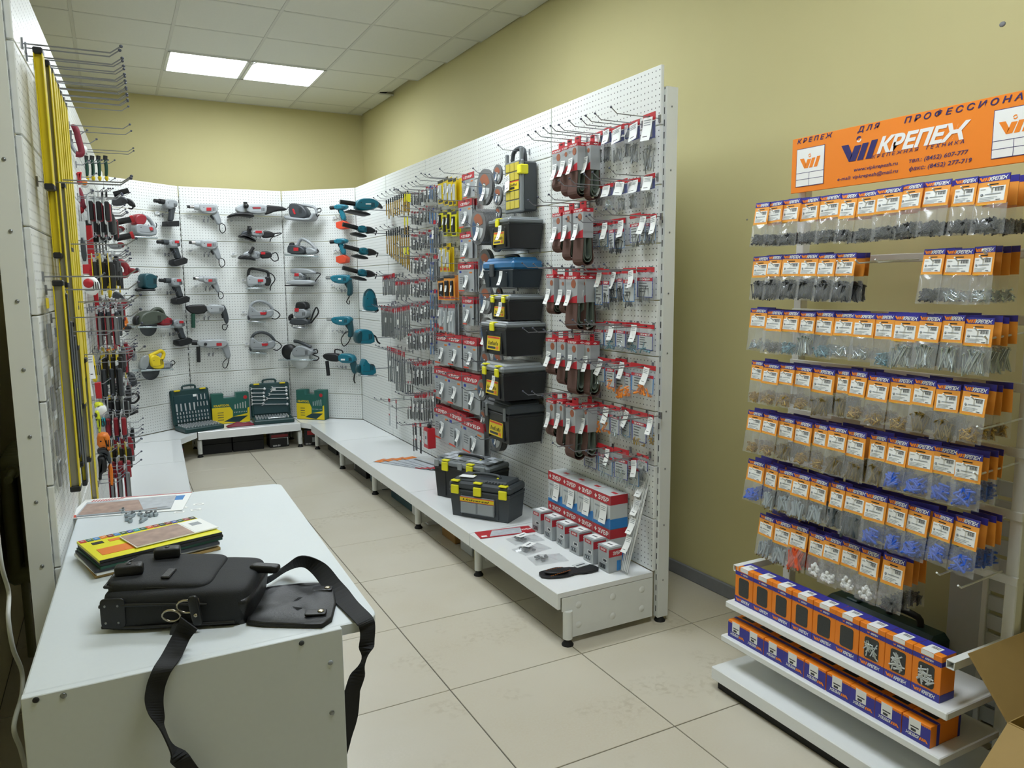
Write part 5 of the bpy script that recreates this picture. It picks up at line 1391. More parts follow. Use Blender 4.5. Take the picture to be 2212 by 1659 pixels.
pc = [Vector((1.616, 3.516)), Vector((1.921, 3.473)), Vector((1.908, 3.378)), Vector((1.606, 3.389))]
t = thing('blade_pack', 'red carded saw blade pack lying on the shelf', 'saw blade', T(1.76, 3.44, ZS + .002) @ RZ(-.14))
g = MB(); g.box((0, 0, 0), (.305, .105, .003), 'zred'); part(t, 'card', g)
g = MB(); g.add([(-.1, -.045, .002), (.08, -.045, .002), (.1, .04, .002), (-.06, .04, .002)], [(0, 1, 2, 3)], 'photog'); g.text('ЗУБР', 0, 0, .018, 0, 'paper', .03, 0, .06, X=T(.09, -.01, .0022) @ RX(-PI / 2) @ RZ(0)); g.add([(-.14, -.04, .002), (-.11, -.04, .002), (-.11, -.02, .002), (-.14, -.02, .002)], [(0, 1, 2, 3)], 'paper'); part(t, 'print', g)
for k, (x, y) in enumerate(((1.796, 3.283), (1.758, 3.146), (1.757, 2.988))):
    t = thing('bit_bag', ('clear bag of bits with price slip nearest the red card', 'clear bag of bits between two other small bags', 'clear bag of loose metal nuts without a slip')[k], 'bag of bits', T(x, y, ZS + .001) @ RZ(rnd(-.4, .2)), 'small bags on the shelf')
    g = MB()
    def top(u, v): return ((u - .5) * .17, (v - .5) * .11, .002 + .022 * max(0, math.sin(PI * min(1, u * 1.5))) * math.sin(PI * v) + .003 * math.sin(11 * u + 7 * v))
    g.grid(top, 10, 8, 'bagcloudy'); g.grid(lambda u, v: ((u - .5) * .17, (v - .5) * .11, .0005), 2, 2, 'bagcloudy', flip=True); part(t, 'pouch', g)
    g = MB(); R_ = random.Random(k)
    for i in range(22): g.rbox((R_.uniform(-.06, .0), R_.uniform(-.03, .03), .006 + .008 * R_.random()), (.012, .009, .008), 'steel', .002)
    part(t, 'contents', g, kind='stuff')
    if k < 2:
        g = MB(); g.box((-.01, .012, .0255), (.07, .045, .001), 'paper', RZ(.3)); g.box((-.01, .012, .0263), (.04, .006, .0006), 'print', RZ(.3)); part(t, 'price_slip', g)
t = thing('tool_holster', 'black stitched tool holster lying flat at the shelf end', 'holster', T(1.757, 2.80, ZS + .002) @ RZ(.02))
out_ = [(-.145, .01), (-.135, -.05), (-.1, -.065), (.02, -.045), (.05, -.02), (.135, -.03), (.145, .055), (.06, .06), (.02, .04), (-.05, .05)]
def flatp(poly, z0, z1, m, b=.002):
    q = MB(); q.prism(chaikin(poly, 1), -z1, -z0, m, b, RX(-PI / 2) @ SC(1, 1, 1)); q.v = [(v[0], v[1], v[2]) for v in q.v]; return q
g = flatp([(x, -y) for x, y in out_], 0, .008, 'leather'); part(t, 'back', g)
g = flatp([(x, -y) for x, y in [(-.12, -.005), (-.11, -.04), (-.02, -.045), (.0, .015), (-.05, .03)]], .008, .02, 'leather', .005); part(t, 'pocket', g)
g = MB()
for x, y in [(-.12 + .012 * i, -.048 + .002 * i) for i in range(10)] + [(-.1 + .012 * i, .028) for i in range(7)]: g.box((x, y * .9, .0212), (.007, .0015, .001), 'orange')
part(t, 'stitching', g); g = MB(); g.box((.085, .02, .009), (.07, .04, .002), 'cardlight', RZ(.1)); g.box((.085, .02, .0102), (.05, .008, .001), 'print', RZ(.1)); part(t, 'label', g)
for k in range(4):
    t = thing('saw_card', 'grey carded saw blade pack lying on the shelf, %s from the wall' % ORD[3 - k], 'saw blade', T(1.80 + .045 * k, 5.17 - .03 * k, ZS + .002 + .004 * k) @ RZ(-1.05 - .1 * k), 'cards lying on the shelf')
    g = MB(); g.box((0, 0, 0), (.46, .1, .003), 'photog'); g.box((.195, 0, .0008), (.06, .1, .003), 'zred'); g.box((-.19, .0, .0012), (.06, .1, .003), 'orange'); part(t, 'card', g)
    g = MB(); g.box((0, .01, .0022), (.26, .02, .002), 'steel'); part(t, 'blade', g)

# ------------------------------------------------------------------ things stored under the shelves
def carton(label, x, y, z, w, d, h, m, prints=(), turn=-PI / 2, cat='box', name='carton', handle=False):
    t = thing(name, label, cat, T(x, y, z) @ RZ(turn))
    g = MB(); g.rbox((0, 0, h / 2), (w, d, h), m, .003); part(t, 'body', g)
    for p in prints:
        g = MB(); y0 = -d / 2 - .0008
        if p[0] == 't': g.text(p[1], w * p[2], h * p[3], h * p[4], y0 - .0004, p[5], .02, 0, w * p[6])
        else: g.plate(w * p[1], w * p[2], h * p[3], h * p[4], y0, p[5])
        part(t, 'print', g)
    if handle:
        g = MB(); g.tube(spline([(-w * .2, -d / 2, h * .6), (-w * .18, -d / 2 - .03, h * .62), (w * .18, -d / 2 - .03, h * .62), (w * .2, -d / 2, h * .6)], 4), .008, 'black', 7); part(t, 'handle', g)
        for sx in (-.32, .32):
            g = MB(); g.rbox((w * sx, -d / 2 - .004, h * .5), (.03, .01, .05), 'tooldark', .003); part(t, 'latch', g)
    return t


for k, (y, w, h, m, l, pr) in enumerate((
        (6.88, .3, .16, 'boxblack', 'black tool case under the shelf next to the corner', (('p', .05, .4, .35, .6, 'redd'),)), (6.52, .26, .15, 'tooldark', 'dark grey tool case under the shelf behind the second leg', ()),
        (5.95, .34, .17, 'black', 'black carton with red stripe under the shelf', (('p', -.2, .3, .6, .78, 'redd'), ('p', -.45, -.4, .1, .9, 'cardlight'))), (5.55, .3, .15, 'tealdark', 'teal tool case half hidden behind the black carton', ()),
        (4.98, .42, .16, 'tealdark', 'large teal tool case under the shelf', (('p', -.1, .1, .5, .62, 'cardlight'),)), (4.58, .3, .17, 'paper', 'white carton with black machine picture under the shelf', (('p', -.3, .0, .35, .55, 'print'), ('p', .42, .5, .1, .8, 'redd'))),
        (4.12, .2, .165, 'cartonbox', 'brown cardboard carton under the shelf behind a leg', (('t', 'BOSCH', -.4, .62, .1, 'redd', .45), ('p', -.4, .1, .35, .42, 'redd'))), (3.86, .16, .16, 'cardlight', 'pale carton beside the brown one under the shelf', (('p', -.3, .3, .5, .7, 'printl'),)), (3.68, .13, .165, 'black', 'black and yellow carton under the shelf nearest the open end', (('p', -.5, .5, 0, .3, 'yellow'), ('p', -.2, .3, .7, .85, 'cardlight'))))):
    pr = [p for p in pr if not (p[0] == 't' and p[1] == 'BOSCH')]
    carton(l, 1.84 if h < .17 else 1.83, y, .001, w, .24, h, m, pr, handle=m in ('tealdark', 'boxblack', 'tooldark'), cat='tool case' if 'case' in l else 'box', name='tool_case' if 'case' in l else 'carton')
for k in range(4):
    carton('flat black tool case under the back shelf, %s of its stack on the %s' % (('lower', 'upper')[k // 2], ('left', 'right')[k % 2]), .765 + .29 * (k % 2), 7.47, .001 + .092 * (k // 2), .28, .2, .09, 'rubber', (), 0, 'tool case', 'tool_case')
carton('black carton with red band and power figure under the back shelf', 1.34, 7.46, .001, .18, .18, .175, 'black', (('p', -.42, .45, .55, .7, 'redd'), ('t', '2300 Вт', -.35, .06, .08, 'paper', .4), ('p', .42, .45, .1, .5, 'paper'), ('p', -.42, .45, .5, .515, 'paper'), ('p', -.3, .3, .8, .95, 'cardlight')), 0)
carton('black carton with red label under the right corner shelf', 1.66, 7.36, .001, .15, .15, .16, 'black', (('p', -.3, .4, .65, .9, 'red'), ('t', '850 Вт', -.42, .06, .09, 'paper', .35), ('p', 0, .35, .2, .5, 'printl')), -.35)
carton('red-lidded dark case under the left corner shelf', .34, 7.2, .001, .2, .2, .15, 'black', (('p', .1, .45, .5, .8, 'red'),), .6, 'tool case', 'tool_case')

# ------------------------------------------------------------------ green socket sets and their cartons on the back shelf
def open_case(label, x, y, w, dp, h, turn, name='socket_set_case'):
    t = thing(name, label, 'tool case', T(x, y, ZS) @ RZ(turn))
    b = MB(); b.rbox((0, -dp / 2, .02), (w, dp, .04), 'gcase', .008); bo = part(t, 'base', b)
    l = MB(); X = T(0, 0, .035) @ RX(-.16)
    l.rbox((0, .012, h / 2), (w, .035, h), 'gcase', .012, X); l.rbox((0, -.008, h * .46), (w * .88, .012, h * .76), 'dkteal', .004, X); lo = part(t, 'lid', l)
    hd = MB(); hd.tube(spline([(-.06, .012, h), (-.05, .012, h + .03), (.05, .012, h + .03), (.06, .012, h)], 4), .009, 'gcase', 8, X); part(lo, 'handle', hd)
    for sx in (-.33, .33):
        q = MB(); q.rbox((w * sx, -.006, h * .97), (.055, .03, .014), 'yellow', .004, X); part(lo, 'latch', q)
    q = MB(); q.box((w * .1, -.016, h * .8), (.035, .001, .022), 'paper', X); part(lo, 'price_card', q)
    return t, lo, bo, X


t, lo, bo, X = open_case('open green socket set case full of sockets, left on the back shelf', .60, 7.50, .36, .24, .33, .32)
g = MB()
for k in range(5): g.cyl((-.145 + .04 * k, -.02, .13 - .0), (-.145 + .04 * k, -.02, .2), .008, 'bright', n=8, X=X)
for k in range(3): g.cyl((.055 + .035 * k, -.02, .22), (.055 + .035 * k, -.02, .27), .006, 'bright', n=8, X=X)
for k in range(5): g.cyl((.02 + .03 * k, -.02, .16), (.02 + .03 * k, -.02, .2), .006, 'bright', n=8, X=X)
for r in range(3):
    for k in range(11): g.cyl((-.145 + .028 * k, -.018, .03 + .035 * r), (-.145 + .028 * k, -.018, .052 + .035 * r), .006, 'bright', n=6, X=X)
part(lo, 'sockets', g, kind='stuff')
g = MB()
for r in range(5):
    for k in range(12): g.cyl((-.15 + .027 * k, -.03 - .04 * r, .04), (-.15 + .027 * k, -.03 - .04 * r, .056), .009, 'bright', n=7)
part(bo, 'sockets', g, kind='stuff')
t, lo, bo, X = open_case('open green case with combination wrenches in its lid', 1.31, 7.56, .37, .24, .33, -.06)
g = MB()
for r in range(3):
    for k in range(12): g.cyl((-.15 + .026 * k, -.04 - .06 * r, .04), (-.15 + .026 * k, -.04 - .06 * r, .06), .009, 'bright', n=7)
g.cyl((-.05, -.2, .05), (.1, -.2, .05), .007, 'bright'); part(bo, 'sockets', g, kind='stuff')
CM = T(1.31, 7.56, ZS) @ RZ(-.06) @ X
for k, (x, z, L) in enumerate(((-.11, .275, .12), (.09, .275, .13), (-.115, .235, .11), (.085, .245, .14), (-.115, .2, .11), (.075, .21, .16), (-.115, .165, .11), (.065, .17, .19), (-.12, .13, .1), (.04, .115, .23))):
    g = MB(); g.rbox((0, 0, 0), (L, .006, .009), 'bright', .002); g.lathe([(.006, -.004), (.013, -.004), (.013, .004), (.006, .004)], 'bright', 10, T(L / 2, 0, 0) @ RX(PI / 2))
    g.prism([(-L / 2 - .016, .012), (-L / 2 - .006, .004), (-L / 2 - .006, -.004), (-L / 2 - .016, -.012), (-L / 2, -.013), (-L / 2 + .008, 0), (-L / 2, .013)], -.004, .004, 'bright')
    solo('combination_wrench', '%s combination wrench in the %s column of the green case lid' % (('topmost', 'second', 'third', 'fourth', 'lowest')[k // 2], ('short', 'long')[k % 2]), 'wrench', g, CM @ T(x, -.022, z) @ RY(.06), 'wrenches in the green case')


def kraft(label, x, y, w, h, turn, wrenchy):
    t = thing('printed_carton', label, 'box', T(x, y, ZS) @ RZ(turn)); d = .09
    g = MB(); g.prism([(-w / 2, 0), (w / 2, 0), (w / 2, h), (w * .16, h), (w * .16, h * .84), (-w * .18, h * .84), (-w * .18, h), (-w / 2, h)], -d / 2, d / 2, 'ktgreen', .0015); part(t, 'carton', g)
    g = MB(); y0 = -d / 2 - .0006
    g.add([(-w / 2, y0, .003), (w * .5, y0, .003), (w * .5, y0, h * .5), (w * .1, y0, h * .3), (-w * .02, y0, h * .55), (-w / 2, y0, h * .55)], [(0, 1, 2, 3, 4, 5)], 'yelprint')
    g.text('KRAFTOOL', -w * .45, h * .58, h * .07, y0 - .0004, 'yelprint', .03, 0, w * .42)
    g.add([(w * .04, y0 - .0005, h * .22), (w * .44, y0 - .0005, h * .3), (w * .46, y0 - .0005, h * .76), (w * .06, y0 - .0005, h * .72)], [(0, 1, 2, 3)], 'ktgreen'); g.add([(-w * .2, y0 - .0007, h * .08), (w * .2, y0 - .0007, h * .02), (w * .45, y0 - .0007, h * .22), (w * .06, y0 - .0007, h * .22)], [(0, 1, 2, 3)], 'dkteal')
    for k in range(5): g.plate(w * (.1 + .07 * k), w * (.13 + .07 * k), h * .48, h * (.62 + .02 * k), y0 - .001, 'zinc')
    for k in range(8): g.plate(w * (.08 + .045 * k), w * (.1 + .045 * k), h * .34, h * .38, y0 - .001, 'zinc')
    for k in range(4): g.plate(-w * .36, -w * .2, h * (.13 + .08 * k), h * (.15 + .08 * k), y0 - .0006, 'print')
    g.lathe([(.018, 0), (.018, .0008)], 'red', 16, T(w * .4, y0, h * .84) @ RX(PI / 2))
    part(t, 'print', g)


kraft('green and yellow notched carton between the two open cases', .937, 7.6, .34, .29, .04, False)
kraft('green and yellow notched carton at the right of the back shelf', 1.68, 7.41, .3, .29, -.75, True)
g = MB()
def roll(u, v): return ((u - .5) * .26, (v - .5) * .1, .004 + .03 * math.sin(PI * v) * (1 + .3 * math.sin(13 * u) * math.cos(6 * v)) * math.sin(PI * min(1, max(0, u * 1.1))) ** .4)
g.grid(roll, 14, 8, 'maroon'); g.grid(lambda u, v: ((u - .5) * .26, (v - .5) * .1, .001), 2, 2, 'maroon', flip=True)
solo('maroon_cloth', 'crumpled maroon cloth pouch between the open cases', 'cloth', g, T(1.0, 7.38, ZS) @ RZ(.05))
# ================================================================== the fastener display stand on the right
STX, SY0, SY1 = 2.30, 2.062, 1.19
stand = thing('display_stand', 'white metal display stand of orange and blue fastener bags by the yellow wall', 'display stand', T(STX, (SY0 + SY1) / 2, 0) @ RZ(-PI / 2))
SW = SY0 - SY1                                   # local x -SW/2..SW/2 left to right, -y towards the aisle
for sx in (-1, 1):
    g = MB(); g.rbox((sx * (SW / 2 - .018), .018, 1.02), (.036, .036, 2.04), 'white', .003); part(stand, 'upright', g)
g = MB(); g.rbox((0, -.165, .064), (SW, .395, .05), 'shelfgloss', .003); part(stand, 'base_plinth', g)
g = MB(); g.box((0, -.16, .02), (SW - .03, .36, .039), 'rubber'); part(stand, 'base_foot', g)
for yf, z, m in ((-.30, .338, 'shelfgloss'), (-.318, .206, 'shelfgloss')):
    g = MB(); g.rbox((0, (yf - .03) / 2, z - .012), (SW + .002, -yf - .03, .024), m, .003); part(stand, 'shelf', g)
for sx in (-1, 1):
    g = MB(); X = T(sx * (SW / 2 - .018), 0, .467)
    for a in range(4): g.box((0, -.135, .011), (.024, .27, .0025), 'white', X @ RY(a * PI / 2))
    part(stand, 'arm', g)
# header sign
WSG = Wall(2.275, 2.2, -90)
sg = thing('orange_sign', 'orange shop header sign with blue and white lettering above the fastener bags', 'sign', WSG.M(2.2 - 2.075, 1.872))
SH, SL = .196, .99
g = MB(); g.rbox((SL / 2, .004, SH / 2), (SL, .007, SH), 'vorange', .001); part(sg, 'board', g)
Y0 = -.0008


def vip(g, x, z, h, m, ring, y=Y0, width=None):
    """the V-and-three-bars emblem"""
    s_ = h * .36; t_ = h * .30
    if width: t_ = (width - s_) / 4.19
    g.add([(x, y, z + h), (x + t_, y, z + h), (x + t_ * 1.6, y, z + h * .38), (x + t_ * 1.15, y, z)], [(0, 3, 2, 1)], m)
    for k in range(3):
        x0 = x + t_ * 1.15 + k * t_ * 1.12
        if k == 0: g.add([(x0, y, z), (x0 + t_ * .9, y, z), (x0 + t_ * .9 + s_, y, z + h * .86), (x0 + s_, y, z + h * .86)], [(0, 1, 2, 3)], m)
        else:
            hh = 1.0 if k == 2 else .92
            g.add([(x0, y, z), (x0 + t_ * .8, y, z), (x0 + t_ * .8 + s_ * hh, y, z + h * hh), (x0 + s_ * hh, y, z + h * hh)], [(0, 1, 2, 3)], m)
    if ring:
        cx, cz = x + t_ * 1.6 + s_ * 1.1, z + h * 1.2
        for a0, mm in ((.6, m), (3.7, ring)):
            vs_ = []
            for i in range(7):
                a = a0 + 2.6 * i / 6
                for rr in (.09, .18): vs_.append((cx + math.cos(a) * h * rr, y, cz + math.sin(a) * h * rr))
            g.add(vs_, [(2 * i, 2 * i + 1, 2 * i + 3, 2 * i + 2) for i in range(6)], mm)


def sx_(yw): return 2.075 - yw


g = MB(); g.text('К Р Е П Е Ж', sx_(2.052), .176, .016, Y0, 'navy', .02, .25, .155); g.text('Д Л Я', sx_(1.797), .174, .017, Y0, 'navy', .02, .25, .085); g.text('П Р О Ф Е С С И О Н А Л О В', sx_(1.625), .172, .018, Y0, 'navy', .02, .25, .46); part(sg, 'lettering', g)
g = MB(); vip(g, sx_(1.858), .081, .058, 'navy', 'paper', Y0, .142); part(sg, 'emblem', g)
g = MB(); g.text('КРЕПЕЖ', sx_(1.718), .094, .047, Y0, 'paper', .045, .35, .31); part(sg, 'wordmark', g)
g = MB(); g.text('К Р Е П Е Ж Н А Я    Т Е Х Н И К А', sx_(1.735), .079, .011, Y0, 'navy', .01, .25, .31); part(sg, 'lettering', g)
g = MB()
g.text('www.vipkrepezh.ru', sx_(1.803), .046, .012, Y0, 'navy', .01, .2, .165); g.text('тел.: (8452) 607-777', sx_(1.600), .046, .013, Y0, 'navy', .01, .2, .19)
g.text('e-mail: vipkrepezh@mail.ru', sx_(1.868), .022, .012, Y0, 'navy', .01, .2, .232); g.text('факс: (8452) 277-719', sx_(1.598), .021, .013, Y0, 'navy', .01, .2, .2); part(sg, 'lettering', g)
for x0 in (sx_(2.052), sx_(1.343)):
    g = MB(); g.plate(x0, x0 + .125, .02, .156, Y0, 'navy'); g.plate(x0 + .002, x0 + .123, .022, .154, Y0 - .0004, 'paper'); vip(g, x0 + .016, .084, .036, 'vorange', 'vorange', Y0 - .0008, .092)
    for zz in (.068, .045): g.plate(x0 + .002, x0 + .123, zz, zz + .0016, Y0 - .0008, 'navy')
    g.plate(x0 + .06, x0 + .0616, .022, .068, Y0 - .0008, 'navy'); part(sg, 'emblem_panel', g)

# bags: one card and pouch drawn once at unit size, scaled to each bag
def card_mesh(simple=False):
    g = MB(); g.box((0, 0, -.5), (1, .002, 1), 'carda')
    g.box((0, -.0003, -.11), (1.0, .0022, .22), 'vblue')
    if not simple:
        y = -.0022
        vip(g, -.46, -.19, .13, 'vorange', None, y, .36); g.text('КРЕПЕЖ', -.13, -.19, .12, y, 'paper', .04, .3, .58)
        g.box((.0, -.0004, -.32), (.34, .0026, .035), 'black')
        g.box((.0, -.0006, -.64), (.82, .0022, .5), 'paper'); y = -.0026
        for k in range(9): g.plate(.1 + .03 * k, .1 + .03 * k + (.012 if k % 3 else .02), -.56, -.46, y, 'print')
        g.plate(.0, .36, -.45, -.425, y, 'print'); g.plate(-.36, -.2, -.48, -.46, y, 'printl'); g.plate(-.2, .3, -.66, -.63, y, 'printl')
        for k in range(3): g.plate(-.36, .2 - .1 * k, -.76 - .05 * k, -.745 - .05 * k, y, 'printl')
        g.plate(.16, .3, -.86, -.84, y, 'print'); g.lathe([(.03, 0), (.045, 0), (.045, .0006), (.03, .0006)], 'printl', 12, T(-.3, y, -.65) @ RX(PI / 2))
        for k in range(12): g.plate(-.48 + .08 * k, -.44 + .08 * k, -.995, -.97, -.0016, 'yellow')
    return g.mesh('header_card')


CARD, CARDS = card_mesh(), card_mesh(True)
SHEET = MB(); SHEET.grid(lambda u, v: ((u - .5), -.012 * math.sin(PI * u) * (1 - v), v - 1), 4, 4, 'bagcloudy'); SHEET = SHEET.mesh('pouch')
POUCH = [pouch(1, -1, 0, .03, 'bagcloudy', w_).mesh('pouch') for w_ in (0, 1, 2)]
BACKB = None
WS = Wall(2.11, 2.2, -90)
CON = {'black': 'black screws', 'blackL': 'long black screws', 'zinc': 'zinc washers', 'steel': 'grey screws', 'bluezinc': 'bluish screws', 'zincL': 'long zinc screws', 'brass': 'brass screws', 'brassL': 'long brass screws', 'blue': 'blue plugs', 'grey': 'grey nail plugs', 'dark': 'dark plugs', 'red': 'orange plugs', 'white': 'white clips'}


def vbag(crop, x0, x1, yt, yc, yb, kind, row, k, n):
    a, b, zc, z1 = rect(WS, crop, 0, x0, yt, x1, yc); zb = WS.at(crop, (x0 + x1) / 2 - (8 if crop != 'J' else 20), yb, 0)[1]
    w, hc, h = b - a, z1 - zc, z1 - zb
    kk = 'zinc' if kind == 'zincS' else kind
    lab = 'orange-carded bag of %s, %s from the far end of the %s row' % (CON[kk], ORD[k], ORD[row])
    M = WS.M((a + b) / 2, z1, 0, rnd(-.02, .02), rnd(-.1, .1) - .05) @ RX(-rnd(.08, .16))
    t = thing('fastener_bag', lab, 'bag of fasteners', M, 'orange-carded fastener bags')
    part(t, 'header_card', CARD, SC(w, 1, hc))
    part(t, 'pouch', POUCH[k % 3], T(0, .0, -hc * .97) @ SC(w * 1.06, 1.0, h - hc * .97))
    n_ = {'white': 34, 'blue': 34, 'black': 70, 'blackL': 40, 'brass': 34}.get(kk, 24)
    hp = min(h - hc, {'white': .055, 'blue': .065, 'grey': .07, 'dark': .085, 'red': .085, 'blackL': .08, 'zincL': .08, 'brassL': .07, 'black': .045}.get(kk, .045)) * .97
    part(t, 'contents', pile_mesh(kk, w * .84, hp, .02, n_, k), T(0, .0, -h + .004), kind='stuff')
    s_ = (a + b) / 2
    hk = MB(); hk.tube([(0, 0, 0), (0, -.2, -.012), (0, -.215, -.002)], .0022, 'white', 6)
    part(stand, 'hook', hk, Matrix.Translation((SY0 + SY1) / 2 * Vector((1, 0, 0)) - Vector((2.2 - s_, 0, 0)) + Vector((0, 0, z1 - hc * .3))))
    for j in range(n):
        t2 = thing('fastener_bag', 'bag of %s hanging behind the front bag, %s hook of the %s row' % (CON[kk], ORD[k], ORD[row]), 'bag of fasteners', WS.M(s_ + rnd(-.004, .004), z1 + rnd(-.003, .006), -.034 * (j + 1), rnd(-.03, .03), rnd(-.14, .1)) @ RX(-.07 + .03 * j), 'orange-carded fastener bags')
        part(t2, 'header_card', CARDS, SC(w, 1, hc)); part(t2, 'pouch', SHEET, T(0, 0, -hc * .97) @ SC(w, 1, h - hc)); part(t2, 'contents', pile_mesh(kk, w * .84, hp, .02, n_, k), T(0, 0, -h + .004), kind='stuff')


ROWS = (
    ('J', [(187, 292, 832, 1003, 1170, 'black'), (262, 400, 825, 985, 1168, 'black'), (385, 535, 805, 980, 1165, 'black'), (525, 675, 795, 970, 1155, 'black'), (665, 830, 775, 950, 1140, 'black'), (830, 960, 760, 955, 1145, 'black'), (955, 1105, 745, 935, 1135, 'black'), (1095, 1295, 720, 915, 1120, 'black'), (1275, 1460, 690, 885, 1100, 'black'), (1450, 1675, 665, 862, 1090, 'black'), (1685, 1865, 645, 858, 1085, 'black'), (1860, 2110, 622, 850, 1075, 'black')]),
    ('K', [(165, 290, 118, 280, 447, 'blackL'), (280, 385, 108, 272, 450, 'blackL'), (390, 535, 102, 270, 447, 'blackL'), (525, 660, 98, 270, 455, 'blackL'), (650, 800, 100, 272, 465, 'blackL'), (790, 950, 92, 268, 470, 'blackL'), (1450, 1625, 62, 258, 480, 'black'), (1615, 1840, 60, 262, 485, 'zinc'), (1830, 2000, 42, 262, 485, 'zinc')]),
    ('K', [(140, 280, 512, 660, 832, 'zinc'), (265, 395, 525, 685, 857, 'steel'), (385, 525, 530, 690, 865, 'bluezinc'), (520, 640, 540, 700, 872, 'zincL'), (630, 790, 535, 715, 892, 'bluezinc'), (785, 935, 545, 720, 895, 'zinc'), (925, 1090, 550, 732, 915, 'zinc'), (1085, 1240, 555, 745, 955, 'bluezinc'), (1230, 1420, 560, 765, 960, 'zincL'), (1415, 1600, 565, 768, 970, 'zincL'), (1600, 1770, 560, 772, 985, 'zincL'), (1760, 1990, 582, 800, 1018, 'zincL')]),
    ('K', [(155, 245, 907, 1060, 1225, 'brass'), (240, 370, 930, 1085, 1245, 'brass'), (360, 490, 937, 1088, 1260, 'brass'), (480, 620, 952, 1110, 1282, 'brass'), (610, 790, 967, 1155, 1328, 'brassL'), (800, 900, 978, 1152, 1335, 'brassL'), (900, 1035, 987, 1180, 1352, 'brass'), (1035, 1205, 1022, 1215, 1405, 'brass'), (1205, 1380, 1032, 1232, 1440, 'brass'), (1375, 1555, 1047, 1250, 1456, 'brassL'), (1550, 1730, 1082, 1295, 1512, 'brassL'), (1750, 1950, 1097, 1325, 1532, 'brass')]),
    ('L', [(130, 240, 97, 250, 412, 'brass'), (235, 365, 122, 275, 440, 'brass'), (360, 485, 147, 310, 475, 'brassL'), (475, 620, 172, 350, 505, 'brass'), (625, 735, 197, 370, 548, 'brass'), (735, 880, 217, 400, 585, 'brassL'), (865, 1030, 247, 450, 625, 'brassL'), (1050, 1180, 277, 470, 655, 'brassL'), (1180, 1350, 307, 508, 692, 'blue'), (1335, 1540, 337, 545, 738, 'blue'), (1520, 1720, 367, 580, 792, 'blue'), (1680, 1900, 412, 632, 835, 'blue')]),
    ('L', [(125, 260, 472, 632, 782, 'blue'), (260, 360, 502, 680, 835, 'grey'), (360, 475, 542, 706, 865, 'grey'), (470, 600, 572, 750, 908, 'grey'), (590, 740, 607, 790, 945, 'grey'), (750, 870, 642, 836, 985, 'dark'), (860, 1030, 682, 872, 1052, 'dark'), (1010, 1180, 722, 932, 1112, 'blue'), (1175, 1345, 767, 980, 1165, 'blue'), (1325, 1510, 817, 1030, 1215, 'blue'), (1515, 1690, 877, 1072, 1255, 'blue'), (1680, 1890, 902, 1132, 1335, 'blue')]),
    ('L', [(210, 335, 887, 1047, 1198, 'grey'), (330, 460, 927, 1110, 1255, 'grey'), (450, 585, 962, 1142, 1295, 'red'), (590, 715, 1022, 1200, 1355, 'white'), (705, 840, 1052, 1236, 1412, 'white'), (835, 980, 1092, 1282, 1458, 'white'), (975, 1130, 1142, 1356, 1535, 'white'), (1150, 1320, 1192, 1420, 1605, 'black')]))
zr = []
for r, (c, row) in enumerate(ROWS):
    for k, q in enumerate(row):
        vbag(c, *q, r, k, 3 if k == len(row) - 1 else 2)
    q = row[0]; z_ = WS.at(c, (q[0] + q[1]) / 2, q[2], 0)[1] - .018
    g = MB(); g.rbox((0, .0, z_), (SW + .004, .012, .028), 'white', .002); part(stand, 'hook_rail', g)
for y_, z_ in ((1.235, 1.63), (1.235, .684), (1.215, 1.40), (1.215, 1.15), (1.215, 1.02), (1.3, .7)):
    hk = MB(); hk.tube([(0, 0, 0), (0, -.2, -.012), (0, -.215, -.002)], .003, 'white', 6); part(stand, 'hook', hk, T((SY0 + SY1) / 2 - y_, 0, z_))
for y_ in (1.70, 1.63, 1.56):
    hk = MB(); hk.tube([(0, 0, 0), (0, -.2, -.012), (0, -.215, -.002)], .0025, 'white', 6); part(stand, 'hook', hk, T((SY0 + SY1) / 2 - y_, 0, 1.615))

# boxes on the two shelves
def window_pile(kind):
    return {'d': 'window', 'z': 'zinc', 'g': 'pluggrey'}[kind]


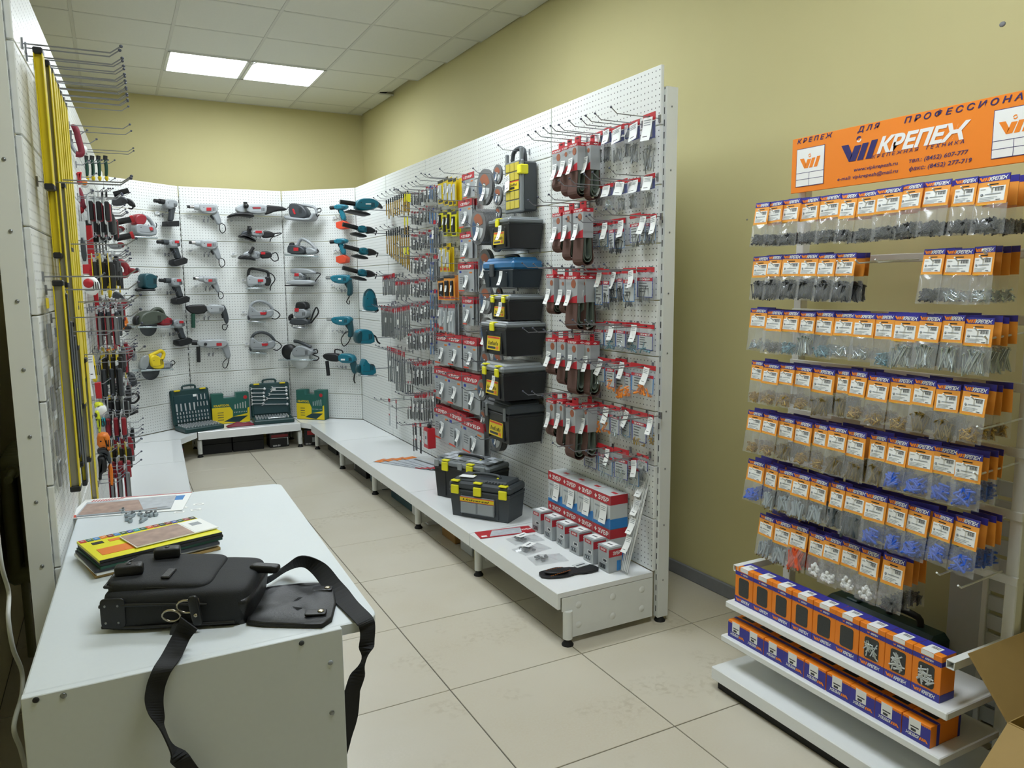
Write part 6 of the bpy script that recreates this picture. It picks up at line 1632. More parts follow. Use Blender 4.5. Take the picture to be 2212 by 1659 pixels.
BW, BH, BD = .0905, .14, .066
for k in range(9):
    kind = 'd' if k < 6 else ('z', 'g', 'g')[k - 6]
    lab = 'orange fastener box with %s window, %s from far end of upper shelf' % ({'d': 'dark', 'z': 'bright', 'g': 'clear'}[kind], ORD[k])
    t = thing('fastener_box', lab, 'box', T(2.03 + BD / 2, 2.045 - BW * k - BW / 2, .3385) @ RZ(-PI / 2 + rnd(-.03, .03)), 'fastener boxes on the upper shelf')
    w, h, d = BW - .0015, BH, BD; y0 = -d / 2 - .0005
    g = MB(); g.rbox((0, 0, h / 2), (w, d, h), 'vorange', .001); part(t, 'carton', g)
    g = MB(); lo_ = MB(); lo_.plate(-w / 2, w / 2, 0, h * .17, y0, 'vblue'); g.plate(-w / 2, w / 2, h * .78, h * .88, y0, 'vblue')
    for sgn, zz in ((1, h * .17), (-1, h * .78)):
        for i in range(14): (lo_ if sgn > 0 else g).add([(-w / 2 + w * i / 14, y0, zz), (-w / 2 + w * (i + 1) / 14, y0, zz), (-w / 2 + w * (i + .5) / 14, y0, zz + sgn * .0022)], [(0, 1, 2)] if sgn > 0 else [(0, 2, 1)], 'vblue')
    vip(lo_, -w * .44, h * .05, .011, 'vorange', None, y0 - .0004, w * .32); lo_.text('КРЕПЕЖ', -w * .12, h * .05, .010, y0 - .0004, 'paper', .04, .3, w * .48); vip(g, -w * .2, h * .81, .006, 'vorange', None, y0 - .0004); g.text('КРЕПЕЖ', -w * .06, h * .81, .0055, y0 - .0004, 'paper', .04, .3, w * .3)
    zt = h + .0006
    g.add([(-w / 2, d * .5, zt), (-w / 2, -d * .15, zt), (w / 2, -d * .15, zt), (w / 2, d * .5, zt)], [(0, 1, 2, 3)], 'vblue')
    g.add([(-w * .22, -d * .5, zt + .0003), (w * .22, -d * .5, zt + .0003), (w * .22, d * .25, zt + .0003), (-w * .22, d * .25, zt + .0003)], [(0, 1, 2, 3)], 'paper')
    g.plate(-w * .22, w * .22, h * .9, h, y0 - .0002, 'paper')
    for i in range(6): g.add([(-w * .1 + .004 * i, -d * .05, zt + .0006), (-w * .1 + .004 * i + .002, -d * .05, zt + .0006), (-w * .1 + .004 * i + .002, d * .18, zt + .0006), (-w * .1 + .004 * i, d * .18, zt + .0006)], [(0, 1, 2, 3)], 'print')
    x = w / 2 + .0005
    for q_, z0_, z1_ in ((lo_, 0, h * .17), (g, h * .78, h * .88)): q_.add([(x, -d / 2, z0_), (x, d / 2, z0_), (x, d / 2, z1_), (x, -d / 2, z1_)], [(0, 1, 2, 3)], 'vblue')
    part(t, 'top_print', g); part(t, 'bottom_print', lo_)
    c_ = .008; poly = [(sx * (w * .28 - c_) + c_ * math.cos(a), h * .47 + sz * (h * .25 - c_) + c_ * math.sin(a)) for sx, sz, a0 in ((1, 1, 0), (-1, 1, 1), (-1, -1, 2), (1, -1, 3)) for a in [a0 * PI / 2 + PI / 8 * i for i in range(5)]]
    g = MB(); g.prism(poly, y0 - .0006, y0 + .0005, 'window'); wo = part(t, 'window', g)
    if kind != 'd':
        R_ = random.Random(k); g = MB()
        for i in range(22):
            a = R_.uniform(0, 3.1); x_, z_ = R_.uniform(-.2, .2) * w, h * R_.uniform(.3, .58); L = .012
            g.cyl((x_ - math.cos(a) * L, y0 - .0012, z_ - math.sin(a) * L), (x_ + math.cos(a) * L, y0 - .0012, z_ + math.sin(a) * L), .0026, 'zinc' if kind == 'z' else 'cardlight', n=5)
        part(wo, 'contents', g, kind='stuff')
for k in range(9):
    t = thing('fastener_box', 'blue-fronted fastener box lying flat, %s from far end of lower shelf' % ORD[k], 'box', T(2.0 + .07, 2.045 - BW * k - BW / 2, .2065) @ RZ(-PI / 2 + rnd(-.02, .02)), 'fastener boxes lying on the lower shelf')
    w, h, d = BW - .002, .066, .14; y0 = -d / 2 - .0005
    g = MB(); g.rbox((0, 0, h / 2), (w, d, h), 'vorange', .001); part(t, 'carton', g)
    g = MB(); g.plate(-w / 2, w / 2, 0, h * .86, y0, 'vblue')
    for i in range(14): g.add([(-w / 2 + w * i / 14, y0, h * .86), (-w / 2 + w * (i + 1) / 14, y0, h * .86), (-w / 2 + w * (i + .5) / 14, y0, h * .9)], [(0, 1, 2)], 'vblue')
    g.plate(-w * .26, w * .16, h * .38, h, y0 - .0003, 'paper')
    g.plate(-w * .2, w * .1, h * .6, h * .66, y0 - .0006, 'print'); g.plate(-w * .18, w * .0, h * .42, h * .54, y0 - .0006, 'print')
    X = T(0, 0, h * .26) @ RY(PI) @ T(0, 0, -h * .26); q = MB(); vip(q, -w * .44, h * .18, .010, 'vorange', None, 0, w * .32); q.text('КРЕПЕЖ', -w * .12, h * .18, .009, 0, 'paper', .04, .3, w * .48)
    for fi, f in enumerate(q.f): pass
    g.add([(-v[0], y0 - .0006, h * .5 - v[2]) for v in q.v if True], [], 'paper')
    n0 = len(g.v) - len(q.v)
    for f, mi_ in zip(q.f, q.fm): g.f.append(tuple(n0 + i for i in f)); g.fm.append(g.mi(q.ms[mi_])); g.fs.append(False)
    zt = h + .0005
    g.add([(-w / 2, -d * .3, zt), (w / 2, -d * .3, zt), (w / 2, -d * .2, zt), (-w / 2, -d * .2, zt)], [(0, 1, 2, 3)], 'vblue')
    x = w / 2 + .0005; g.add([(x, -d * .3, 0), (x, -d * .2, 0), (x, -d * .2, h), (x, -d * .3, h)], [(0, 1, 2, 3)], 'vblue'); q = MB(); q.add([(x, d * .42, 0), (x, d * .5, 0), (x, d * .5, h), (x, d * .42, h)], [(0, 1, 2, 3)], 'vblue'); part(t, 'side_print', q)
    part(t, 'print', g)
    g = MB(); g.box((0, d * .12, h), (w * .6, d * .5, .0014), 'window'); part(t, 'window', g)

# behind and beside the stand
t = thing('green_tool_case', 'dark green tool case standing behind the stand', 'tool case', T(2.46, 1.72, 0) @ RZ(-PI / 2))
g = MB(); g.rbox((0, 0, .165), (.46, .1, .33), 'gcase', .02); part(t, 'body', g)
g = MB(); g.tube(spline([(.02, 0, .32), (.03, 0, .36), (.13, 0, .36), (.14, 0, .32)], 4), .012, 'black', 8); part(t, 'handle', g)
g = MB(); g.rbox((-.12, 0, .33), (.05, .06, .02), 'tealdark', .004); part(t, 'latch', g)
g = MB(); g.rbox((0, 0, .35), (.02, .13, .7), 'cardlight', .002); solo('white_board', 'pale narrow board leaning behind the stand by the slotted rack', 'board', g, T(2.5, 1.44, 0) @ RZ(0))
rk = thing('slotted_rack', 'white slotted rack panel standing behind the near end of the stand', 'rack', T(2.46, 1.315, 0) @ RZ(-PI / 2))
for sx in (-.05, .05):
    g = MB(); g.rbox((sx, 0, .47), (.018, .02, .94), 'white', .002); part(rk, 'rail', g)
for k in range(14):
    g = MB(); g.rbox((0, .004, .06 + .064 * k), (.084, .012, .05), 'cardlight', .002); part(rk, 'slat', g)
t = thing('cardboard_box', 'open brown cardboard box at the near end of the stand', 'box', T(2.31, .82, 0))
g = MB(); w, d, h = .46, .5, .355
for c_, s_ in (((0, d / 2, h / 2), (w, .006, h)), ((0, -d / 2, h / 2), (w, .006, h)), ((-w / 2, 0, h / 2), (.006, d, h)), ((w / 2, 0, h / 2), (.006, d, h)), ((0, 0, .004), (w, d, .006))): g.box(c_, s_, 'carton')
part(t, 'body', g)
g = MB(); A = [Vector((-w / 2, d / 2, h)), Vector((w / 2, d / 2, h)), Vector((w / 2 + .02, d / 2 + .1, h + .16)), Vector((-w / 2 - .03, d / 2 + .1, h + .16))]
nn = Vector((0, .16, -.1)).normalized() * .005
g.add(A + [p + nn for p in A], [(0, 1, 2, 3), (7, 6, 5, 4), (0, 4, 5, 1), (1, 5, 6, 2), (2, 6, 7, 3), (3, 7, 4, 0)], 'carton'); part(t, 'flap', g)
g = MB(); A = [Vector((-w / 2, -d / 2, h)), Vector((-w / 2, d / 2, h)), Vector((-w / 2 - .12, d / 2, h - .1)), Vector((-w / 2 - .12, -d / 2, h - .1))]; nn = Vector((.1, 0, -.12)).normalized() * .005
g.add(A + [p + nn for p in A], [(0, 1, 2, 3), (7, 6, 5, 4), (0, 4, 5, 1), (1, 5, 6, 2), (2, 6, 7, 3), (3, 7, 4, 0)], 'carton'); part(t, 'flap', g)
# ================================================================== counter in the foreground
DZ = .76
desk = thing('counter_table', 'white laminate counter table with rounded corners in the foreground', 'table', T(0, 0, 0))
poly = [(-.207, 1.672), (.43, 1.672)]
for cx, cy, a0 in ((.475, 1.71, -PI / 2), (.508, 3.02, 0)):
    for i in range(7):
        a = a0 + PI / 2 * i / 6; poly.append((cx + .04 * math.cos(a), cy + .04 * math.sin(a)))
poly += [(-.148, 3.13)]
g = MB(); n = len(poly)
def slab(g, poly, z0, z1, m, b=.002):
    n = len(poly)
    cx = sum(p[0] for p in poly) / n; cy = sum(p[1] for p in poly) / n
    ins = [(p[0] + (cx - p[0]) * b * 3, p[1] + (cy - p[1]) * b * 3) for p in poly]
    vs_ = [(x, y, z0) for x, y in poly] + [(x, y, z1 - b) for x, y in poly] + [(x, y, z1) for x, y in ins]
    fs = [tuple(range(n))[::-1], tuple(range(2 * n, 3 * n))]
    for k in range(2): fs += [(k * n + i, k * n + (i + 1) % n, (k + 1) * n + (i + 1) % n, (k + 1) * n + i) for i in range(n)]
    g.add(vs_, fs, m); return g
slab(g, poly, DZ - .026, DZ, 'desk'); part(desk, 'table_top', g)
g = MB(); g.rbox((.106, 1.661, DZ / 2 + .0005), (.628, .018, DZ), 'desk', .0015); fp = part(desk, 'end_panel', g)
g = MB(); g.rbox((.41, 3.06, DZ / 2 - .0145), (.18, .018, DZ - .029), 'desk', .0015); part(desk, 'end_panel', g)
g = MB(); g.rbox((-.15, 2.06, .45), (.018, .74, .5), 'desk', .0015); part(desk, 'back_panel', g)
for x, y, m in ((195, 1290, 'black'), (345, 1265, 'steel'), (1640, 980, 'tooldark'), (1797, 1087, 'printl'), (1805, 1358, 'steel')):
    d = ray('N', x, y); p = EYE + d * (1.652 / d.y); g = MB()
    g.lathe([(.004, 0), (.0062, 0), (.005, .002), (.0015, .002)], m, 12, T(min(p.x, .412), 1.652, p.z) @ RX(PI / 2)); part(fp, 'screw', g)


def N3(x, y, pl):
    k, v = pl; d = ray('N', x, y); i = {'x': 0, 'y': 1, 'z': 2}[k]
    return EYE + d * ((v - EYE[i]) / d[i])


# ------------------------------------------------------------------ shoulder bag
def pillow(g, c, d, m, e=.3, X=None, nu=28, nv=14, wr_=.0, seed=0):
    """soft-cornered box"""
    def pw(v, p): return math.copysign(abs(v) ** p, v)
    def fn(u, v):
        a, b = 2 * PI * u, PI * (v - .5)
        q = Vector((d[0] / 2 * pw(math.cos(b), e) * pw(math.cos(a), e), d[1] / 2 * pw(math.cos(b), e) * pw(math.sin(a), e), d[2] / 2 * pw(math.sin(b), e)))
        if wr_: q *= 1 + wr_ * math.sin(31 * q.x + seed) * math.sin(27 * q.y + 2 * seed) * math.cos(40 * q.z + seed)
        return (q.x + c[0], q.y + c[1], q.z + c[2])
    return g.grid(fn, nu, nv, m, X)


BM = T(-.076, 1.892, DZ) @ RZ(math.radians(-22))
bag = thing('shoulder_bag', 'black canvas shoulder bag lying open on the counter', 'bag', BM)
g = MB(); pillow(g, (.165, .12, .047), (.33, .235, .094), 'canvas', .28, wr_=.03, seed=1, nu=48, nv=20); part(bag, 'body', g)
g = MB(); pillow(g, (.118, .125, .088), (.235, .205, .055), 'canvas', .3, T(0, 0, 0) @ RY(.05), wr_=.03, seed=2, nu=40, nv=16); po = part(bag, 'front_pocket', g)
g = MB(); pillow(g, (.188, .125, .114), (.075, .2, .012), 'canvas', .3, RY(.12)); g.rbox((.13, .07, .118), (.02, .055, .006), 'leather', .002, RY(.05)); part(po, 'pocket_flap', g)
g = MB(); pillow(g, (.275, .12, .062), (.105, .225, .085), 'leather', .35, RY(.12), wr_=.04, seed=4, nu=36, nv=16); go = part(bag, 'gusset', g)
g = MB(); g.tube(spline([(.236, .03, .074), (.245, .1, .078), (.25, .19, .074)], 6), .003, 'black', 6); g.rbox((.262, .19, .078), (.014, .03, .006), 'nickel', .002); part(go, 'zip', g)
g = MB(); g.tube(spline([(-.0, .008, .062), (.1, .0, .066), (.24, .002, .058)], 5), .0045, 'leather', 6); g.tube(spline([(.002, .01, .012), (.1, .0, .012), (.3, .004, .012)], 5), .0045, 'leather', 6); part(bag, 'piping', g)
g = MB(); pillow(g, (.032, .002, .048), (.055, .007, .07), 'leather', .3)
for x, z in ((.04, .066), (.04, .026), (.012, .066), (.012, .026)): g.ball((x + .004, -.002, z), (.003, .0015, .003), 'steel', 8, 5)
part(bag, 'corner_patch', g)
for x, y, r in ((.045, .075, .25), (.095, .185, .25)):
    g = MB(); pillow(g, (0, 0, .012), (.062, .034, .026), 'leather', .35); g.ball((0, 0, .025), (.006, .006, .003), 'tooldark', 8, 5); part(bag, 'tab', g, T(x, y, .112) @ RZ(r))
g = MB(); pillow(g, (.3, .215, .09), (.075, .028, .02), 'leather', .4, RZ(-.25)); part(bag, 'strap_anchor', g)
pk = [(.006, .03), (.01, .215), (.21, .215), (.235, .19), (.238, .05), (.21, .028), (.006, .03)]
g = MB(); g.tube(spline([(x, y, .1 - x * .05) for x, y in pk], 6), .004, 'leather', 6); part(po, 'piping', g)
# side buckle hardware
bk = MB()
for cx, cz, r in ((.2, .062, .022), (.165, .042, .02)):
    pts = [(cx + r * math.cos(a), -.014 - .006 * math.sin(a), cz + r * .8 * math.sin(a)) for a in [2 * PI * i / 14 for i in range(15)]]
    bk.tube(pts, .0028, 'nickel', 6)
bo = part(bag, 'buckle', bk)
g = MB(); pillow(g, (.18, -.016, .055), (.055, .016, .045), 'leather', .4, RY(.3)); part(bo, 'leather_loop', g)
g = MB(); pillow(g, (.225, -.018, .02), (.022, .012, .07), 'leather', .4, RY(-.15)); g.ball((.222, -.026, .045), (.005, .003, .005), 'nickel', 8, 5); part(bag, 'zip_pull', g)
g = MB(); pillow(g, (.218, -.012, .062), (.02, .014, .034), 'nickel', .4); part(bag, 'clasp', g)
# open flap lying to the right
inv = BM.inverted()
edge = [(1345, 700), (1480, 672), (1640, 655), (1760, 652), (1815, 680), (1825, 760), (1805, 840), (1750, 876), (1600, 874), (1440, 870), (1345, 860)]
pf = [inv @ N3(x, y, ('z', DZ + .012)) for x, y in edge]
cx = sum(p.x for p in pf) / len(pf); cy = sum(p.y for p in pf) / len(pf)
def ring(k, z): return [(cx + (p.x - cx) * k, cy + (p.y - cy) * k, z + .006 * math.sin(25 * p.x + 14 * p.y) * (k < .9)) for p in pf]
g = MB(); n = len(pf); rs = [ring(1, .002), ring(1.01, .008), ring(.985, .014), ring(.93, .0115), ring(.5, .013), ring(.2, .012)]
vs_ = [v for r in rs for v in r]; fs = [tuple(range(n))]
for k in range(len(rs) - 1): fs += [(k * n + i, k * n + (i + 1) % n, (k + 1) * n + (i + 1) % n, (k + 1) * n + i) for i in range(n)]
fs.append(tuple(range((len(rs) - 1) * n, len(rs) * n)))
g.add(vs_, fs, 'leather', True); fl = part(bag, 'flap', g)
for x, y in ((1780, 680), (1745, 808)):
    p = inv @ N3(x, y, ('z', DZ + .016)); g = MB(); g.lathe([(.004, 0), (.0085, 0), (.007, .003), (.004, .003)], 'nickel', 14, T(p.x, p.y, .0165)); part(fl, 'eyelet', g)
    g = MB(); pillow(g, (p.x - .012, p.y, .014), (.05, .03, .006), 'leather', .3); part(fl, 'eyelet_patch', g)
# strap: pairs of edge points
def strap(stations):
    L = [N3(a, b, p) for a, b, c, d, p, q in stations]; R_ = [N3(c, d, q) for a, b, c, d, p, q in stations]
    L, R_ = spline([inv @ v for v in L], 6), spline([inv @ v for v in R_], 6)
    g = MB(); C = [(a + b) / 2 for a, b in zip(L, R_)]; Wd = [(b - a) / 2 for a, b in zip(L, R_)]
    Wd = [w.normalized() * min(.024, max(.018, w.length)) for w in Wd]
    g.ribbon(C, Wd, .003, 'strap'); return g


z = lambda v: ('z', v)
xx = lambda v: ('x', v)
yy = lambda v: ('y', v)
part(bag, 'strap', strap([(1360, 590, 1372, 665, z(.815), z(.785)), (1450, 620, 1455, 655, z(.80), z(.768)), (1545, 560, 1560, 590, z(.805), z(.772)), (1640, 505, 1640, 565, z(.838), z(.80)), (1765, 545, 1695, 600, z(.815), z(.79)), (1855, 645, 1765, 690, z(.785), z(.767)), (1945, 745, 1845, 790, z(.768), z(.765)), (2020, 830, 1935, 872, z(.767), z(.766)),
                          (2040, 885, 1955, 905, yy(1.655), yy(1.655)), (2030, 970, 1962, 970, yy(1.65), yy(1.65)), (1992, 1060, 1970, 1065, yy(1.635), yy(1.665)), (1962, 1160, 1925, 1155, yy(1.65), yy(1.66)), (1955, 1280, 1858, 1275, yy(1.655), yy(1.655)), (1940, 1400, 1838, 1425, yy(1.655), yy(1.655)), (1890, 1545, 1825, 1560, yy(1.655), yy(1.655)), (1842, 1650, 1795, 1659, yy(1.655), yy(1.655)), (1740, 1800, 1690, 1770, yy(1.64), yy(1.64))]))
part(bag, 'strap', strap([(985, 840, 1075, 905, z(.835), z(.81)), (940, 930, 1035, 955, z(.80), z(.785)), (882, 1040, 985, 1055, z(.772), z(.77)), (832, 1120, 940, 1120, z(.768), z(.768)), (797, 1210, 905, 1195, yy(1.635), yy(1.635)), (795, 1290, 880, 1290, yy(1.63), yy(1.63)), (825, 1375, 882, 1380, yy(1.62), yy(1.63)), (880, 1465, 898, 1450, yy(1.60), yy(1.64)), (925, 1560, 935, 1530, yy(1.60), yy(1.63)), (962, 1625, 1005, 1605, yy(1.61), yy(1.61)), (1000, 1680, 1060, 1665, yy(1.61), yy(1.61)), (1100, 1830, 1150, 1790, yy(1.6), yy(1.6))]))

# ------------------------------------------------------------------ catalogues and leaflets
CMx = T(.052, 2.415, DZ) @ RZ(math.radians(15))
tone = ('carton', 'paper', 'print', 'greenh', 'black', 'vyellow')
labs = ('pale catalogue at the very bottom of the stack behind the bag', 'white catalogue second from the bottom of the stack', 'dark catalogue in the middle of the stack behind the bag', 'green-edged catalogue under the black one in the stack', 'black catalogue under the yellow one with coloured tabs', 'yellow catalogue with a row of coloured tabs, top of the stack')
for k in range(6):
    t = thing('catalogue', labs[k], 'catalogue', CMx @ T(rnd(-.008, .008), rnd(-.006, .006), .001 + .0085 * k) @ RZ(rnd(-.05, .05) if k < 5 else .02), 'stack of catalogues')
    g = MB(); g.box((0, 0, .0038), (.335, .215, .0058), 'paper'); part(t, 'pages', g)
    g = MB(); g.box((0, 0, .0004), (.338, .218, .0008), tone[k]); g.box((0, 0, .0073), (.338, .218, .0008), tone[k]); g.box((-.169, 0, .0038), (.0012, .218, .007), tone[k]); g.box((0, -.109, .0038), (.338, .0012, .007), tone[k] if k != 5 else 'black'); part(t, 'cover', g)
    if k == 5:
        cols = ('red', 'ktgreen', 'lblue', 'orange', 'maroon', 'lblue', 'greenh', 'dblue', 'turq', 'ktgreen', 'batt', 'redd', 'dkteal', 'maroon', 'dblue', 'ktgreen', 'redd', 'black')
        for i, c in enumerate(cols):
            g = MB(); g.box((-.158 + .0186 * i, .093, .0081), (.0165, .026, .0012), c); g.box((-.158 + .0186 * i, .094, .0088), (.009, .003, .0006), 'paper'); part(t, 'tab', g)
        g = MB()
        for i, c in enumerate(('black', 'orange', 'print', 'red')): g.box((-.13 + .045 * i, .05, .0081), (.03, .022, .001), c)
        g.box((.12, .04, .0081), (.06, .05, .001), 'print'); g.box((-.09, -.04, .0081), (.12, .06, .001), 'orange'); part(t, 'cover_print', g)
t = thing('brochure', 'glossy photo brochure lying on top of the catalogue stack', 'brochure', CMx @ T(.055, -.01, .0535) @ RZ(.06))
g = MB(); g.box((0, 0, .002), (.24, .13, .003), 'paper'); part(t, 'pages', g)
g = MB(); g.box((-.035, 0, .0038), (.165, .125, .0008), 'photo'); g.box((.085, 0, .0038), (.065, .125, .0008), 'paper'); g.box((.085, .02, .0044), (.03, .03, .0004), 'printl'); part(t, 'cover_print', g)
FM = T(.018, 3.0, DZ + .001) @ RZ(math.radians(-13))
t = thing('leaflet', 'white leaflet with red stripes at the far end of the counter', 'leaflet', FM)
g = MB(); g.box((0, 0, .001), (.37, .24, .002), 'paper'); part(t, 'sheet', g)
g = MB()
for i in range(11): g.add([(-.16 + .010 * i, .06 + .003 * i, .0025), (-.155 + .010 * i, .06 + .003 * i, .0025), (-.148 + .010 * i, .105, .0025), (-.153 + .010 * i, .105, .0025)], [(0, 1, 2, 3)], 'red')
part(t, 'stripes', g, kind='stuff')
for c_, d_, m_ in (((.06, .113, .0023), (.25, .006, .0008), 'red'), ((-.165, -.1, .0023), (.025, .03, .0008), 'batt'), ((.14, .05, .0023), (.05, .06, .0008), 'lblue')):
    g = MB(); g.box(c_, d_, m_); part(t, 'print', g)
t = thing('brochure', 'folded photo brochure lying on the striped leaflet', 'brochure', FM @ T(-.01, -.02, .003) @ RZ(.05))
g = MB(); g.box((0, 0, .0022), (.3, .17, .004), 'photog'); part(t, 'pages', g)
g = MB(); g.box((-.02, -.01, .0046), (.25, .14, .0008), 'photo'); g.add([(.06, -.08, .0056), (.14, -.07, .0056), (.13, .08, .0056), (.02, .075, .0056)], [(0, 1, 2, 3)], 'photog'); part(t, 'cover_print', g)
for k in range(4):
    p = onz('N', (975, 1080, 1065, 990)[k], (268, 225, 255, 245)[k], DZ)
    g = MB(); g.box((0, 0, .0006), (.035, .022, .0008), 'paper'); g.box((0, 0, .0012), (.022, .004, .0005), 'printl')
    solo('price_sticker', 'small white price sticker on the counter, %s from the leaflet' % ORD[k], 'sticker', g, T(p.x, p.y, DZ) @ RZ(.2 * k - .3), 'price stickers')
R_ = random.Random(5)
cg = MB(); cg.rbox((0, 0, .006), (.02, .011, .011), 'pluggrey', .002); cg.cyl((.004, 0, .011), (.004, 0, .016), .004, 'steel', n=8); cgm = cg.mesh('plastic_clip')
for k in range(18):
    x, y = R_.gauss(735, 55), R_.gauss(292, 14)
    p = onz('N', x, y, DZ); solo('plastic_clip', 'small grey plastic clip scattered between leaflet and catalogues', 'clip', cgm, T(p.x, p.y, DZ + .0005) @ RZ(R_.uniform(0, 6)), 'scattered plastic clips')
# ================================================================== goods on the left-hand run
def level(x, y, y2, label, near='lyellow', face='lyellow', out=.04, d=.022, t_=.05, cap='black'):
    s_, z1 = WL.at('O', x, y, out); d_ = ray('O', x, y)
    # foot of the level: same plan position, seen at pixel height y2
    hd = math.hypot(d_.x, d_.y); p = WL.o + WL.u * s_ + WL.n * out
    xb = x + (y2 - y) * .1; r2 = ray('O', xb, y2); dist = math.hypot(p.x, p.y); z0 = EYE.z + r2.z / math.hypot(r2.x, r2.y) * dist
    h = z1 - z0
    t = thing('spirit_level', label, 'spirit level', WL.M(s_, z0, out, turn=rnd(-.03, .03)), 'spirit levels')
    g = MB(); g.rbox((0, 0, h / 2), (t_ * .6, d * .86, h), near, .002); g.rbox((0, -d * .43, h / 2), (t_, d * .12, h), face, .002); g.rbox((0, d * .43, h / 2), (t_, d * .12, h), face, .002); part(t, 'beam', g)
    for z_ in (0, h):
        g = MB(); g.rbox((0, 0, z_), (t_ * 1.08, d * 1.04, .018), cap, .003); part(t, 'end_cap', g)
    g = MB(); g.cyl((0, -d * .2, h * .5 - .02), (0, -d * .2, h * .5 + .02), d * .34, 'neon', n=8); part(t, 'vial', g)
    hook(WL, s_, z1 + .02, .26)


level(83, 113, 405, 'wide yellow spirit level hanging highest at the end of the run', 'lyellow', d=.024)
level(113, 408, 552, 'short yellow spirit level below the highest one', 'lyellow', d=.022)
for k, (x, y, y2) in enumerate(((100, 140, 395), (134, 402, 530), (150, 540, 655), (163, 665, 770), (181, 778, 990))):
    level(x, y, y2 + 220, 'grey-sided spirit level with black end caps, %s from the top' % ORD[k], 'levelgrey', out=.05, d=.02)
level(126, 612, 1052, 'long grey spirit level with yellow edge reaching the counter', 'levelgrey', d=.028)
for k, (x, y) in enumerate(((110, 156), (116, 174), (122, 188), (128, 203), (134, 217), (139, 229))):
    level(x, y, 700 + 40 * k, 'narrow yellow spirit level, %s of the receding row of six' % ORD[k], 'lyellow', out=.045, d=.016)
for k, (x, y, y2) in enumerate(((140, 640, 980), (150, 700, 1000), (158, 730, 1040))):
    level(x, y, y2, 'slim yellow spirit level low beside the long grey one, %s of three' % ORD[k], 'lyellow', 'tooldark', out=.05, d=.014)
for k, (x, y) in enumerate(((54, 103), (88, 128), (105, 146), (113, 163), (119, 178), (126, 192), (132, 206), (138, 218), (143, 230), (148, 270), (166, 284), (182, 322), (186, 328))):
    s_, z_ = WL.at('O', x, y, 0); hook(WL, s_, z_, .25)
# clear packets on the first bay
for k, (y, h) in enumerate(((640, 130), (790, 110), (880, 120), (990, 60))):
    s_, z1 = WL.at('O', 98 + k * 9, y, .012); d_ = .12 * h / 120
    t = thing('clear_packet', 'clear plastic packet on the first panel near the post, %s down' % ORD[k], 'packet', WL.M(s_, z1, .012), 'clear packets by the post')
    part(t, 'pouch', pouch(.07, -d_ - .04, 0, .02, 'bagcloudy')); g = MB(); g.box((0, -.004, -.02), (.06, .001, .03), 'yellow' if k == 0 else 'cardlight'); part(t, 'card', g)
    g = MB()
    for i in range(4): g.cyl((-.02 + .013 * i, -.002, -d_ - .02), (-.02 + .013 * i, -.002, -d_ + .05), .004, 'steel', n=6)
    part(t, 'contents', g)


def LX(y): return Wall(0, y, 0)


def lt(y, crop, label, pieces, name, cat, hy=None, group=None):
    w = LX(y)
    t = tool(w, crop, 0, label, pieces, name, cat, hk=False, group=group)
    s_ = (y - 2.5); hook(WL, s_, t.location.z + .03, max(.06, min(.3, t.location.x - (WL.o + WL.u * s_).x + .05)))
    return t


lt(4.1, 'Q', 'dark red spring clamp on the upper left run', [('jaw', 'maroon', 'g', [(755, 1055), (795, 1060), (830, 1180), (860, 1300), (845, 1335), (800, 1330)], .014), ('frame', 'steel', 'g', [(735, 1080), (740, 1200), (800, 1310), (850, 1330)], .008)], 'spring_clamp', 'clamp')
lt(4.2, 'Q', 'white tape roll behind the dark red clamp', [('roll', 'paper', 'd', [(880, 1285), (922, 1290)], .05)], 'tape_roll', 'tape')
for k, x in enumerate((905, 968, 1035, 1108)):
    lt(5.0 + .06 * k, 'Q', 'green-handled trowel with yellow tip, %s of four near the top' % ORD[k], [('handle', 'greenh', 'p', [(x - 20, 1395), (x + 20, 1385), (x + 34, 1480), (x + 30, 1570), (x - 6, 1570), (x - 4, 1480)], .03), ('tip', 'yellow', 'p', [(x - 8, 1566), (x + 36, 1566), (x + 38, 1600), (x + 20, 1624), (x - 2, 1600)], .03), ('cap', 'black', 'c', [(x, 1395), (x + 2, 1350)], .012)], 'trowel', 'trowel', group='green-handled trowels')
lt(4.3, 'Q', 'red-handled scraper with clear blade guard', [('handle', 'red', 'p', [(795, 1525), (870, 1515), (850, 1570), (872, 1650), (810, 1655), (818, 1575)], .03), ('blade', 'bagcloudy', 'h', [(800, 1370), (850, 1370), (845, 1520), (790, 1520)], .004)], 'scraper', 'scraper')
lt(4.5, 'R', 'red spirit level with black cap on the left run', [('beam', 'red', 'h', [(612, 520), (676, 520), (720, 1000), (640, 1000)], .025), ('beam', 'red', 'h', [(640, 1000), (720, 1000), (742, 1250), (785, 1660), (735, 1660), (700, 1300)], .025), ('end_cap', 'black', 'h', [(606, 468), (672, 466), (676, 522), (612, 524)], .028)], 'spirit_level', 'spirit level')
lt(4.4, 'R', 'dark red pincers under the red-handled scraper', [('handle', 'maroon', 'g', [(530, 130), (560, 200), (580, 300), (600, 340)], .012), ('handle', 'maroon', 'g', [(500, 120), (520, 220), (560, 310), (600, 350)], .012), ('head', 'red', 'p', [(510, 350), (560, 320), (600, 350), (590, 390), (530, 405)], .03)], 'pincers', 'pliers')
lt(4.6, 'R', 'orange-centred white tape roll by the red scraper', [('roll', 'paper', 'd', [(598, 75), (650, 80)], .04), ('core', 'orange', 'd', [(598, 75), (630, 78)], .045)], 'tape_roll', 'tape')
lt(3.75, 'R', 'white round tape dispenser with a red circle', [('body', 'paper', 'p', [(565, 1060), (620, 1042), (720, 1070), (765, 1150), (760, 1210), (700, 1270), (600, 1230), (570, 1140)], .06), ('label', 'red', 'd', [(640, 1132), (695, 1132)], .064)], 'tape_dispenser', 'tape')
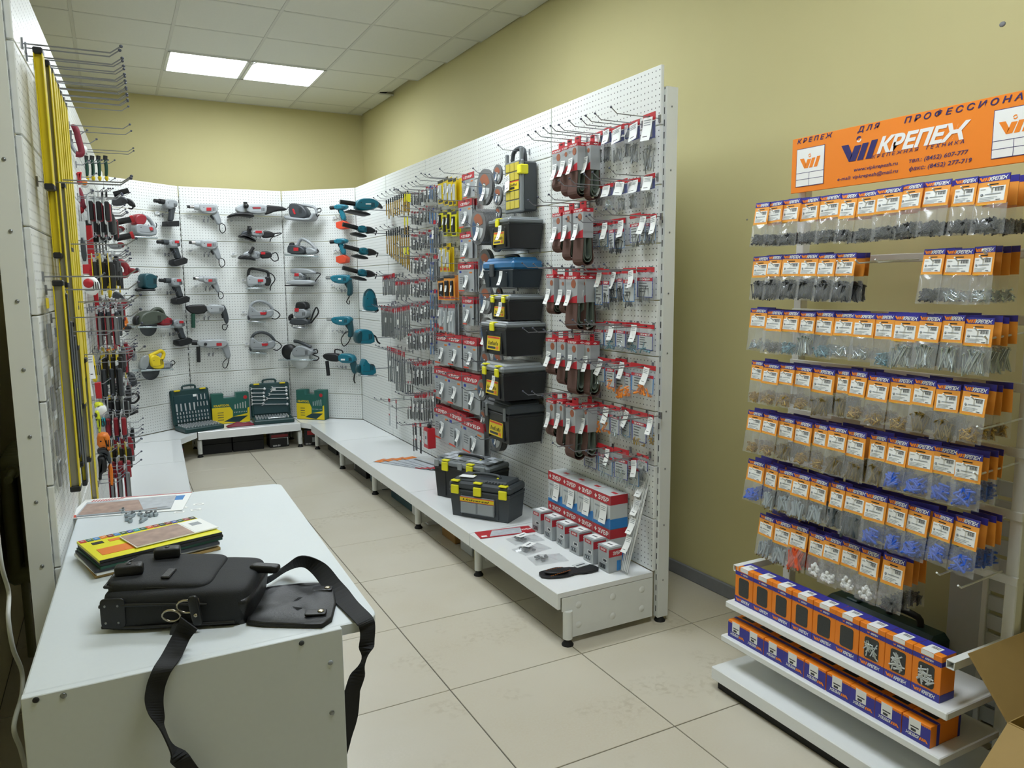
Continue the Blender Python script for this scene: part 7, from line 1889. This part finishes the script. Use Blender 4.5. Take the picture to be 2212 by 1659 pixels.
lt(4.9, 'R', 'yellow tape measure hanging on the left run', [('body', 'yellow', 'p', [(755, 1110), (800, 1080), (880, 1080), (915, 1110), (905, 1180), (780, 1185)], .05), ('label', 'black', 'd', [(860, 1108), (885, 1108)], .053), ('grip', 'yellow', 'p', [(845, 1185), (895, 1190), (880, 1290), (850, 1290)], .03)], 'tape_measure', 'tape measure')
lt(3.9, 'R', 'utility knife with orange label low on its card', [('card', 'cardlight', 'h', [(540, 480), (600, 480), (640, 940), (570, 930)], .006), ('knife', 'tooldark', 'p', [(548, 650), (600, 650), (632, 900), (570, 900)], .02), ('label', 'red', 'h', [(578, 935), (648, 930), (650, 1030), (582, 1030)], .008)], 'utility_knife', 'knife')
for k in range(4):
    x = 716 + 34 * k
    lt(5.2 + .05 * k, 'R', 'dark handled screwdriver, %s of the row beside the red level' % ORD[k], [('handle', 'greenh' if k % 2 else 'black', 'c', [(x, 600), (x + 4, 700)], .017), ('shaft', 'steel', 'c', [(x + 4, 700), (x + 14, 830)], .005)], 'screwdriver', 'screwdriver', group='screwdrivers on the left run')
for k in range(4):
    x = 700 + 42 * k
    lt(5.3 + .06 * k, 'R', 'steel putty knife, %s of the row under the trowels' % ORD[k], [('blade', 'zinc', 'h', [(x - 20, 240 + 5 * k), (x + 22, 240), (x + 12, 290), (x - 10, 290)], .003), ('handle', 'black' if k > 1 else 'paper', 'p', [(x - 8, 150), (x + 10, 150), (x + 16, 245), (x - 10, 245)], .02)], 'putty_knife', 'putty knife', group='putty knives on the left run')
for k in range(3):
    y0 = 380 + 45 * k
    lt(5.6, 'R', 'flat steel bar pack, %s down beside the black grinder' % ORD[k], [('card', 'cardlight', 'h', [(690, y0), (880, y0 - 10), (880, y0 + 30), (690, y0 + 36)], .006), ('bar', 'tooldark', 'h', [(710, y0 + 8), (860, y0), (860, y0 + 16), (710, y0 + 22)], .01)], 'bar_pack', 'packet', group='flat bar packs')
# power tools that stick out of the far left bays
lt(6.5, 'R', 'black angle grinder highest on the far left run', [('side_handle', 'blackg', 'c', [(905, 195), (1062, 152)], .02), ('body', 'tooldark', 'p', [(890, 230), (960, 215), (1040, 230), (1060, 290), (960, 320), (880, 310)], .08), ('rear_handle', 'black', 'p', [(1020, 230), (1100, 250), (1144, 320), (1120, 335), (1050, 300)], .05), ('cord', 'rubber', 't', [(1120, 300), (1100, 345), (1060, 340)], .006)], 'angle_grinder', 'grinder')
for k, (dy, y_) in enumerate(((0, 6.3), (170, 6.2))):
    lt(y_, 'R', 'grinder with long black red-tipped side handle, %s of two' % ('upper', 'lower')[k], [('side_handle', 'black', 'c', [(930, 490 + dy), (1090, 458 + dy)], .022), ('collar', 'red', 'c', [(1085, 460 + dy), (1116, 452 + dy)], .028), ('body', 'toolgrey', 'p', [(840, 560 + dy), (900, 540 + dy), (960, 545 + dy), (1000, 560 + dy), (1000, 600 + dy), (880, 605 + dy)], .07), ('motor', 'redd', 'p', [(940, 530 + dy), (1000, 530 + dy), (1028, 560 + dy), (1000, 595 + dy), (940, 590 + dy)], .06)], 'angle_grinder', 'grinder')
lt(6.1, 'R', 'red-handled chop saw with curved grip on the left run', [('handle', 'redd', 'g', [(868, 895), (940, 890), (1010, 925), (1050, 990), (1030, 1045), (960, 1040)], .022), ('motor', 'redd', 'p', [(1060, 970), (1130, 975), (1180, 1000), (1150, 1025), (1070, 1030)], .07), ('guard', 'chrome', 'p', [(870, 960), (960, 930), (980, 1010), (900, 1030)], .05), ('base_plate', 'zinc', 'h', [(820, 1030), (960, 1040), (960, 1052), (820, 1044)], .08)], 'power_saw', 'power saw')
lt(6.0, 'R', 'dark grinder with round red motor end', [('body', 'tooldark', 'p', [(890, 1225), (950, 1215), (1010, 1270), (1030, 1320), (900, 1340)], .08), ('motor', 'redd', 'd', [(1018, 1340), (1062, 1345)], .09), ('base_plate', 'zinc', 'h', [(860, 1405), (1010, 1390), (1010, 1402), (860, 1418)], .08)], 'angle_grinder', 'grinder')
lt(5.9, 'R', 'orange and grey jigsaw on the left run', [('handle', 'orange', 'g', [(930, 1500), (970, 1460), (1010, 1500), (1030, 1560)], .02), ('body', 'orange', 'p', [(940, 1580), (1000, 1550), (1050, 1560), (1040, 1620), (960, 1650)], .07), ('motor', 'tooldark', 'p', [(1010, 1590), (1060, 1560), (1100, 1590), (1080, 1640), (1020, 1650)], .07), ('guard', 'steel', 'p', [(850, 1480), (920, 1460), (930, 1540), (860, 1560)], .05)], 'jigsaw', 'jigsaw')
lt(5.8, 'S', 'green grinder with dark red motor on the left run', [('body', 'tooldark', 'p', [(800, 200), (880, 190), (930, 230), (940, 350), (860, 380), (780, 330)], .08), ('motor', 'maroon', 'p', [(900, 200), (970, 205), (1000, 260), (970, 350), (900, 360)], .08), ('rear_handle', 'toolgrey', 'p', [(970, 240), (1010, 250), (1034, 310), (1020, 350), (970, 340)], .06), ('cord', 'rubber', 't', [(970, 225), (1000, 225), (1006, 255)], .006)], 'angle_grinder', 'grinder')
lt(5.6, 'S', 'orange drill driver with dark battery low on the left run', [('battery', 'tooldark', 'p', [(930, 460), (1000, 455), (1038, 550), (1030, 585), (970, 590)], .08), ('body', 'orange', 'p', [(890, 560), (950, 540), (990, 590), (960, 605), (900, 600)], .06)], 'cordless_drill', 'drill')
lt(5.5, 'S', 'grey multi-tool with flat black pad near the base shelf', [('body', 'toolgrey', 'p', [(930, 780), (1000, 760), (1036, 810), (950, 862)], .07), ('pad', 'black', 'h', [(945, 850), (1040, 815), (1044, 826), (950, 864)], .08), ('head', 'chrome', 'p', [(840, 660), (880, 650), (890, 720), (850, 730)], .06), ('cord', 'rubber', 't', [(970, 660), (1030, 660), (1046, 700), (1010, 740), (960, 745)], .007)], 'multi_tool', 'power tool')
lt(4.0, 'S', 'orange and black jigsaw hanging lowest on the left run', [('body', 'orange', 'p', [(650, 1040), (700, 1020), (770, 1035), (780, 1160), (765, 1200), (740, 1150), (655, 1160)], .07), ('handle', 'tooldark', 'p', [(652, 1180), (700, 1160), (750, 1165), (780, 1240), (790, 1310), (760, 1310), (730, 1230), (660, 1220)], .06), ('motor', 'black', 'p', [(655, 1240), (740, 1240), (752, 1380), (700, 1400), (690, 1470), (670, 1460), (668, 1320)], .07), ('base_plate', 'orange', 'p', [(755, 1320), (800, 1320), (810, 1520), (785, 1530), (770, 1420)], .04)], 'jigsaw', 'jigsaw')
lt(3.95, 'S', 'yellow plastic tool holder below the white tape', [('body', 'yellow', 'p', [(570, 285), (620, 280), (640, 380), (662, 500), (650, 550), (610, 540), (590, 420)], .04), ('slot', 'tooldark', 'p', [(582, 300), (622, 295), (628, 350), (590, 360)], .043)], 'tool_holder', 'holder')
lt(4.15, 'S', 'red carded tool below the yellow holder', [('card', 'red', 'h', [(628, 555), (690, 545), (702, 700), (645, 700)], .03)], 'red_pack', 'packet')
lt(4.05, 'S', 'white tape roll with neon yellow side', [('roll', 'paper', 'd', [(690, 810), (745, 815)], .05), ('side', 'neon', 'p', [(620, 740), (700, 735), (720, 780), (640, 810)], .05)], 'tape_roll', 'tape')
lt(3.9, 'S', 'neon yellow string line reel under the tape', [('body', 'neon', 'p', [(625, 820), (670, 812), (690, 900), (694, 1020), (670, 1030), (650, 930)], .03), ('slot', 'tooldark', 'p', [(630, 830), (650, 828), (655, 880), (636, 885)], .034)], 'line_reel', 'reel')
lt(4.25, 'S', 'turquoise handled tool beside the neon reel', [('body', 'turq', 'p', [(690, 890), (720, 870), (745, 930), (715, 975), (700, 960)], .04)], 'turquoise_tool', 'hand tool')
lt(4.6, 'S', 'black tool with yellow ends beside the tape', [('body', 'black', 'p', [(715, 690), (790, 680), (800, 780), (740, 785)], .05), ('end', 'yellow', 'h', [(752, 675), (784, 675), (786, 706), (756, 708)], .053), ('end', 'neon', 'p', [(750, 790), (775, 785), (800, 870), (770, 895)], .03)], 'stapler', 'stapler')
lt(5.0, 'S', 'dark blue boot-shaped tool above the base shelf', [('body', 'dblue', 'p', [(800, 950), (850, 940), (862, 1030), (862, 1110), (810, 1100)], .05)], 'dark_tool', 'hand tool')
lt(4.9, 'S', 'dark shears hanging beside the boot-shaped tool', [('body', 'black', 'p', [(720, 930), (790, 880), (800, 960), (770, 1010), (720, 990)], .05)], 'dark_tool', 'hand tool')
for k in range(3):
    lt(4.7 + .1 * k, 'S', 'dark green tool roll on the left run, %s down' % ORD[k], [('body', 'greenh' if k else 'black', 'p', [(668 + 20 * k, 300 + 90 * k), (740 + 15 * k, 290 + 90 * k), (770 + 10 * k, 380 + 90 * k), (690 + 20 * k, 400 + 90 * k)], .05), ('handle', ('orange', 'olive', 'maroon')[k], 'p', [(730, 240 + 95 * k), (800, 225 + 95 * k), (826, 240 + 95 * k), (760, 268 + 95 * k)], .03)], 'hand_tool', 'hand tool', group='dark tools on the left run')
for k, (x, y) in enumerate(((930, 1240), (925, 1268), (920, 1305), (918, 1335), (915, 1375), (935, 1412), (930, 1448))):
    y_ = 4.05 + .11 * (6 - k); w = LX(y_); s_, z_ = w.at('S', x, y, 0); hook(WL, y_ - 2.5, z_ - .015, max(.1, s_ - (WL.o + WL.u * (y_ - 2.5)).x))
for k, (x, y, y_) in enumerate(((620, 700, 4.3), (640, 770, 4.35), (630, 1390, 4.0), (760, 60, 5.0), (620, 1640, 4.4), (650, 100, 4.2), (820, 130, 5.2), (900, 300, 5.5), (830, 530, 5.4), (830, 600, 5.45), (830, 800, 5.3), (820, 900, 5.3))):
    w = LX(y_); c = 'R' if k < 5 else 'S'; s_, z_ = w.at(c, x, y, 0); hook(WL, y_ - 2.5, z_, max(.12, s_ - (WL.o + WL.u * (y_ - 2.5)).x + .08))
for k, (x, y, y_) in enumerate(((520, 700, 3.3), (560, 560, 3.4), (500, 800, 3.2), (585, 400, 3.5))):
    w = LX(y_); s_, z_ = w.at('S', x, y, 0); t = thing('hanging_label', 'white price label hanging on the spirit levels, %s of four' % ORD[k], 'label', T(s_, y_, z_ + .05), 'price labels on the levels'); part(t, 'tag', tag_mesh(.03, .1, .01), RZ(.5))

# packed rows of carded goods further along the left run
PK = {}
R_ = random.Random(11)
pal = (('redd', 'steel'), ('yellow', 'black'), ('cardgrey', 'redd'), ('black', 'tooldark'), ('cardlight', 'redd'), ('lyellow', 'black'), ('tooldark', 'steel'), ('cardlight', 'black'))
for c in range(9):
    for r in range(6):
        y_ = 4.25 + .15 * c + R_.uniform(-.03, .03); s_ = y_ - 2.5; z_ = 1.98 - .26 * r + R_.uniform(-.03, .03)
        a, b = pal[R_.randrange(8)]; k = (a, b, R_.randrange(3))
        if k not in PK:
            w, h = ((.05, .16), (.07, .13), (.04, .2))[k[2]]
            g = MB(); g.box((0, 0, -h / 2), (w, .003, h), a); g.rbox((0, -.012, -h * .55), (w * .5, .022, h * .7), b, .005); g.box((0, -.002, -h * .06), (w, .004, h * .12), 'cardlight')
            PK[k] = g.mesh('carded_tool')
        for j in range(3):
            solo('carded_tool', 'carded hand tool on the left run, column %s from the levels, row %s' % (ORD[c], ORD[r]) if j == 0 else 'carded hand tool behind the front one, left run column %s, row %s' % (ORD[c], ORD[r]), 'hand tool', PK[k], WL.M(s_, z_, .11 - .035 * j, R_.uniform(-.05, .05), R_.uniform(-.25, .25)), 'carded tools on the left run')
        hook(WL, s_, z_ - .006, .19)
